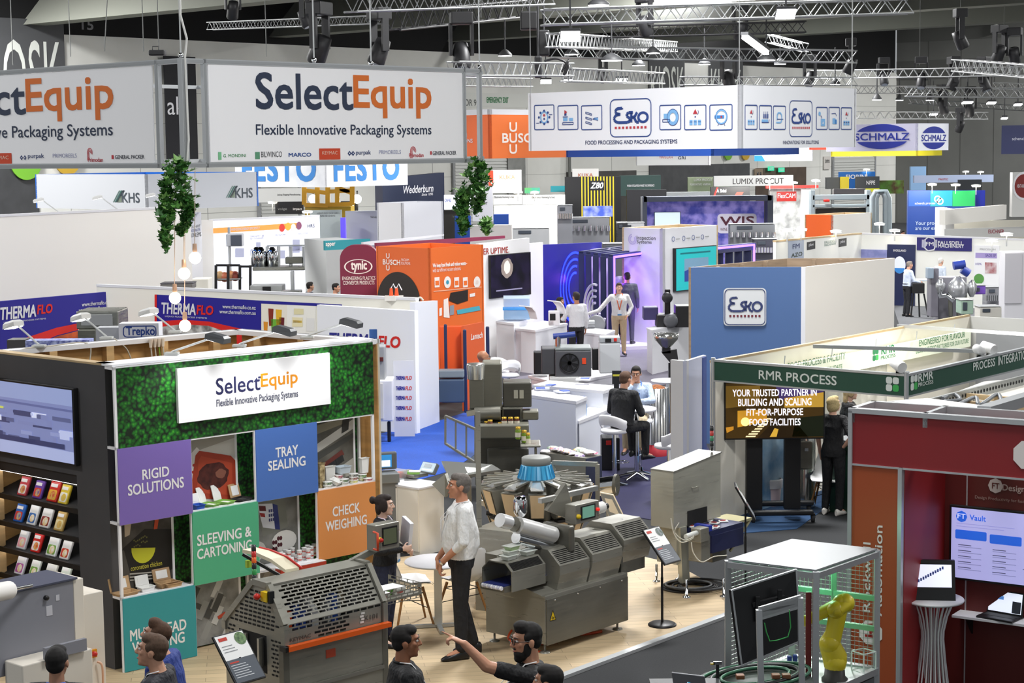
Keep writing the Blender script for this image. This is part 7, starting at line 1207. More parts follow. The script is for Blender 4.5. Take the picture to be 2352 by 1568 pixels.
m=MB();p=D(1648,1525,12.8);m.tube([p+V((0,0,-.2)),p],.012,BLK,8);m.bx(p.x-.03,p.y-.01,p.z,p.x+.03,p.y+.01,p.z+.02,CHR);m.bx(p.x-.05,p.y-.01,p.z,p.x-.02,p.y+.01,p.z+.01,YEL);m.put('sensor_post',T)
p=D(1590,1575,12.7);laptop('grey laptop seen from behind with glowing round logo at the bottom edge',V((p.x,p.y-.25,p.z+.03)),rd(155),.24,.2,0,True,112,M('#8f9095',.4,.5),.17);m=MB();m.bx(p.x-.3,p.y-.5,0,p.x+.2,p.y+.1,p.z+.028,DGR);m.one('workbench','dark bench under the grey laptop at the bottom edge','table')
a,b,c,d=Z(2040,928,2.6),Z(2130,921,2.6),Z(2275,940,2.6),Z(2250,952,2.6);m=MB();m.ext([a,b,c,d],(0,0,.03),M('#efede6',.5));m.one('cover_sheet','white roof panel just behind the red fascia','panel')
T=thing('cable_tray','perforated steel channel running behind the red fascia','rail',Z(2230,900,2.55));g=FR(Z(2115,926,2.6),Z(2370,862,2.6));m=MB(g.X);m.bx(0,0,2.52,g.L,.03,2.62,M('#a9aba8',.4,.5));m.put('channel',T);m=MB(g.X);[disc(m,.05+.07*i,2.57,.018,HOLE,-.003,10)for i in range(int(g.L/.07)-1)];m.put('holes',T)
g=FR(Z(2150,916,2.5),Z(2370,905,2.5));m=MB();m.ext([Z(2140,925,2.5),Z(2260,880,2.5),Z(2400,868,2.5),Z(2400,935,2.5),Z(2290,950,2.5)],(0,0,.02),M('#e4e0d4',.5));m.one('ceiling_panel','cream ceiling panels of the red booth store with timber battens','panel');
for k,(x0,y0,x1,y1)in enumerate(((2215,908,2370,922),(2190,925,2370,935))):m=MB();m.bar(Z(x0,y0,2.56),Z(x1,y1,2.56),.05,PLY);m.one('timber_batten','timber batten on the cream ceiling panels, %s one'%('far','near')[k],'batten')
cable([Z(x,y,2.6)for x,y in((2165,915),(2190,905),(2205,918),(2170,922),(2200,928),(2240,912),(2250,930),(2290,905),(2300,920))],.02,M('#6d7276',.5),'cable_bundle','grey cable bundle lying on the cream ceiling panels')
m=MB();m.bar(Z(2260,945,2.8),Z(2370,912,2.8),.12,ALU,.09);m.one('roof_beam','broad aluminium beam rising behind the red fascia at right','beam')
for x,y,p_,lab in((1980,1040,12,None),):pass
l=bpy.data.lights.new('booth_lamp','POINT');l.energy=70;l.color=(1,.95,.85);l.shadow_soft_size=.2;o=bpy.data.objects.new('booth_lamp',l);COL.objects.link(o);o.location=f3.at(f3.L*.55,-1.2,2.1)
#  the middle of the hall
def WL(lab,x0,y0,x1,y1,d0,d1,yb=None,mat=WH,t=.1,name='booth_wall',cat='wall panel',rows=(),top=None,off=-.006):
 P=D(x0,y0,d0);Q=D(x1,y1,d1);f=FR(P,Q);z1=(P.z+Q.z)/2;z0=D(x0,yb,d0).z if yb else 0
 T=thing(name,lab,cat,f.at(f.L/2,0,max(z0,0)));m=MB(f.X);m.ext([(0,0,z0),(f.L,0,z0),(f.L,0,Q.z),(0,0,P.z)],(0,t,0),mat);m.put('panel',T)
 if top:m=MB(f.X);m.ext([(0,-.01,P.z),(f.L,-.01,Q.z),(f.L,t+.01,Q.z),(0,t+.01,P.z)],(0,0,.05),top);m.put('top_edge',T)
 if rows:let(T,f,rows,off)
 return T,f
def BX(name,lab,cat,parts,group=None):
 T=None
 for n,x0,y0,x1,y1,d,t,mat in parts:
  ym=(y0+min(y1,y0+120))/2;a=V((D(x0,ym,d).x,d,D(x0,y1,d).z));c=V((D(x1,ym,d).x,d,D(x1,y0,d).z))
  if T is None:T=thing(name,lab,cat,V(((a.x+c.x)/2,d,max(0,a.z))),group)
  m=MB();X=MX.Translation(((a.x+c.x)/2,d,0))@MX.Rotation(rd(48 if t<0 else 0),4,'Z');m.X=X;w=(c.x-a.x)/2;t=abs(t)
  m.bx(-w,0,max(0,a.z)if y1<5000 else 0,w,t,c.z,mat,min(.02,t*.2));m.put(n,T)
 return T
DS=M('#7d7c70',.42,.35,k='steel');DS2=M('#5d5c54',.45,.3,k='steel');d=26.3
T=BX('filling_machine','tall dark stainless filling machine with jars in front of the white counters','machine',[('hopper_box',1078,868,1112,940,d,.5,DS),('hopper_tower',1108,834,1153,938,d+.05,.5,DS),('motor_box',1155,878,1221,936,d+.1,.45,DS2),('column',1090,940,1200,1115,d+.25,.5,DS2),('window_frame',1153,935,1200,990,d+.05,.3,DS),('side_tray',1200,944,1237,965,d,.3,DS),('base',1120,1030,1215,5001,d+.1,.6,DS2),('conveyor',1095,975,1215,1008,d-.3,.5,DS)])
X=MX.Translation(D(1094,870,d+.1));m=MB(X);m.lathe((0,0,-.0),[(.13,0),(.14,.2),(.13,.23),(0,.24)],M('#c9cac4',.2,.8),20);m.put('drum',T);m=MB();m.tube([D(1090,950,d),D(1150,948,d)],.1,SGD,14);m.put('pump',T)
m=MB();a=D(1078,940,d);c=D(1152,940,d);e=D(1122,970,d);m.ext([a,c,e,e+V((-.12,0,0))],(0,.4,0),DS);m.put('funnel',T)
m=MB()
for k in(0,1):p=D(1185+13*k,905,d+.09);m.bx(p.x-.03,p.y-.01,p.z-.06,p.x+.03,p.y,p.z+.06,M('#b9b7a6',.5))
p=D(1176,962,d+.04);m.bx(p.x-.12,p.y-.01,p.z-.14,p.x+.12,p.y,p.z+.14,HOLE);m.put('vent',T)
m=MB();A=[D(1023,955,25.6),D(1092,985,25.0),D(1092,1062,25.0),D(1023,1018,25.6)]
[m.bar(a,b,.03,SG)for a,b in zip(A,A[1:]+A[:1])];[m.bar(A[0].lerp(A[1],t),A[3].lerp(A[2],t),.025,SG)for t in(.35,.7)];m.put('guard_frame',T);m=MB();m.poly(A,M('#a9c3e8',.1,a=.3));m.put('guard_glass',T)
jr=thing('food_jar','glass food jar with cream label','jar',(0,0,0),'jars on the filler');m=MB();m.lathe((0,0,0),[(.035,0),(.04,.01),(.04,.08),(.03,.1),(0,.1)],M('#5e2f22',.2),12);m.put('glass',jr);m=MB();m.lathe((0,0,.1),[(.036,-.005),(.036,.018),(0,.018)],M('#c9a33a',.3,.5),12);m.put('lid',jr);m=MB();m.lathe((0,0,.02),[(.0408,0),(.0408,.045)],M('#e4ddc9',.5),12,cap=False);m.put('label',jr)
gj=dup(jr,(0,0,0));[setattr(c_,'data',c_.data.copy())or c_.data.materials.clear()or c_.data.materials.append(M('#7a9a2a',.2))for c_ in gj.children if c_.name.startswith('glass')]
jl=('at the far left of the conveyor','second along the conveyor','third along the conveyor','fourth along the conveyor','fifth along the conveyor','at the conveyor end','left in the filler window','middle in the filler window','right in the filler window')
for i,(x,y)in enumerate(((1118,985),(1126,982),(1134,992),(1140,998),(1149,988),(1156,1002),(1158,976),(1173,976),(1187,976))):
 q=D(x,y,d-.1-.02*(i%2));o=(move(jr,q),jr)[1]if i==0 else dup(jr,q,i);o['label']='dark food jar with cream label '+jl[i]
for i,(x,y,l_)in enumerate(((1190,1008,'tall one left on the small steel table'),(1204,1016,'middle one on the small steel table'),(1212,1022,'front one on the small steel table'))):
 q=D(x,y,25.7);o=(move(gj,q),gj)[1]if i==0 else dup(gj,q,i);o['label']='green pickle jar, '+l_;o.scale=(1,1,1.5);o['group']='green jars'
BX('small_table','small grey steel table holding green jars','table',[('tabletop',1195,1022,1242,1028,25.5,.5,SG),('leg',1228,1028,1234,5001,25.6,.06,SG)])
PT=Z(1345,1052,.74);fa=FR(PT+e2*3,PT);ub_=FR(PT,PT+e1*2);T=thing('bag_table','stainless box table with navy end panel piled with snack bags','table',PT-V((0,0,.74)));u0=fa.uv(1240,1030)[0];w_=ub_.uv(1381,1040)[0];m=MB(fa.X);m.bx(u0,0,0,fa.L,w_,.74,SG);m.put('body',T);m=MB(ub_.X);m.bx(0,-.012,0,w_,0,.73,M('#2d3350',.5));m.put('end_panel',T)
random.seed(11);bc=['#e9e4ea','#8fae3a','#c93a3a','#e0903a','#f2f0ee','#7a5aa0','#d9c93a','#eef2f6','#b84a7a','#4a8a4a'];bn=['pale','green','red','orange','white','violet','yellow','silvery','pink','dark green']
for i in range(30):
 u=u0+.05+(fa.L-u0-.1)*((i*.37)%1);y=.06+(w_-.12)*((i*.61)%1);p=fa.at(u,y,.742+.012*(i//6));T=thing('snack_bag','%s printed snack bag in the pile on the stainless box table'%bn[i%10],'packet',p,'snack bags, %s ones'%bn[i%10]);m=MB(MX.Translation(p)@MX.Rotation(i*1.3,4,'Z')@MX.Rotation(random.uniform(-.25,.25),4,'X'));m.loft([[(-.07*a,-.05*b,z),(.07*a,-.05*b,z),(.07*a,.05*b,z),(-.07*a,.05*b,z)]for a,b,z in((1,1,.002),(.9,.9,.02),(.5,.6,.03))],M(bc[i%10],.35,k='mottle',s=4,c2='#f4f1f0'),True,True);m.put('pouch',T)
def counter(lab,xl,yl,xc,yc,xr,yr,z,mat=WH,dz=0,tk=.05):
 C=Z(xc,yc,z);f=FR(Z(xl,yl,z),C);g=FR(C,Z(xr,yr,z));T=thing('counter',lab,'counter',f.at(f.L/2));q=f.P+(g.at(g.L)-C);pts=[V((p.x,p.y,0))for p in(f.P,C,g.at(g.L),q)];m=MB();m.ext(pts,(0,0,z-tk),mat);m.put('body',T);c=sum(pts,V())/4;m=MB();m.ext([c+(p-c)*1.03+V((0,0,z-tk))for p in pts],(0,0,tk),WH);m.put('countertop',T);return T,f,g
GW=M('#dfe2ea',.5);counter('white counter beside the dark filling machine, nearest of the white counters',1200,904,1322,921,1347,911,1.08,GW);counter('low white desk behind the steel box table',1318,948,1330,966,1402,938,.76,GW);counter('long white counter behind the nearest white counter',1225,884,1385,897,1420,886,1.05,GW)
for i,(x,y,c,lab)in enumerate(((1245,893,'#dfe4f2','papers at the left of the nearest white counter'),(1262,886,'#e9ecf5','papers beside the blue booklet on the white counter'),(1290,900,'#d9dde8','leaflet on the right of the nearest white counter'),(1340,872,'#e4e6f2','leaflets on the long white counter'))):p=Z(x,y,1.1 if i<3 else 1.13);m=MB(MX.Translation(p)@MX.Rotation(i,4,'Z'));m.bx(-.12,-.09,0,.12,.09,.02,M(c,.5));m.bx(-.1,-.1,.02,.05,.02,.03,M('#3a5ac0',.5));m.one('leaflet','white and blue '+lab,'leaflet')
p=Z(1340,955,.76);T=thing('spray_bottle','blue and white bottle standing on the low white desk','bottle',p);m=MB(MX.Translation(p));m.lathe((0,0,0),[(.06,0),(.06,.18),(.03,.26),(0,.26)],M('#4a90d9',.3),12);m.put('bottle',T);m=MB(MX.Translation(p));m.lathe((0,0,.26),[(.025,0),(.03,.06),(0,.06)],M('#2b55b0',.3),10);m.put('cap',T)
m=MB();q=Z(1350,1045);m.X=MX.Translation((q.x,q.y+1.0,0))@MX.Rotation(.75,4,'Z');T=thing('crate','grey crate with lime green lid under the low white desk','crate',(q.x,q.y+1,0));m.bx(-.25,-.2,0,.25,.2,.3,M('#5a5c5e',.5),.02);m.put('bin',T);m=MB(m.X);m.bx(-.27,-.22,.3,.27,.22,.34,M('#8ab83a',.5),.01);m.put('lid',T);BX('crate','black crate with a red label beside the lime lidded crate','crate',[('bin',1382,1005,1424,5001,28.2,.4,BLK),('label',1392,1012,1404,1022,28.19,.01,RED)])
st=thing('bar_stool','white curved bar stool on a chrome post under the man in black','stool',(0,0,0));m=MB();m.lathe((0,0,.78),[(0,0),(.18,.0),(.21,.02),(.2,.06),(0,.07)],WH,24);m.put('seat',st)
m=MB();m.loft([[(.2*math.cos(t)*s_,.19*math.sin(t)*s_-.02,.82+z+.1*max(0,-math.sin(t)))for t in[math.pi*.95+math.pi*1.1*i/14 for i in range(15)]]for s_,z in((1.0,0),(1.12,.06),(1.14,.14),(1.08,.16),(1.02,.08),(.95,.02))],WH,False,True,False);m.put('backrest',st);m=MB();m.tube([(0,0,.02),(0,0,.78)],[.035,.028],CHR,14);m.put('post',st)
m=MB();m.lathe((0,0,0),[(.21,0),(.2,.015),(.05,.04),(.04,.1),(0,.1)],CHR,28);m.put('base',st);m=MB();m.tube([(.13*math.cos(t),.16+.1*math.sin(t),.32)for t in[2*math.pi*i/16 for i in range(17)]],.01,CHR,6);m.put('footrest',st)
q=Z(1412,1112);move(st,q,rd(-38))
for x,y,d_,rz,lab in((1470,1080,28.0,172,'white bar stool mostly hidden under the man in light blue'),(1536,1060,25.6,60,'white curved bar stool cut by the pale partition end'),(1145,830,34.5,200,'white ring bar stool left of the white kiosk counter'),(1168,845,34.0,160,'white bar stool just left of the kiosk counter, right one')):dup(st,V((D(x,y,d_).x,d_,0)),rd(rz),lab)
q=Z(1462,938,1.08);T=thing('bar_table','white round bar table between the two seated men','table',(q.x,q.y,0));X=MX.Translation((q.x,q.y,0));m=MB(X);m.lathe((0,0,1.05),[(0,0),(.3,0),(.3,.04),(0,.04)],WH,28);m.put('tabletop',T);m=MB(X);m.tube([(0,0,.05),(0,0,1.05)],.035,CHR,12);m.put('post',T);m=MB(X);[m.tube([(0,0,.1),(.3*math.cos(a),.3*math.sin(a),.02)],[.03,.02],CHR,8)for a in(.3,1.55,2.8,4.05,5.3)];m.put('foot',T)
q=Z(1535,872,1.05);T=thing('bar_table','white round table top on a grey drum beside the blue tower','table',(q.x,q.y,0));m=MB(MX.Translation((q.x,q.y,0)));m.lathe((0,0,1.02),[(0,0),(.3,0),(.3,.03),(0,.03)],WH,28);m.put('tabletop',T);m=MB(MX.Translation((q.x,q.y,0)));m.lathe((0,0,0),[(.05,0),(.05,1.02)],CHR,10);m.put('post',T)
q=V((D(1508,900,29.6).x,29.6,0));T=thing('drum_bin','ribbed stainless drum filled with brown granules','drum',q);m=MB(MX.Translation(q));z=D(1508,890,29.6).z;m.lathe((0,0,.2),[(.19,0),(.19,z-.2),(.17,z-.2),(.17,z-.24)],M('#c3c4c4',.25,.8),32,cap=False);m.put('drum',T);m=MB(MX.Translation(q));[m.tube([(.192*math.cos(a),.192*math.sin(a),.22),(.192*math.cos(a),.192*math.sin(a),z)],.007,M('#7d7e7e',.3,.7),4)for a in[2*math.pi*i/24 for i in range(24)]];m.put('rib',T);m=MB(MX.Translation(q));m.lathe((0,0,z-.03),[(.17,0),(.12,.05),(.04,.08),(0,.08)],M('#a8642e',.8,k='mottle',s=6,c2='#5d3218'),20);t_=m.put('granules',T);t_['kind']='stuff';m=MB(MX.Translation(q));m.lathe((0,0,0),[(.19,0),(.19,.2),(0,.2)],M('#a3202c',.5),20);m.put('base',T)
m=MB();p=D(1416,868,29.4);m.bx(p.x-.07,29.4,p.z-.1,p.x+.08,29.43,p.z+.12,BLK);m.bx(p.x-.06,29.395,p.z+.03,p.x+.07,29.4,p.z+.06,M('#c9c23a',.5));m.bx(p.x-.04,29.4,1.1,p.x+.04,29.5,p.z-.1,BLK);m.one('menu_stand','small black and yellow sign behind the seated men','sign')
counter('low white plinth under the dark compressor',1216,862,1290,882,1410,858,.25,WH);T=BX('compressor','dark grey compressor with a large round fan on the white plinth','machine',[('housing',1275,805,1358,866,36.6,.7,M('#4a4b50',.5)),('top_cover',1275,798,1358,806,36.6,.7,M('#7d8584',.5)),('motor_block',1244,800,1276,860,36.7,.6,M('#3f4044',.5)),('skid',1262,866,1330,880,36.5,.6,M('#c9cbca',.5)),('badge',1337,822,1346,836,36.59,.01,M('#d8451f',.5))])
p=D(1308,833,36.58);m=MB();m.lathe(p,[(.2,0),(.2,-.02),(.185,-.02),(.185,.01)],BLK,28,ax='y',cap=False);m.lathe(p,[(.185,-.002),(0,-.002)],M('#0b0b0d',.5),24,ax='y',cap=False);[m.ext([p+V((.04*math.cos(a),-.008,.04*math.sin(a))),p+V((.17*math.cos(a-.15),-.012,.17*math.sin(a-.15))),p+V((.17*math.cos(a+.25),-.004,.17*math.sin(a+.25)))],(0,.004,0),M('#26272b',.4))for a in[2*math.pi*i/7 for i in range(7)]];m.lathe(p,[(.04,-.03),(0,-.03)],M('#3a3b40',.5),12,ax='y');m.put('fan',T);m=MB();p=D(1282,795,36.8);m.tube([p,p+V((0,0,.22))],.06,CHR,12);m.tube([p+V((-.1,0,.2)),p+V((.35,0,.24))],.06,M('#2a3f8a',.4),10);m.put('valve',T)
BX('control_cabinet','pale grey control cabinet with red button right of the compressor','cabinet',[('cabinet',1377,788,1425,858,37.4,.5,M('#c3c6ca',.5)),('panel_top',1377,774,1425,788,37.4,.4,M('#9ea3a8',.5)),('screen',1390,777,1404,785,37.38,.02,BLK),('button',1410,776,1417,784,37.38,.02,RED)])
BX('bag','black bag and cases on the floor behind the compressor','bag',[('bag',1226,808,1260,860,38.2,.3,BLK),('strap',1360,800,1378,850,38.0,.2,BLK)])
counter('white kiosk counter with tablets by the orange booth',1176,752,1230,758,1302,742,1.0,WH);counter('small white counter under the grey blower',1330,762,1390,768,1412,758,.8,WH);counter('white counter below the wall screen',1140,737,1180,742,1222,730,1.12,WH)
BX('tablet_kiosk','white tilted tablet kiosk on the counter','kiosk',[('body',1260,715,1286,748,40.2,.3,WH),('screen',1263,720,1276,736,39.98,.02,BLK)])
for x,y,l_ in((1215,720,'left'),(1280,708,'right')):p=D(x,y,40.3);m=MB();m.loft([[p+V((a-.08,.1,z)),p+V((a+.08,-.1,z)),p+V((a+.09,-.09,z+.02)),p+V((a-.07,.11,z+.02))]for a,z in((-.14,.16),(-.02,.14),(.06,.04),(.1,-.12))],WH,True,False);m.one('brochure_holder','white curved brochure holder on the kiosk counter, %s one'%l_,'holder')
p=D(1360,745,43);T=thing('vacuum_blower','grey finned vacuum blower on the small white counter','machine',p);m=MB(MX.Translation(p));m.lathe((.1,0,0),[(.2,0),(.22,.05),(.22,.12),(.1,.15),(0,.15)],M('#9b9da0',.4,.4),24,ax='y');m.put('impeller_housing',T);m=MB(MX.Translation(p));m.tube([(-.2,-.02,0),(.05,0,0)],.12,M('#8a8c8f',.4,.4),18);m.put('motor',T);m=MB(MX.Translation(p));m.bx(-.2,-.1,-.24,.2,.1,-.16,M('#b9bbbe',.4,.4),.02);m.put('foot',T)
p=D(1187,722,41.6);T=thing('vacuum_packer','blue-glowing clear vacuum packing box below the wall screen','machine',p);m=MB(MX.Translation(p));m.bx(-.3,0,-.12,.3,.4,.1,M('#6fa3cf',.2,e=.06,a=.6),.02);m.put('chamber',T);m=MB(MX.Translation(p));m.bx(-.32,-.02,.1,.32,.42,.14,M('#3f8fd6',.3,e=.2));m.put('rim',T);m=MB(MX.Translation(p));m.loft([[(-.3,.4,.14),(.3,.4,.14),(.3,.4,.15),(-.3,.4,.15)],[(-.3,.1,.42),(.3,.1,.42),(.3,.1,.43),(-.3,.1,.43)],[(-.3,-.05,.36),(.3,-.05,.36),(.3,-.05,.37),(-.3,-.05,.37)]],M('#c9d9e6',.1,a=.4),True,False);m.put('lid',T)
counter('white counter block under the black roaster',1486,752,1498,758,1600,738,1.0,WH);K2=M('#232326',.4);T=BX('roaster','black drum roaster with a round lid on the white counter block','machine',[('body',1508,722,1556,752,41,.5,K2),('control_box',1552,702,1588,752,41,.5,K2),('chute',1478,705,1512,735,41.1,.4,M('#3a3560',.4)),('neck',1527,664,1540,722,41.2,.1,K2)])
for x,y,r,n in((1533,684,.12,'lid'),(1541,737,.16,'motor')):p=D(x,y,40.9);m=MB();m.lathe(p,[(r,.1),(r,0),(r*.6,-.03),(0,-.03)],M('#2b2b2e' if n=='lid' else '#55575c',.4),20,ax='y');m.put(n,T)
p=D(1530,775,35.5);T=thing('feed_hopper','polished steel hopper above a black feeder beside the blue tower','machine',V((p.x,p.y,0)));m=MB(MX.Translation(p));m.lathe((0,0,0),[(.06,-.22),(.23,-.03),(.25,.08),(.24,.08),(.2,-.02)],M('#c9c9c4',.15,.9),28,cap=False);m.put('hopper',T);m=MB(MX.Translation(p));m.ext([(-.1,-.08,-.28),(.2,-.08,-.22),(.24,-.08,-.52),(.08,-.08,-.5)],(0,.16,0),K2);m.bx(-.08,-.08,-.3,.08,.08,-.2,K2);m.put('feeder',T);m=MB(MX.Translation(p));m.bx(.05,0,-p.z,.2,.15,-.5,K2);m.put('leg',T)
HE=3.0;PE1=Z(1850,613,HE);g1=FR(PE1+V((-1.95,.25,0)),PE1);u0=g1.uv(1587,607)[0];g2=FR(PE1,PE1+e1*3);u2=g2.uv(2055,597)[0];T=thing('tower','tall open-topped tower with slate blue front and white side','booth',V((PE1.x,PE1.y,0)));SLB=M('#4a6796',.55);m=MB(g1.X);m.bx(u0,0,0,g1.L-.07,.05,HE,SLB);m.bx(g1.L-.07,0,0,g1.L,.05,HE,WH);fp_=m.put('blue_front',T)
m=MB(g2.X);m.bx(0,0,0,u2,.05,HE,M('#f3eee6',.55));m.put('white_side',T);m=MB();a,b,c=g1.at(u0),PE1*1,g2.at(u2);q=a+(c-b);BRN=M('#a08a72',.6,k='wood')
for s_,e_ in((a,q),(q,c)):g=FR(V((s_.x,s_.y,0)),V((e_.x,e_.y,0)));m.X=g.X;m.bx(0,0,0,g.L,.05,HE,BRN);[m.bx(g.L*k/4-.03,-.08,0,g.L*k/4+.03,0,HE-.02,BRN)for k in(1,2,3)]
m.put('rear_frame',T);m=MB(g1.X);x0,z0=g1.uv(1662,748);x1,z1=g1.uv(1760,661);rr(m,x0,z0,x1,z1,.07,M('#cfd1d2',.5),-.02);esko(g1,m,1664,663,1758,746,M('#2f3a66',.5),M('#6d2a36',.5),-.025);m.put('badge',fp_)
T,fl,f_,z0,z1,ul,ur=hang('booth','orange vacuum booth with white lettering and food picture icons',866,986,1108,570,5000,36,M('#e0672c',.55),M('#e8702f',.55),.05,inner=OB,cat='booth')
for c_ in T.children:
 for v_ in c_.data.vertices:v_.co.z=max(v_.co.z,-T.location.z)
T.location.z+=0;m=MB(fl.X);WW=M('#f4ece6',.5);busch(fl,m,880,920,595,607,WW);ft(fl,m,'VACUUM',922,940,(922,593),(922,599),WW,-.01);ft(fl,m,'SOLUTIONS',922,943,(922,601),(922,607),WW,-.01);u,v=fl.uv(916,695);disc(m,u,v,.62,M('#26201d',.6),-.008,30,1,0,180);m.put('lettering',T)
m=MB(f_.X);ft(f_,m,'We keep food fresh and reduce waste -',993,1072,(993,605),(1070,611),WW,-.01,bold=.03);ft(f_,m,'with our efficient vacuum solutions.',993,1058,(1058,611),(1058,620),WW,-.01)
for k,x in enumerate((1003,1027,1048,1068,1095)):u,v=f_.uv(x,648);(rect(m,u-.07,v-.1,u+.07,v+.1,WW,-.01),rect(m,u-.05,v-.06,u+.05,v+.03,OB,-.012))if k in(0,2,3)else(disc(m,u,v,.1,WW,-.01,18,1.2),disc(m,u,v,.045,M('#3a9ab8' if k==1 else '#e9d9d0',.5),-.012,8))
a=f_.uv(995,668);b=f_.uv(1105,660);rect(m,a[0],a[1]-.02,b[0],a[1]+.0,M('#f2b493',.5),-.01)
for pts,c in(([(1034,672),(1074,665),(1074,690),(1050,698),(1030,690)],'#2c2624'),([(1018,688),(1028,684),(1032,730),(1018,728)],'#f2ece8'),([(1032,702),(1042,700),(1042,722),(1032,724)],'#8f98a6'),([(1048,712),(1100,702),(1103,712),(1050,722)],'#4fb0c4'),([(1008,708),(1014,706),(1014,724),(1008,726)],'#eef2f4'),([(1078,675),(1090,672),(1090,680),(1078,682)],'#f2ece8')):fp(f_,m,pts,M(c,.5),-.012)
m.put('artwork',T)
def stand(lab,x0,y0,x1,y1,d,col,rad=0,n='display_stand'):
 ym=(y0+min(y1,y0+120))/2;a=V((D(x0,ym,d).x,d,D(x0,y1,d).z));c=V((D(x1,ym,d).x,d,D(x1,y0,d).z));T=thing(n,lab,'display stand',V(((a.x+c.x)/2,d,0)));f=FR(V((a.x,d,0)),V((c.x,d,0)));P=rrect(0,0 if y1>2000 else a.z,f.L,c.z,rad,6)if rad else[(0,max(0,a.z)),(f.L,max(0,a.z)),(f.L,c.z),(0,c.z)]
 if rad:P=[(u,max(v,0 if v>rad*.9 else 0))for u,v in P]
 m=MB(f.X);m.ext([(u,0,v)for u,v in P],(0,.3,0),M(col,.5)if isinstance(col,str)else col);m.put('panel',T);return T,f
T,f=stand('maroon stand with rounded top and oval wordmark',781,562,870,5000,38.5,'#7a2440',.3);let(T,f,[('tynic',806,843,(806,599),(806,626),WW,.03),('ENGINEERING PLASTICS',786,862,635,643,WW,.01),('CONVEYOR PRODUCTS',788,860,645,654,WW,.01)]);m=MB(f.X);u,v=f.uv(823,612);ring(m,u,v,.27,.3,WW,-.008,30,.52);m.put('logo',T)
WL('maroon booth fascia running behind the orange booth',865,558,1160,541,41,46,575,M('#8a2b48',.5),.06);WL('white open-topped wall under glass edging behind the orange booth',835,556,1020,538,42,47,566,WH,.06);WL('pale grey partition end beside the maroon stand',699,548,748,553,50,49,None,M('#c9cac8',.5),1.0);T,f=WL('teal booth fascia with a black badge left of the maroon stand',746,553,850,548,46,47,575,M('#2f8f98',.5),.06,'fascia','sign');let(T,f,[('apper',748,770,558,568,WW,.02)])
T,f=WL('white wall with red UPTIME lettering and a wall screen',1100,560,1216,546,42,43.5,None,M('#f1f1f0',.5),.1,rows=[('ER UPTIME.',1110,1169,(1168,566),(1168,580),M('#a8342a',.5),.015)]);WL('narrow white wall beside the blue neon wall',1216,560,1247,556,44,44.7,None,M('#f1f1f3',.5),.1)
def d_sp(m,U,Vv,y):EL(m,U,Vv,.4,.68,.15,.24,M('#8d8078',.3,e=.35),y,20,.05);EL(m,U,Vv,.4,.7,.08,.16,M('#d9d0c8',.3,e=.45),y-.002,16,.06);rect(m,U(.12),Vv(.14),U(.78),Vv(.17),M('#8f8aa8',.3,e=.2),y-.002)
screen('wall_screen','dark starry screen on the white wall with red lettering',f,1127,588,1219,674,M('#1c1530',.25,e=.3,k='glow',c2='#0a0814'),d_sp)
T=BX('conveyor_machine','navy-posted pallet wrapper with orange panels and dark conveyor','machine',[('orange_panel',1010,748,1065,852,35.2,.1,M('#e2561f',.5)),('navy_post',1064,757,1072,948,34.2,.08,M('#1d2a52',.5)),('navy_post',1020,745,1027,850,34.8,.08,M('#1d2a52',.5)),('navy_post',1116,750,1124,820,36,.08,M('#1d2a52',.5)),('conveyor_bed',1007,872,1066,925,33.9,.9,M('#3d4f68',.5)),('belt_frame',1007,850,1066,868,34,.3,M('#7d8890',.4))]);f=FR(D(1065,780,35),D(1112,780,35.8));m=MB(f.X);u0,v1=f.uv(1066,748);m.bx(0,0,0,f.L,.05,v1,M('#e0602f',.5));p_=m.put('side_panel',T);let(T,f,[('Lantech',1081,1108,767,781,WW,.02,.2)],-.006,p_)
PB2=M('#20208a',.5);T,f=WL('deep blue wall with glowing blue rings left of the portal',1246,562,1382,556,46,48.5,None,PB2,.1);m=MB(f.X);u,v=f.uv(1320,660);[ring(m,u,v,.28*k,.28*k+.05,M('#2238ff',.4,e=2.2),-.01,30,1.25,75,285)for k in(1,1.5,2.,2.5)];m.put('neon_rings',T,'glowing blue neon rings')
zI=3.0;PI=Z(1522,525,zI);fi=FR(PI+e2*4,PI);gi=FR(PI,PI+e1*4);ua_=fi.uv(1433,522)[0];ub_=gi.uv(1646,517)[0];T=thing('booth','white inspection booth tower with purple light strips and a teal screen','booth',V((PI.x,PI.y,0)));m=MB(fi.X);m.bx(ua_,0,0,fi.L,.1,zI,WH);m.put('left_wall',T);m=MB(gi.X);m.bx(0,0,0,ub_,.1,zI,WH);m.put('right_wall',T);m=MB();a,c=fi.at(ua_),gi.at(ub_);q=a+(c-PI)
for s_,e_ in((a,q),(q,c)):g=FR(V((s_.x,s_.y,0)),V((e_.x,e_.y,0)));m.X=g.X;m.bx(0,0,0,g.L,.06,zI,PLY)
m.put('rear_frame',T);PL_=M('#7656ff',.4,e=4);let(T,fi,[('Inspection',1463,1506,541,(1463,553),DGR,.005),('Systems',1463,1497,551,(1463,561),DGR,.005)]);m=MB(fi.X);u,v=fi.uv(1453,549);[ring(m,u,v,.06*k,.06*k+.03,M('#b9b3d0',.5),-.008,16,1,100,400)for k in(1,1.8)];m.put('logo',T);m=MB(gi.X);[ring(m,*gi.uv(x,y),.05,.065,DB,-.008,12)for x,y in((1546,549),(1570,547),(1592,545),(1613,544))];[rect(m,gi.uv(x,549)[0],gi.uv(x,y)[1]-.01,gi.uv(x+9,549)[0],gi.uv(x,y)[1]+.01,GRY,-.008)for x,y in((1552,549),(1576,547),(1598,545),(1619,543))];m.put('icons',T)
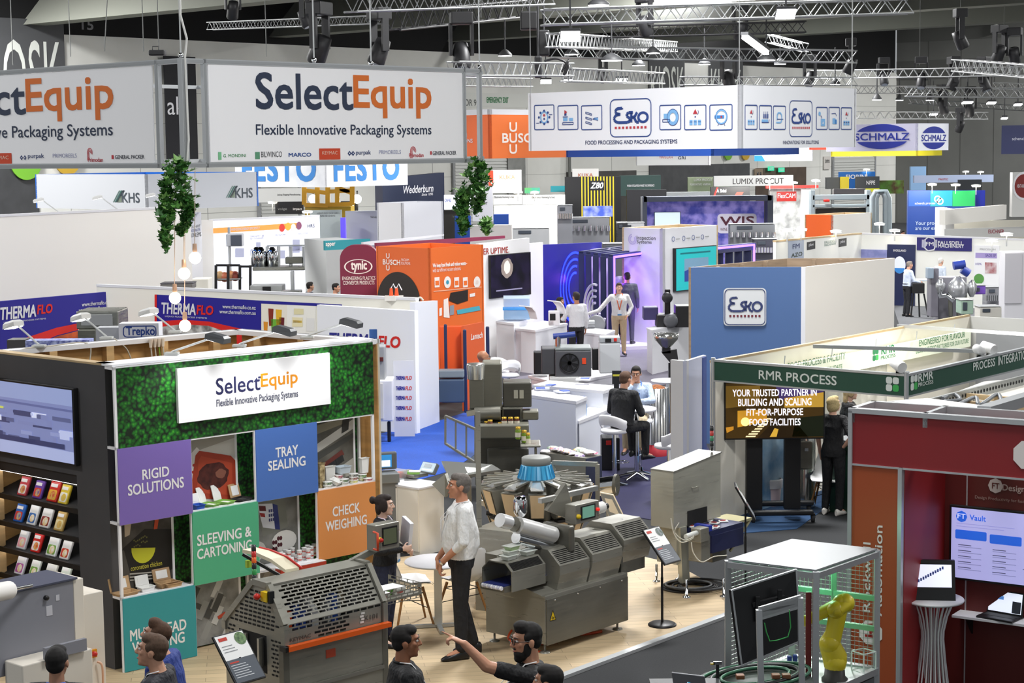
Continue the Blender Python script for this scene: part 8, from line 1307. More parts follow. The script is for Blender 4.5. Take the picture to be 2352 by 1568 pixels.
screen('wall_screen','teal screen on the white inspection tower',gi,1553,572,1645,658,M('#1fa3a6',.3,e=.6),lambda m,U,Vv,y:(P_(m,U,Vv,[(.2,.2),(.8,.2),(.8,.75),(.2,.75)],M('#6d8fa8',.3,e=.4),y),P_(m,U,Vv,[(.2,.2),(.7,.2),(.7,.5),(.45,.55),(.2,.45)],M('#27408a',.3,e=.4),y-.002),rect(m,U(.1),Vv(.86),U(.85),Vv(.9),M('#0f6a72',.3,e=.3),y)),.1)
T=thing('light_portal','navy slatted portal with purple LED edge and white ring emblem','portal',(D(1420,800,45).x,45.2,0));NB=M('#1d2450',.5);pa=D(1403,590,45);pb=D(1515,578,47.5);pc=D(1335,582,46.8);zp=pa.z
for k in range(5):t=k/4;o=(pc-pa)*t;m=MB();m.bar(V((pa.x,pa.y,0))+V((o.x,o.y,0)),pa+o,.14,NB);m.bar(pa+o,V((pb.x+o.x,pb.y+o.y,zp)),.12,NB);m.put('slat',T)
m=MB();m.bar(V((pa.x+.08,pa.y-.08,0)),pa+V((.08,-.08,0)),.05,PL_);m.bar(pa+V((.08,-.08,0)),V((pb.x,pb.y-.08,zp)),.05,PL_);m.put('led_strip',T,'purple LED strip');f=FR(V((pc.x,pc.y-.3,0)),V((pa.x+.2,pa.y-.3,0)));m=MB(f.X);u,v=f.uv(1370,708);[m.tube([(u+r*math.cos(t),-.05,v+r*1.08*math.sin(t))for t in[rd(80)+rd(260)*i/22 for i in range(23)]],.035,WH,6)for r in(.13,.28,.42,.56)];m.put('ring_emblem',T,'white ring emblem')
WL('pale violet cabinet wall behind the navy slats',1300,574,1402,571,48,48,None,M('#cdbfe6',.5),.3);WL('white floor-to-ceiling door panel inside the light portal',1448,600,1505,596,48.4,49,None,M('#eee9f4',.5),.05,'booth_wall');m=MB();m.ext([Z(1425,806),Z(1530,800),Z(1530,770),Z(1420,775)],(0,0,.1),M('#efe9f6',.4));m.one('stage_platform','white platform under the light portal','platform')
for x,y,d_,p_ in((1425,640,46,30),(1300,640,47,22),(1480,720,45.6,14)):l=bpy.data.lights.new('purple_light','POINT');l.energy=p_;l.color=(.32,.06,1);l.shadow_soft_size=.2;o=bpy.data.objects.new('purple_light',l);COL.objects.link(o);o.location=D(x,y,d_)
T=thing('light_portal','second navy portal with purple LED edge right of the inspection tower','portal',(D(1700,600,50).x,50,0));m=MB();a=D(1646,570,50);b=D(1732,562,52);m.bar(a,b,.06,PL_);m.bar(b,V((b.x,b.y,0)),.06,PL_);m.put('led_strip',T);m=MB();[m.bar(a.lerp(b,t)+V((0,.3,0)),V((a.lerp(b,t).x,a.lerp(b,t).y+.3,0)),.2,NB)for t in(.1,.35,.6,.85)];m.bar(a+V((0,.2,-.05)),b+V((0,.2,-.05)),.2,NB);m.put('slat',T)
#  left and rear left
WL('large blank white booth wall behind the blue banners at left',-40,500,437,477,38,42,None,M('#efece6',.55),.1,top=WH)
for(x,y),n in(((138,490),'left'),((272,483),'middle'),((392,477),'right')):p=D(x,y,38.5+x*.008);arm_lamp('pale arm lamp on top of the blank white wall, %s of three'%n,p,(-.75,-.1,0),.28,False,.35,group='pale arm lamps')
TB=M('#221c8c',.5);TRd=M('#d8231c',.5);CRM=M('#efece0',.55)
def therma(f,m,a,b,c,yt,yb,www):
 ft(f,m,'THERMA',a,b,(a,yt[0]),(a,yb[0]),WH,-.012,bold=.03,shear=.15);ft(f,m,'FLO',b+2,c,(b+2,yt[1]),(b+2,yb[1]),TRd,-.012,bold=.04,shear=.15);ft(f,m,'LIQUID FOOD PROCESS SYSTEMS',a+8,c-15,(a+8,yb[0]+4),(a+8,yb[0]+8),WH,-.012)
 for x0,x1,y0,y1,e in www:ft(f,m,'www.thermaflo'+e,x0,x1,(x1,y0),(x1,y1),WH,-.012,bold=.015)
T,f=WL('blue banner wall with red swoosh and web addresses at far left',-60,697,268,668,34.9,37.7,None,TB,.06,'banner_wall','sign');m=MB(f.X);fp(f,m,[(-20,870),(-10,815),(60,775),(130,752),(200,738),(268,735),(268,750),(200,752),(130,770),(60,800),(20,840),(10,870)],TRd,-.01);fp(f,m,[(30,870),(60,805),(130,772),(200,754),(268,751),(268,870)],M('#d9602c',.5,k='mottle',s=.4,c2='#7a3a1c'),-.01);fp(f,m,[(262,668),(268,668),(268,780),(262,780)],TRd,-.013);therma(f,m,0,82,120,(706,700),(735,722),((187,258,688,697,'.co.nz'),(180,258,700,709,'.com.au')));m.put('print',T)
T,f=WL('long cream booth wall with blue web address banner and juice photos',222,658,955,690,37.6,33.5,None,CRM,.1,'banner_wall','sign',top=WH);m=MB(f.X);fp(f,m,[(358,676),(600,690),(600,790),(358,790)],TB);fp(f,m,[(600,690),(786,699),(786,705),(600,697)],TB);fp(f,m,[(358,738),(420,734),(480,738),(560,756),(600,770),(600,790),(358,790)],TRd,-.008);fp(f,m,[(358,752),(420,744),(480,748),(540,768),(540,790),(358,790)],M('#c9c8c2',.5,k='mottle',s=.8,c2='#6d6c68'),-.011);fp(f,m,[(356,676),(361,676),(361,790),(356,790)],TRd,-.012);therma(f,m,372,450,491,(694,700),(720,722),((512,588,702,711,'.co.nz'),(505,588,714,723,'.com.au')))
fp(f,m,[(601,697),(660,700),(660,790),(601,790)],M('#f0e9d9',.5),-.008);fp(f,m,[(660,700),(726,703),(726,790),(660,790)],M('#f4f1e8',.5),-.008)
for x,y0,w,c in((617,708,12,'#8a2f1c'),(634,710,14,'#e8b52c'),(623,732,20,'#6fb03a'),(642,728,12,'#6b1f24'),(606,738,10,'#e0922c')):fp(f,m,[(x,y0),(x+w,y0+1),(x+w-2,y0+40),(x+2,y0+40)],M(c,.4),-.012)
for x,y0,w,h_,c in((676,708,22,14,'#e6dcae'),(672,728,24,22,'#efe3b8'),(674,735,20,6,'#e8c65a'),(705,730,18,30,'#e8e6e2')):fp(f,m,[(x,y0),(x+w,y0+1),(x+w,y0+h_),(x,y0+h_)],M(c,.4),-.012)
m.put('print',T);fTW=f
T,f=WL('white stretched fabric wall with red and navy lettering behind the leafy fascia',728,700,952,714,33.2,32.2,None,M('#f3f3f5',.6),.12,'fabric_wall','sign',rows=[('THERMA',757,864,763,796,M('#2b2a86',.5),.03,.15),('FLO',868,920,(868,770),(868,797),TRd,.04,.15)]);WL('grey wall end right of the white fabric wall',953,694,1005,690,32.6,33.6,None,M('#d9dbe2',.5),.1)
f=FR(D(905,865,31.9),D(948,866,31.9));m=MB(f.X);[(ft(f,m,'THERMA',909,930,(909,y),(909,y+9),TB,0,bold=.03,shear=.15),ft(f,m,'FLO',931,946,(931,y),(931,y+9),TRd,0,bold=.03,shear=.15))for y in(863,887,909,932,957)];m.bx(-.01,.004,0,f.L+.02,.02,1.35,WH);m.one('pullup_banner','narrow white banner repeating a small red and navy wordmark','sign')
BX('cabinet','white cabinet on castors behind the display wall edge','cabinet',[('body',845,873,902,968,31.2,.6,WH),('door',852,880,880,962,31.18,.02,OFF),('lock',866,893,873,907,31.15,.03,GRY),('caster',850,968,858,5001,31.3,.1,BLK),('caster',890,968,898,5001,31.3,.1,BLK)]);BX('label_printer','grey desktop machine with red slot on the white cabinet','machine',[('body',852,795,884,873,31.3,.4,M('#9a9c9e',.5)),('slot',855,820,880,830,31.28,.03,M('#5d1f1a',.5))])
BX('standing_card','blue leaflet and jar on the right end of the leafy fascia','leaflet',[('card',848,756,866,778,19.6,.03,M('#24508f',.5)),('jar',852,778,866,790,19.62,.05,PAPER)])
q=fTW.at(fTW.uv(905,686)[0],0,2.3);T=thing('power_block','white power block with orange plugs on the cream wall top','power supply',D(905,690,33.8));a=D(905,690,33.8);m=MB(MX.Translation(a));m.bx(-.17,-.08,0,.17,.08,.09,OFF);m.put('block',T)
for i in range(2):m=MB(MX.Translation(a+V((-.05+.1*i,0,.09))));m.tube([(0,0,0),(0,0,.14)],[.04,.025],M('#e0501f',.5),10);m.tube([(0,0,.14),(.04,0,.22),(.1,0,.1)],.012,WH,6);m.put('plug',T)
cable([D(x,y,33.7)for x,y in((930,690),(940,684),(955,688),(965,683),(972,690))],.02,CB,'cable','loose white cables beside the orange plugs')
T,f=stand('white board with blue outlined wordmark behind the timber wall',274,742,366,2500,27,WH);let(T,f,[('Trepko',290,356,750,776,M('#1f3f8a',.5),.02)]);m=MB(f.X);a=f.uv(283,775);b=f.uv(359,747);rframe(m,a[0],a[1],b[0],b[1],.06,.015,M('#1f3f8a',.5),-.008);m.put('outline',T)
stand('grey roll-up panel left of the outlined wordmark board',222,752,276,2500,27.4,'#a9abae');BX('packing_machine','grey steel packing machine below the left blue banner','machine',[('housing',175,714,272,756,30.5,.8,STL),('window',186,722,258,748,30.48,.03,GRY),('lower',180,756,222,5001,30.4,.6,STD)]);stand('blue printed strip sign along the rear of the timber wall',60,781,206,2500,24.5,M('#b9c4ea',.5,k='mottle',s=2,c2='#3a3f9a'));stand('dark box behind the leftmost white arm lamp',18,780,60,2500,25,'#4a4744')
T,f=WL('glowing white light wall with orange band and fruit pictures',488,507,734,497,56,60,None,M('#eef0fa',.5,e=.45),.15,'light_wall','sign',top=WH);m=MB(f.X);fp(f,m,[(489,524),(690,511),(690,523),(489,536)],M('#efa04a',.5,e=.3),-.01);ft(f,m,'HARNESSING ENERGY EFFICIENTLY',530,596,(530,524),(530,530),WH,-.014,bold=.02);ft(f,m,'HRS',706,722,(706,515),(706,523),NAVY,-.014,bold=.01);[disc(m,*f.uv(x,y),r_,M(c,.5,e=.2),-.016,14)for x,y,r_,c in((647,523,.13,'#d8382c'),(661,520,.13,'#efb03a'),(673,522,.12,'#e9ddd8'),(686,518,.13,'#8a4a6a'))]
[ft(f,m,s_,x0,x1,(x0,y),(x0,y+4),M('#7a7a9a',.5),-.014)for s_,x0,x1,y in(('CORRUGATED TUBE',573,606,541),('HEAT EXCHANGERS',573,605,546),('PISTON PUMPS',632,656,538),('FOOD SYSTEMS',683,707,535))];[fp(f,m,[(x,y),(x+w,y),(x+w,y+h_),(x,y+h_)],M('#b9bcd6',.5),-.012)for x,y,w,h_ in((588,556,10,30),(575,572,30,15),(632,575,22,18),(672,550,16,30),(663,562,30,14),(540,570,20,20))];m.put('print',T)
WL('cream end wall left of the glowing light wall',462,505,489,505,54,56,None,OFF,.2);T,f=WL('white poster wall reading you have a problem behind the bulbs',433,488,462,487,50,51,None,WH,.1);let(T,f,[('YOU HAVE',434,460,518,525,GRY),('WASTEWATER',434,460,527,534,M('#4a5a9a',.5)),('PROBLEMS',434,462,536,546,DGR)])
T=BX('display_fridge','black framed glass display case with product samples','display case',[('shelf',497,640,550,643,50,.6,GRY),('base',497,672,550,5001,50,.6,OFF)]);m=MB();[m.bar(D(x,609,d_),D(x,672,d_),.07,BLK)for x,d_ in((496,50),(524,49.6),(551,50.2),(575,51))];[m.bar(D(a,y,50),D(b,y,50.2),.06,BLK)for a,b,y in((496,551,609),(496,551,672),(551,576,612))];m.put('frame',T);m=MB();[m.sph(D(x,y,50.3),.14,M(c,.5))for x,y,c in((505,634,'#c9a070'),(516,636,'#a85a3a'),(530,633,'#c98a5a'),(540,634,'#8a3a2a'))];m.put('samples',T)
BX('control_terminal','grey control terminal with striped logo by the light wall','control panel',[('case',519,537,556,566,52,.4,M('#b9bbbf',.5)),('screen',530,540,555,564,51.98,.03,M('#4a4f5a',.4)),('post',524,522,530,5000,52.3,.1,ALU)])
T=BX('filling_line','pale steel filling line with glass guards in front of the light wall','machine',[('bed',580,612,700,622,51,.8,STL),('base',575,655,650,5001,50.5,.7,M('#b3b5b4',.5)),('dark_door',603,658,622,676,50.48,.03,BLK),('gantry',612,562,700,566,51.5,.1,ALU),('leg',668,622,676,5001,51,.15,ALU),('head',655,590,694,606,51.4,.3,STD),('infeed',645,668,690,5001,49.8,.6,STL)]);m=MB();[m.tube([D(x,566,51.5),D(x,612,51.5)],.05,ALU,6)for x in(614,640,668,698)];[m.lathe(D(x,612,51.3),[(.0,0),(.16,0),(.16,.4),(.05,.55),(0,.55)],CHR,12)for x in(590,600,626)];m.put('nozzles',T)
BX('counter','cream counter behind the lowest bulb','counter',[('body',440,640,480,5001,44,.6,CRM)]);BX('crate','dark grey crate on the cream wall behind the bulbs','crate',[('box',368,652,442,664,40,.5,M('#6d6a66',.5)),('lid',367,649,443,653,40,.5,M('#4f4d52',.5))])
NVW=M('#101c3c',.4);T,f=WL('tall navy wall with white cursive company name',878,410,1020,396,68,74,None,NVW,.3);let(T,f,[('Wedderburn',926,995,427,445,WH,.02,.2),('Since 1896',968,994,444,450,WH,.01,.2)]);T,fl,f_,*_=hang('tower','plain white open-topped tower in front of the navy wall',867,924,1016,466,5000,52,M('#f4f2f2',.5),M('#d9dae0',.5),.06,cat='booth')
for r in[T]:[setattr(v_.co,'z',max(v_.co.z,-r.location.z))for c_ in r.children for v_ in c_.data.vertices]
T,f=stand('pale grey wall with small cursive name left of the white tower',794,484,868,5000,62,'#c9ccd2');let(T,f,[('Wedd',851,868,496,501,DGR,0,.2)]);T,f=stand('grey-green information wall left of the pale grey wall',713,482,785,5000,63,'#bfc9c4');let(T,f,[('LAMINATE FOOD COATED FABRICS,',728,780,488,492,DGR),('SLIT TAPES AND ADHESIVES',728,770,494,498,DGR)]);stand('slim glowing violet screen between the two pale walls',783,500,794,5000,61,M('#5a4ae0',.4,e=1));T,f=stand('black fascia with white names and gold emblem',632,463,696,492,66,BLK);let(T,f,[('impact',673,694,477,484,WH,.02),('voige',638,659,477,484,GRY,.01)]);T,f=stand('black fascia with yellow lettering right of the names fascia',783,462,818,495,70,BLK);let(T,f,[('work &',795,812,478,483,YEL,.01),('grow',785,795,487,493,YEL,.01)])
T=thing('scissor_lift','yellow lift cage with rails below the cloth banners','lift',V((D(755,480,64).x,64,0)));m=MB();YL=M('#e0a51c',.45);[m.bar(D(x,428,64),D(x,470,64),.16,YL)for x in(699,729,753,775,809)];[m.bar(D(a,y,64),D(b,y+c,64),.14,YL)for a,b,y,c in((699,753,437,6),(699,753,470,2),(753,809,470,-2),(753,809,440,-3),(780,809,432,12))];m.put('cage',T);m=MB();a=D(755,474,64.3);m.bx(a.x-.8,64,0,a.x+.8,65.5,a.z,M('#c9a52c',.5));m.put('mast',T)
for x,l_ in((719,'left'),(820,'right')):p=D(x,457,66);T=thing('work_light','dazzling white work light beside the yellow lift, %s one'%l_,'lamp',p);m=MB(MX.Translation(p));m.sph((0,0,0),.16,M('#fff7e6',.5,e=40));m.put('bulb',T);m=MB(MX.Translation(p));m.tube([(0,.1,-p.z),(0,.1,.3)],.03,BLK,6);m.put('post',T)
#  rear centre and right
for a,rows,txm in((('pale grey name board under the roller door, left',590,432,700,465,74,'#cfcfcc'),[('Jialong Shipping Manufacturing',637,690,445,450,DGR,.01)],0),(('pale grey name board with dark small text, right of the ivy',1133,447,1199,470,68,'#d6d6d3'),[('Electronics Hanmeng Group',1136,1180,450,456,DGR,.01)],0),(('pale grey name board with dark small text, beside the striped wall',1200,447,1298,470,68,'#d6d6d3'),[('Electronics Hanmeng Group',1222,1274,450,457,DGR,.01)],0),(('white lit board with thin orange letters beside the right ivy',1132,390,1198,443,66,M('#f6f3f1',.5,e=.25)),[('KUKA',1148,1183,402,412,M('#c98a5a',.5),.01)],0),(('small white lit board with orange letters above the striped wall',1315,387,1375,420,78,M('#f8f6f4',.5,e=.3)),[('KUKA',1328,1362,398,406,M('#e0805a',.5),.01)],0),(('white pillar with a slim dark logo behind the right ivy',1085,429,1132,508,64,WH),[('JBT',1106,1120,464,472,DGR,.01,.2)],0),(('orange upright sign on the white pillar',1122,392,1133,427,64.5,'#d8462a'),[],0),(('bright screen with dark letters behind the right ivy',1020,447,1081,481,67,M('#e9ebfb',.4,e=.6)),[('ove',1021,1036,456,464,M('#3a4a9a',.5))],0),(('dark wall below the bright screen',1020,482,1080,5000,67.5,'#26241f'),[],0),(('royal blue counter front left of the white pillar',1045,496,1082,5000,60,'#1a55b8'),[],0),(('royal blue counter front right of the white pillar',1134,492,1169,5000,61,'#1a55b8'),[],0),(('white counter front between the blue counters',1080,516,1176,5000,59.5,'#ecece9'),[],0),(('teal and lime strip sign above the name boards',1205,431,1240,444,72,M('#6cc04a',.5,k='mottle',s=.2,c2='#22a6b8')),[],0),(('teal and black strip sign left of the striped wall',1265,427,1298,441,73,'#1f8f9a'),[],0),(('white back wall of the name board booths',1135,470,1298,5000,70,'#e9e6e0'),[],0),(('black wall behind the yellow stripes',1298,405,1426,5000,72,BLK),[],1),(('dark green wall with small white slogan',1424,402,1518,450,74,'#36504c'),[('WHEN INTEGRATION MAKES THE DIFFERENCE',1440,1503,424,429,WH,.02)],0),(('black wall with a silver bottle shape',1440,435,1531,5000,70,'#1b1b1d'),[],0),(('blue picture screen below the yellow stripes',1340,473,1407,498,69,M('#8a94d8',.4,e=.5,k='glow',c2='#3a4fa8')),[],0),(('green and grey double name board',1580,406,1676,440,84,'#9aa888'),[('LUMIX PROCUT',1594,1636,410,416,WH,.01),('FORMATIVE  VARIVA',1585,1632,421,426,WH,.01),('LUMIX',1652,1672,410,416,WH,.01)],0),(('long white name board with big dark capitals',1640,402,1822,428,80,'#e2e4e6'),[('LUMIX PROCUT',1683,1800,410,423,DGR,.01)],0),(('black board with red slash and small white name',1633,428,1722,458,76,'#1e1e20'),[('A Sidel',1646,1668,434,442,WH,.02)],2),(('white counter behind the violet light wall',1530,440,1640,5000,82,'#dfe6ec'),[],0),(('dark slate board with yellow end panel',1898,407,1933,434,84,'#4a4d50'),[],0),(('yellow upright panel between slate and blue boards',1932,406,1950,434,83.5,'#e6cf2a'),[],0),(('blue rounded name board behind the slate boards',1928,394,2010,440,86,'#1664b4'),[('FIORINI',1943,1992,401,411,WH,.03)],0),(('dark slate board with yellow base and white letters',1967,405,2020,440,82,'#34383c'),[('NFPE',1990,2010,415,424,WH,.01)],3),(('green picture board right of the slate boards',2020,414,2076,445,84,M('#6da845',.5,k='mottle',s=.3,c2='#5a3a2a')),[],0),(('pale blue glass column at the rear right',2092,382,2127,440,92,'#8fb4dc'),[],0),(('long pale blue fascia with tiny red logo',2100,401,2282,420,90,'#a9b6d2'),[('PAKITEC',2156,2178,409,414,M('#b8423a',.5))],0),(('dark board right of the pale blue fascia',2203,412,2255,440,86,'#2f3236'),[],0),(('red canopy strip over the machine posters',1760,425,1880,433,68,'#b8302a'),[],0),(('grey machine poster with red name label',1768,433,1840,5000,68.4,M('#c9cac8',.5,k='mottle',s=.4,c2='#8f9190')),[('FlexCAM',1786,1827,444,455,M('#fff',.5)if 0 else WH,.02)],4),(('white poster with red top beside the grey poster',1840,433,1862,5000,68.2,'#eceae8'),[],0),(('dark name board above the portal machine',1915,433,1988,455,70,'#4d4a4d'),[('SURYADOPE',1945,1984,447,453,WH,.02)],0),(('grey panel with red oval label at the right edge',2325,395,2400,498,58,'#c9c9c6'),[],5)):
 lab,x0,y0,x1,y1,d_,col=a;T,f=stand(lab,x0,y0,x1,y1,d_,col)
 if txm==4:m=MB(f.X);fq(f,m,1784,440,1829,462,RED);m.put('label',T)
 if rows:let(T,f,rows,-.01)
 if txm==1:m=MB(f.X);[fq(f,m,1335+7.2*k,405,1339+7.2*k,560,M('#d9bf2a',.5))for k in range(11)];fq(f,m,1353,415,1388,437,BLK,-.01);ft(f,m,'Z80',1356,1386,(1356,419),(1356,433),WH,-.016,bold=.03,shear=.25);m.put('stripes',T)
 if txm==2:m=MB(f.X);fp(f,m,[(1636,457),(1646,430),(1650,430),(1640,457)],RED,-.01);fp(f,m,[(1682,458),(1692,441),(1708,441),(1698,458)],M('#9a3a2a',.5),-.01);m.put('slashes',T)
 if txm==3:m=MB(f.X);fq(f,m,1967,433,2020,440,M('#cfd02a',.5));m.put('base_band',T)
 if txm==5:m=MB(f.X);u,v=f.uv(2352,427);ring(m,u,v,.3,.36,WH,-.01,30,1.25);disc(m,u,v,.3,M('#7a1f1c',.5),-.012,30,1.25);ft(f,m,'HEAT AND CONTROL',2336,2372,(2336,423),(2336,431),WH,-.016);m.put('oval',T)
T,f=WL('violet-blue light wall in a deep dark frame',1486,462,1755,462,60,60,None,M('#3a3f9a',.5,e=.35,k='glow',c2='#8a80c8'),.1,'light_wall','sign');m=MB(f.X);z=f.uv(1500,462)[1];m.bx(-.15,-.7,z,f.L+.15,.1,z+.16,M('#3d4352',.5));m.bx(-.2,-.7,0,-.05,.1,z+.16,M('#3d4352',.5));m.bx(f.L+.02,-.7,0,f.L+.2,.1,z+.16,M('#3d4352',.5));m.put('frame',T);m=MB(f.X);a=f.uv(1648,536,.02);b=f.uv(1738,490,.02);rr(m,a[0],a[1],b[0],b[1],.12,M('#e9e4f4',.5),-.02);MAR=M('#5a1c34',.5);ft(f,m,'WIS',1654,1732,(1654,497),(1654,518),MAR,-.03,bold=.03);ft(f,m,'WINE INDUSTRY SERVICES',1654,1732,(1654,523),(1654,530),MAR,-.03);m.put('logo',T);screen('screen','pale text screen in front of the violet light wall',f,1504,488,1562,530,M('#cfe0ee',.4,e=.5),None,.06,.4)
T,fl,f_,*_=hang('tower','low open-topped box with orange left face and white right face',1850,1912,2001,494,5000,60,M('#e8621f',.5),M('#e6e3dd',.5),.06,inner=PLY,cat='booth');[setattr(v_.co,'z',max(v_.co.z,-T.location.z))for c_ in T.children for v_ in c_.data.vertices]
G2=M('#8f9ba0',.5);T=BX('portal_machine','grey steel portal machine with perforated beams at rear right','machine',[('beam',1866,446,1998,460,64,.3,G2),('beam',1866,468,1998,477,64,.3,G2),('post',1862,436,1872,5000,64,.4,G2),('post',1990,436,2000,5000,64,.4,G2),('red_box',1893,458,1906,464,63.9,.2,RED),('dark_bay',1875,477,1990,492,64.2,.3,BLK)]);m=MB();[m.tube([D(x,y,62)for x,y in((a,545),(a,455),(a+6,441),(b-6,441),(b,455),(b,545))],.1,G2,6)for a,b in((2004,2042),(2012,2034))];m.put('arch_frame',T)
T,f=WL('tall blue to green light panel with white company name',2086,437,2240,437,66,66,None,M('#1a3e8a',.4,e=.1),.2,'light_wall','sign');m=MB(f.X);[fq(f,m,a,438,b,473,M(c,.4,e=.35),-.01)for a,b,c in((2087,2136,'#2456b4'),(2137,2187,'#1f94a6'),(2188,2239,'#27a85a'))];ft(f,m,'schenck process',2101,2148,(2101,464),(2101,471),WH,-.02,bold=.01);[ring(m,*f.uv(x,y),.08,.13,WH,-.02,12)for x,y in((2153,457),(2159,462))];ft(f,m,'Your process',2102,2165,(2102,508),(2102,519),M('#b9c9dc',.5),-.02);ft(f,m,'are our expertise',2102,2180,(2102,520),(2102,531),M('#b9c9dc',.5),-.02);m.put('print',T);stand('dark blue narrow panel right of the green light panel',2240,437,2262,5000,66.3,'#1b2a9a')
WL('white partition end in front of the blue to green panel',2148,476,2172,480,62,61,None,M('#f2f1ee',.5),.3);WL('pale grey bulkhead right of the white partition end',2171,482,2312,470,60,64,516,M('#dedbd4',.5),.2);WL('cream back wall beneath the pale grey bulkhead',2172,508,2360,505,64,66,None,M('#e9e4d4',.5),.1);T,f=WL('grey name fascia with dark red letters under the bulkhead',2170,526,2360,520,58.5,58.5,546,M('#b9b9b7',.5),.06,'fascia','sign',rows=[('EUCHNER',2270,2306,527,536,M('#8a3040',.5),.02)])
WF=M('#f0f0ea',.5);T,f=WL('white wall with small brand panels left of the purple banner',1782,556,1979,538,50,58,None,WF,.08,top=PLY);m=MB(f.X);fq(f,m,1810,553,1846,600,M('#a9b3c4',.5));[fq(f,m,a,b,c,d_,BLK,-.008)for a,b,c,d_ in((1853,556,1872,571),(1926,549,1944,564))];[ft(f,m,'pbx',a,b,(a,c),(a,d_),WH,-.012,bold=.02)for a,b,c,d_ in((1857,1868,559,567),(1930,1940,552,560))];ft(f,m,'FALLSDELL',1893,1920,(1893,554),(1893,560),M('#8fa39a',.5),-.01,bold=.02);ft(f,m,'MACHINERY',1893,1920,(1893,561),(1893,566),M('#8fa39a',.5),-.01,bold=.02);ft(f,m,'FM',1820,1836,(1820,561),(1820,572),M('#2b3a6a',.5),-.01,bold=.02);ft(f,m,'AZO',1817,1842,(1817,582),(1817,592),M('#2b3a2a',.5),-.01,bold=.03);m.put('panels',T)
T,f=WL('white wall behind the purple banner and grey-blue machine',1979,538,2370,553,58,55,None,WF,.08,top=WH)
def sig(n,lab,x0,y0,x1,y1,col,rows=(),extra=None,off=.05):
 T=thing(n,lab,'sign',f.at(f.uv(x0,y0)[0],-off));m=MB(f.X);u0,v1=f.uv(x0,y0,off);u1,v0=f.uv(x1,y1,off);m.bx(u0,-off,max(v0,0),u1,-.005,v1,M(col,.5)if isinstance(col,str)else col);m.put('panel',T)
 if rows:let(T,f,rows,-off-.01)
 if extra:m=MB(f.X);extra(m);m.put('picture',T)
sig('banner','purple banner with white company name and map outline logo',2106,545,2231,577,'#2a2470',[('FALLSDELL',2156,2214,553,561,WH,.03),('MACHINERY',2156,2216,560,568,WH,.03),('FM',2128,2146,555,564,WH,.02)],lambda m:[ring(m,*f.uv(2137,560),.2,.24,WH,-.06,7),fq(f,m,2119,550,2128,568,M('#b9b9d0',.5),-.06),fq(f,m,2147,550,2154,568,M('#b9b9d0',.5),-.06)]);sig('pullup_banner','navy pull-up banner with glowing white pill shape',2038,561,2100,720,'#1b2550',[('IHOLLAND',2054,2083,572,577,WH,.02)],lambda m:(disc(m,*f.uv(2068,608),.2,M('#dfe4f6',.4,e=.2),-.07,24,1.35),disc(m,*f.uv(2068,615),.17,M('#3a8fe0',.4),-.075,24,1,180,360)),.06)
sig('poster','white poster with purple stripe and red machine photo',2238,563,2294,660,'#f2f2f4',[('PRECISION',2252,2288,570,574,GRY),('SADE SP',2265,2289,583,589,M('#3a2a86',.5),.01),('100%',2242,2256,603,608,M('#5a4aa0',.5))],lambda m:(fq(f,m,2242,580,2291,593,M('#a99ad0',.5),-.057),fq(f,m,2264,602,2290,628,M('#9a2a30',.5,k='mottle',s=.5,c2='#e2d9dc'),-.06),disc(m,*f.uv(2250,640),.16,M('#5a9a4a',.5),-.06)));sig('poster','violet photo panel left of the navy pull-up banner',1957,572,2037,600,M('#a8a8da',.5,k='mottle',s=.3,c2='#7a80b8'))
BX('tall_cabinet','tall pale grey cabinet at the right edge of the purple banner booth','cabinet',[('body',2308,578,2360,5000,49,.6,M('#c9c8cc',.5)),('side',2308,581,2347,697,48.98,.02,M('#b9b7bc',.5))]);T=BX('process_machine','grey machine with steel vessel and blue motors under the purple banner','machine',[('cabinet',2138,616,2156,728,50.5,.5,M('#6f6d76',.5)),('body',2155,636,2220,5000,51,.6,M('#7d7c84',.5)),('display',2131,615,2145,640,50.4,.3,M('#8a98a6',.4))])
for x,y,r,h_ in((2200,662,.27,.45),(2160,655,.13,.24),(2232,660,.14,.28)):m=MB(MX.Translation(D(x,y,50.2)));m.lathe((0,0,-h_/2),[(.05,-.12),(r*.8,0),(r,h_*.3),(r,h_*.7),(r*.6,h_),(.06,h_*1.25),(0,h_*1.25)],M('#b9bbbd',.25,.7),20);m.put('vessel',T)
m=MB();[m.tube([D(a,b,50.1),D(c,e,50.1)],.12,M('#2a3f96',.4),12)for a,b,c,e in((2190,610,2216,606),(2210,618,2225,628))];m.put('motor',T);m=MB();[m.tube([D(x,670,50.2),D(x+2,728,50.2)],.06,STD,8)for x in(2182,2200,2216)];m.tube([D(x,y,49.9)for x,y in((2158,670),(2160,680),(2175,678),(2190,690))],.07,CHR,8);m.put('leg',T)
T=BX('bar_stool','black bar stool and high table beside the grey-haired man','stool',[('seat',2096,650,2124,674,53.2,.4,BLK),('tabletop',2088,642,2145,646,54.2,.6,M('#b9c4d2',.4))]);m=MB();[m.tube([D(a,674,53.3),D(b,728,53.3)],.025,BLK,6)for a,b in((2098,2092),(2122,2132),(2110,2112))];m.put('leg',T)
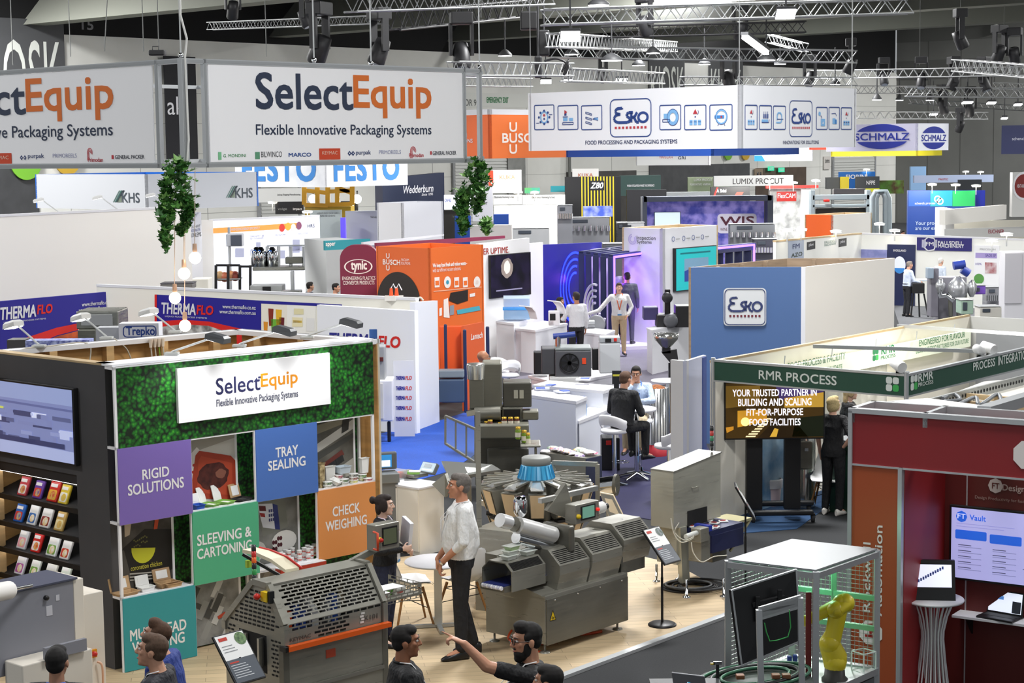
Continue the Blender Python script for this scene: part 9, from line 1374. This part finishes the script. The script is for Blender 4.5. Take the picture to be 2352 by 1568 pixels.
for n,lab,x0,y0,x1,y1,d_,c in(('crate','purple crate right of the steel vessels',2237,656,2264,676,50.5,'#6f4ab0'),('trolley','grey shelved trolley beside the purple crate',2266,660,2305,5000,51.5,'#8a8b90'),('machine_part','green and clear gearbox model on the near wall top',2208,690,2236,722,40,'#a9c4b0'),('box','white box and yellow blue pouch near the tall cabinet',2250,705,2300,5000,42,'#d9d6cc'),('filling_machine','grey bottle filling machine behind the deep blue neon wall',1300,500,1400,5000,58,'#a9abb0'),('filling_machine','tall grey machine column left of the bottle filler',1281,472,1315,5000,57,'#9c9ea4'),('machine','pale curved steel tank machine under the name boards',1178,525,1262,5000,54,'#c3c5c6'),('bottling_machine','steel bottling machine right of the white logo plate',1677,515,1780,5000,56,'#8f9296'),('bottle_rack','dark ring conveyor of bottles right of the purple portal',1732,550,1786,5000,55,'#4a4a58'),('bench','dark benches behind the inspection tower',1385,560,1430,5000,52,'#5a5a60'),('machine','dark display machine left of the inspection tower',1418,512,1442,5000,56,'#34363c'),('machine','white long machine at the violet wall foot',1420,512,1480,525,58,'#dfe0e2')):
 T=BX(n,lab,'machine' if 'machine' in n or n=='bench' else n.replace('_',' '),[('body',x0,y0,x1,y1,d_,.5,M(c,.45,k='steel',s=.5)if c!='#6f4ab0' else M(c,.5)),('top',x0-1,y0-2,x1+1,y0,d_-.02,.55,ALU),('panel',x0+(x1-x0)*.15,y0+4,x0+(x1-x0)*.5,y0+(12 if y1>2000 else(y1-y0)*.7),d_-.03,.04,M('#3f4650',.4))])
 if n in('filling_machine','bottling_machine','bottle_rack','trolley'):m=MB();[m.tube([D(x0+3+i*(x1-x0-6)/7,y0+18,d_-.15),D(x0+3+i*(x1-x0-6)/7,y0+30,d_-.15)],.06,CHR,6)for i in range(8)];m.put('nozzles',T)
bl=thing('booth_lamp','x','lamp',(0,0,0));m=MB();m.tube([(.0,0,-.3),(0,0,0)],.02,ALU,6);m.put('arm',bl);m=MB();m.lathe((0,0,0),[(.13,0),(.14,.05),(.05,.08),(0,.08)],M('#d9dad8',.4),14,sx=1.3);m.put('lamp_head',bl);m=MB();m.lathe((0,-.02,-.01),[(.12,0),(.12,.02),(.1,.03)],M('#fff6e2',.5,e=16),14,sx=1.3);m.put('diffuser',bl)
for i,(x,y,d_,lab)in enumerate(((1768,418,68,'above the grey poster, left'),(1822,421,68,'above the grey poster, right'),(1874,416,68,'at the red canopy end'),(2141,425,66,'above the blue part of the light panel'),(2195,426,66,'above the teal part of the light panel'),(2242,428,66,'above the green part of the light panel'),(1990,390,86,'above the blue rounded board'),(2218,395,92,'far right rear, first'),(2252,396,92,'far right rear, second'),(1808,531,50.5,'on the small panel wall, first'),(1840,529,52,'on the small panel wall, second'),(1920,533,55,'on the small panel wall, third'),(2020,516,58,'behind the purple banner wall'),(2055,531,57,'left of the purple banner'),(2278,554,50,'over the poster, left'),(2312,540,49,'over the poster, right'),(626,466,66,'on the black names fascia'),(706,488,60,'beside the light wall corner'),(1228,443,68,'on the name board, left'),(1190,443,68,'on the name board, right'))):
 p=D(x,y,d_);o=(move(bl,p),bl)[1]if i==0 else dup(bl,p,0);o['label']='small bright lamp '+lab
for x,y,d_,e_ in((1730,395,74,900),(1820,400,66,260),(2170,415,64,260),(1250,420,64,300),(2200,530,52,90),(1960,385,78,500)):
 l=bpy.data.lights.new('booth_light','POINT');l.energy=e_;l.color=(1,.97,.92);l.shadow_soft_size=.3;o=bpy.data.objects.new('booth_light',l);COL.objects.link(o);o.location=D(x,y,d_)
for o in bpy.data.objects:
 if o.type=='MESH' and not o.data.polygons:print('EMPTY MESH',o.name)
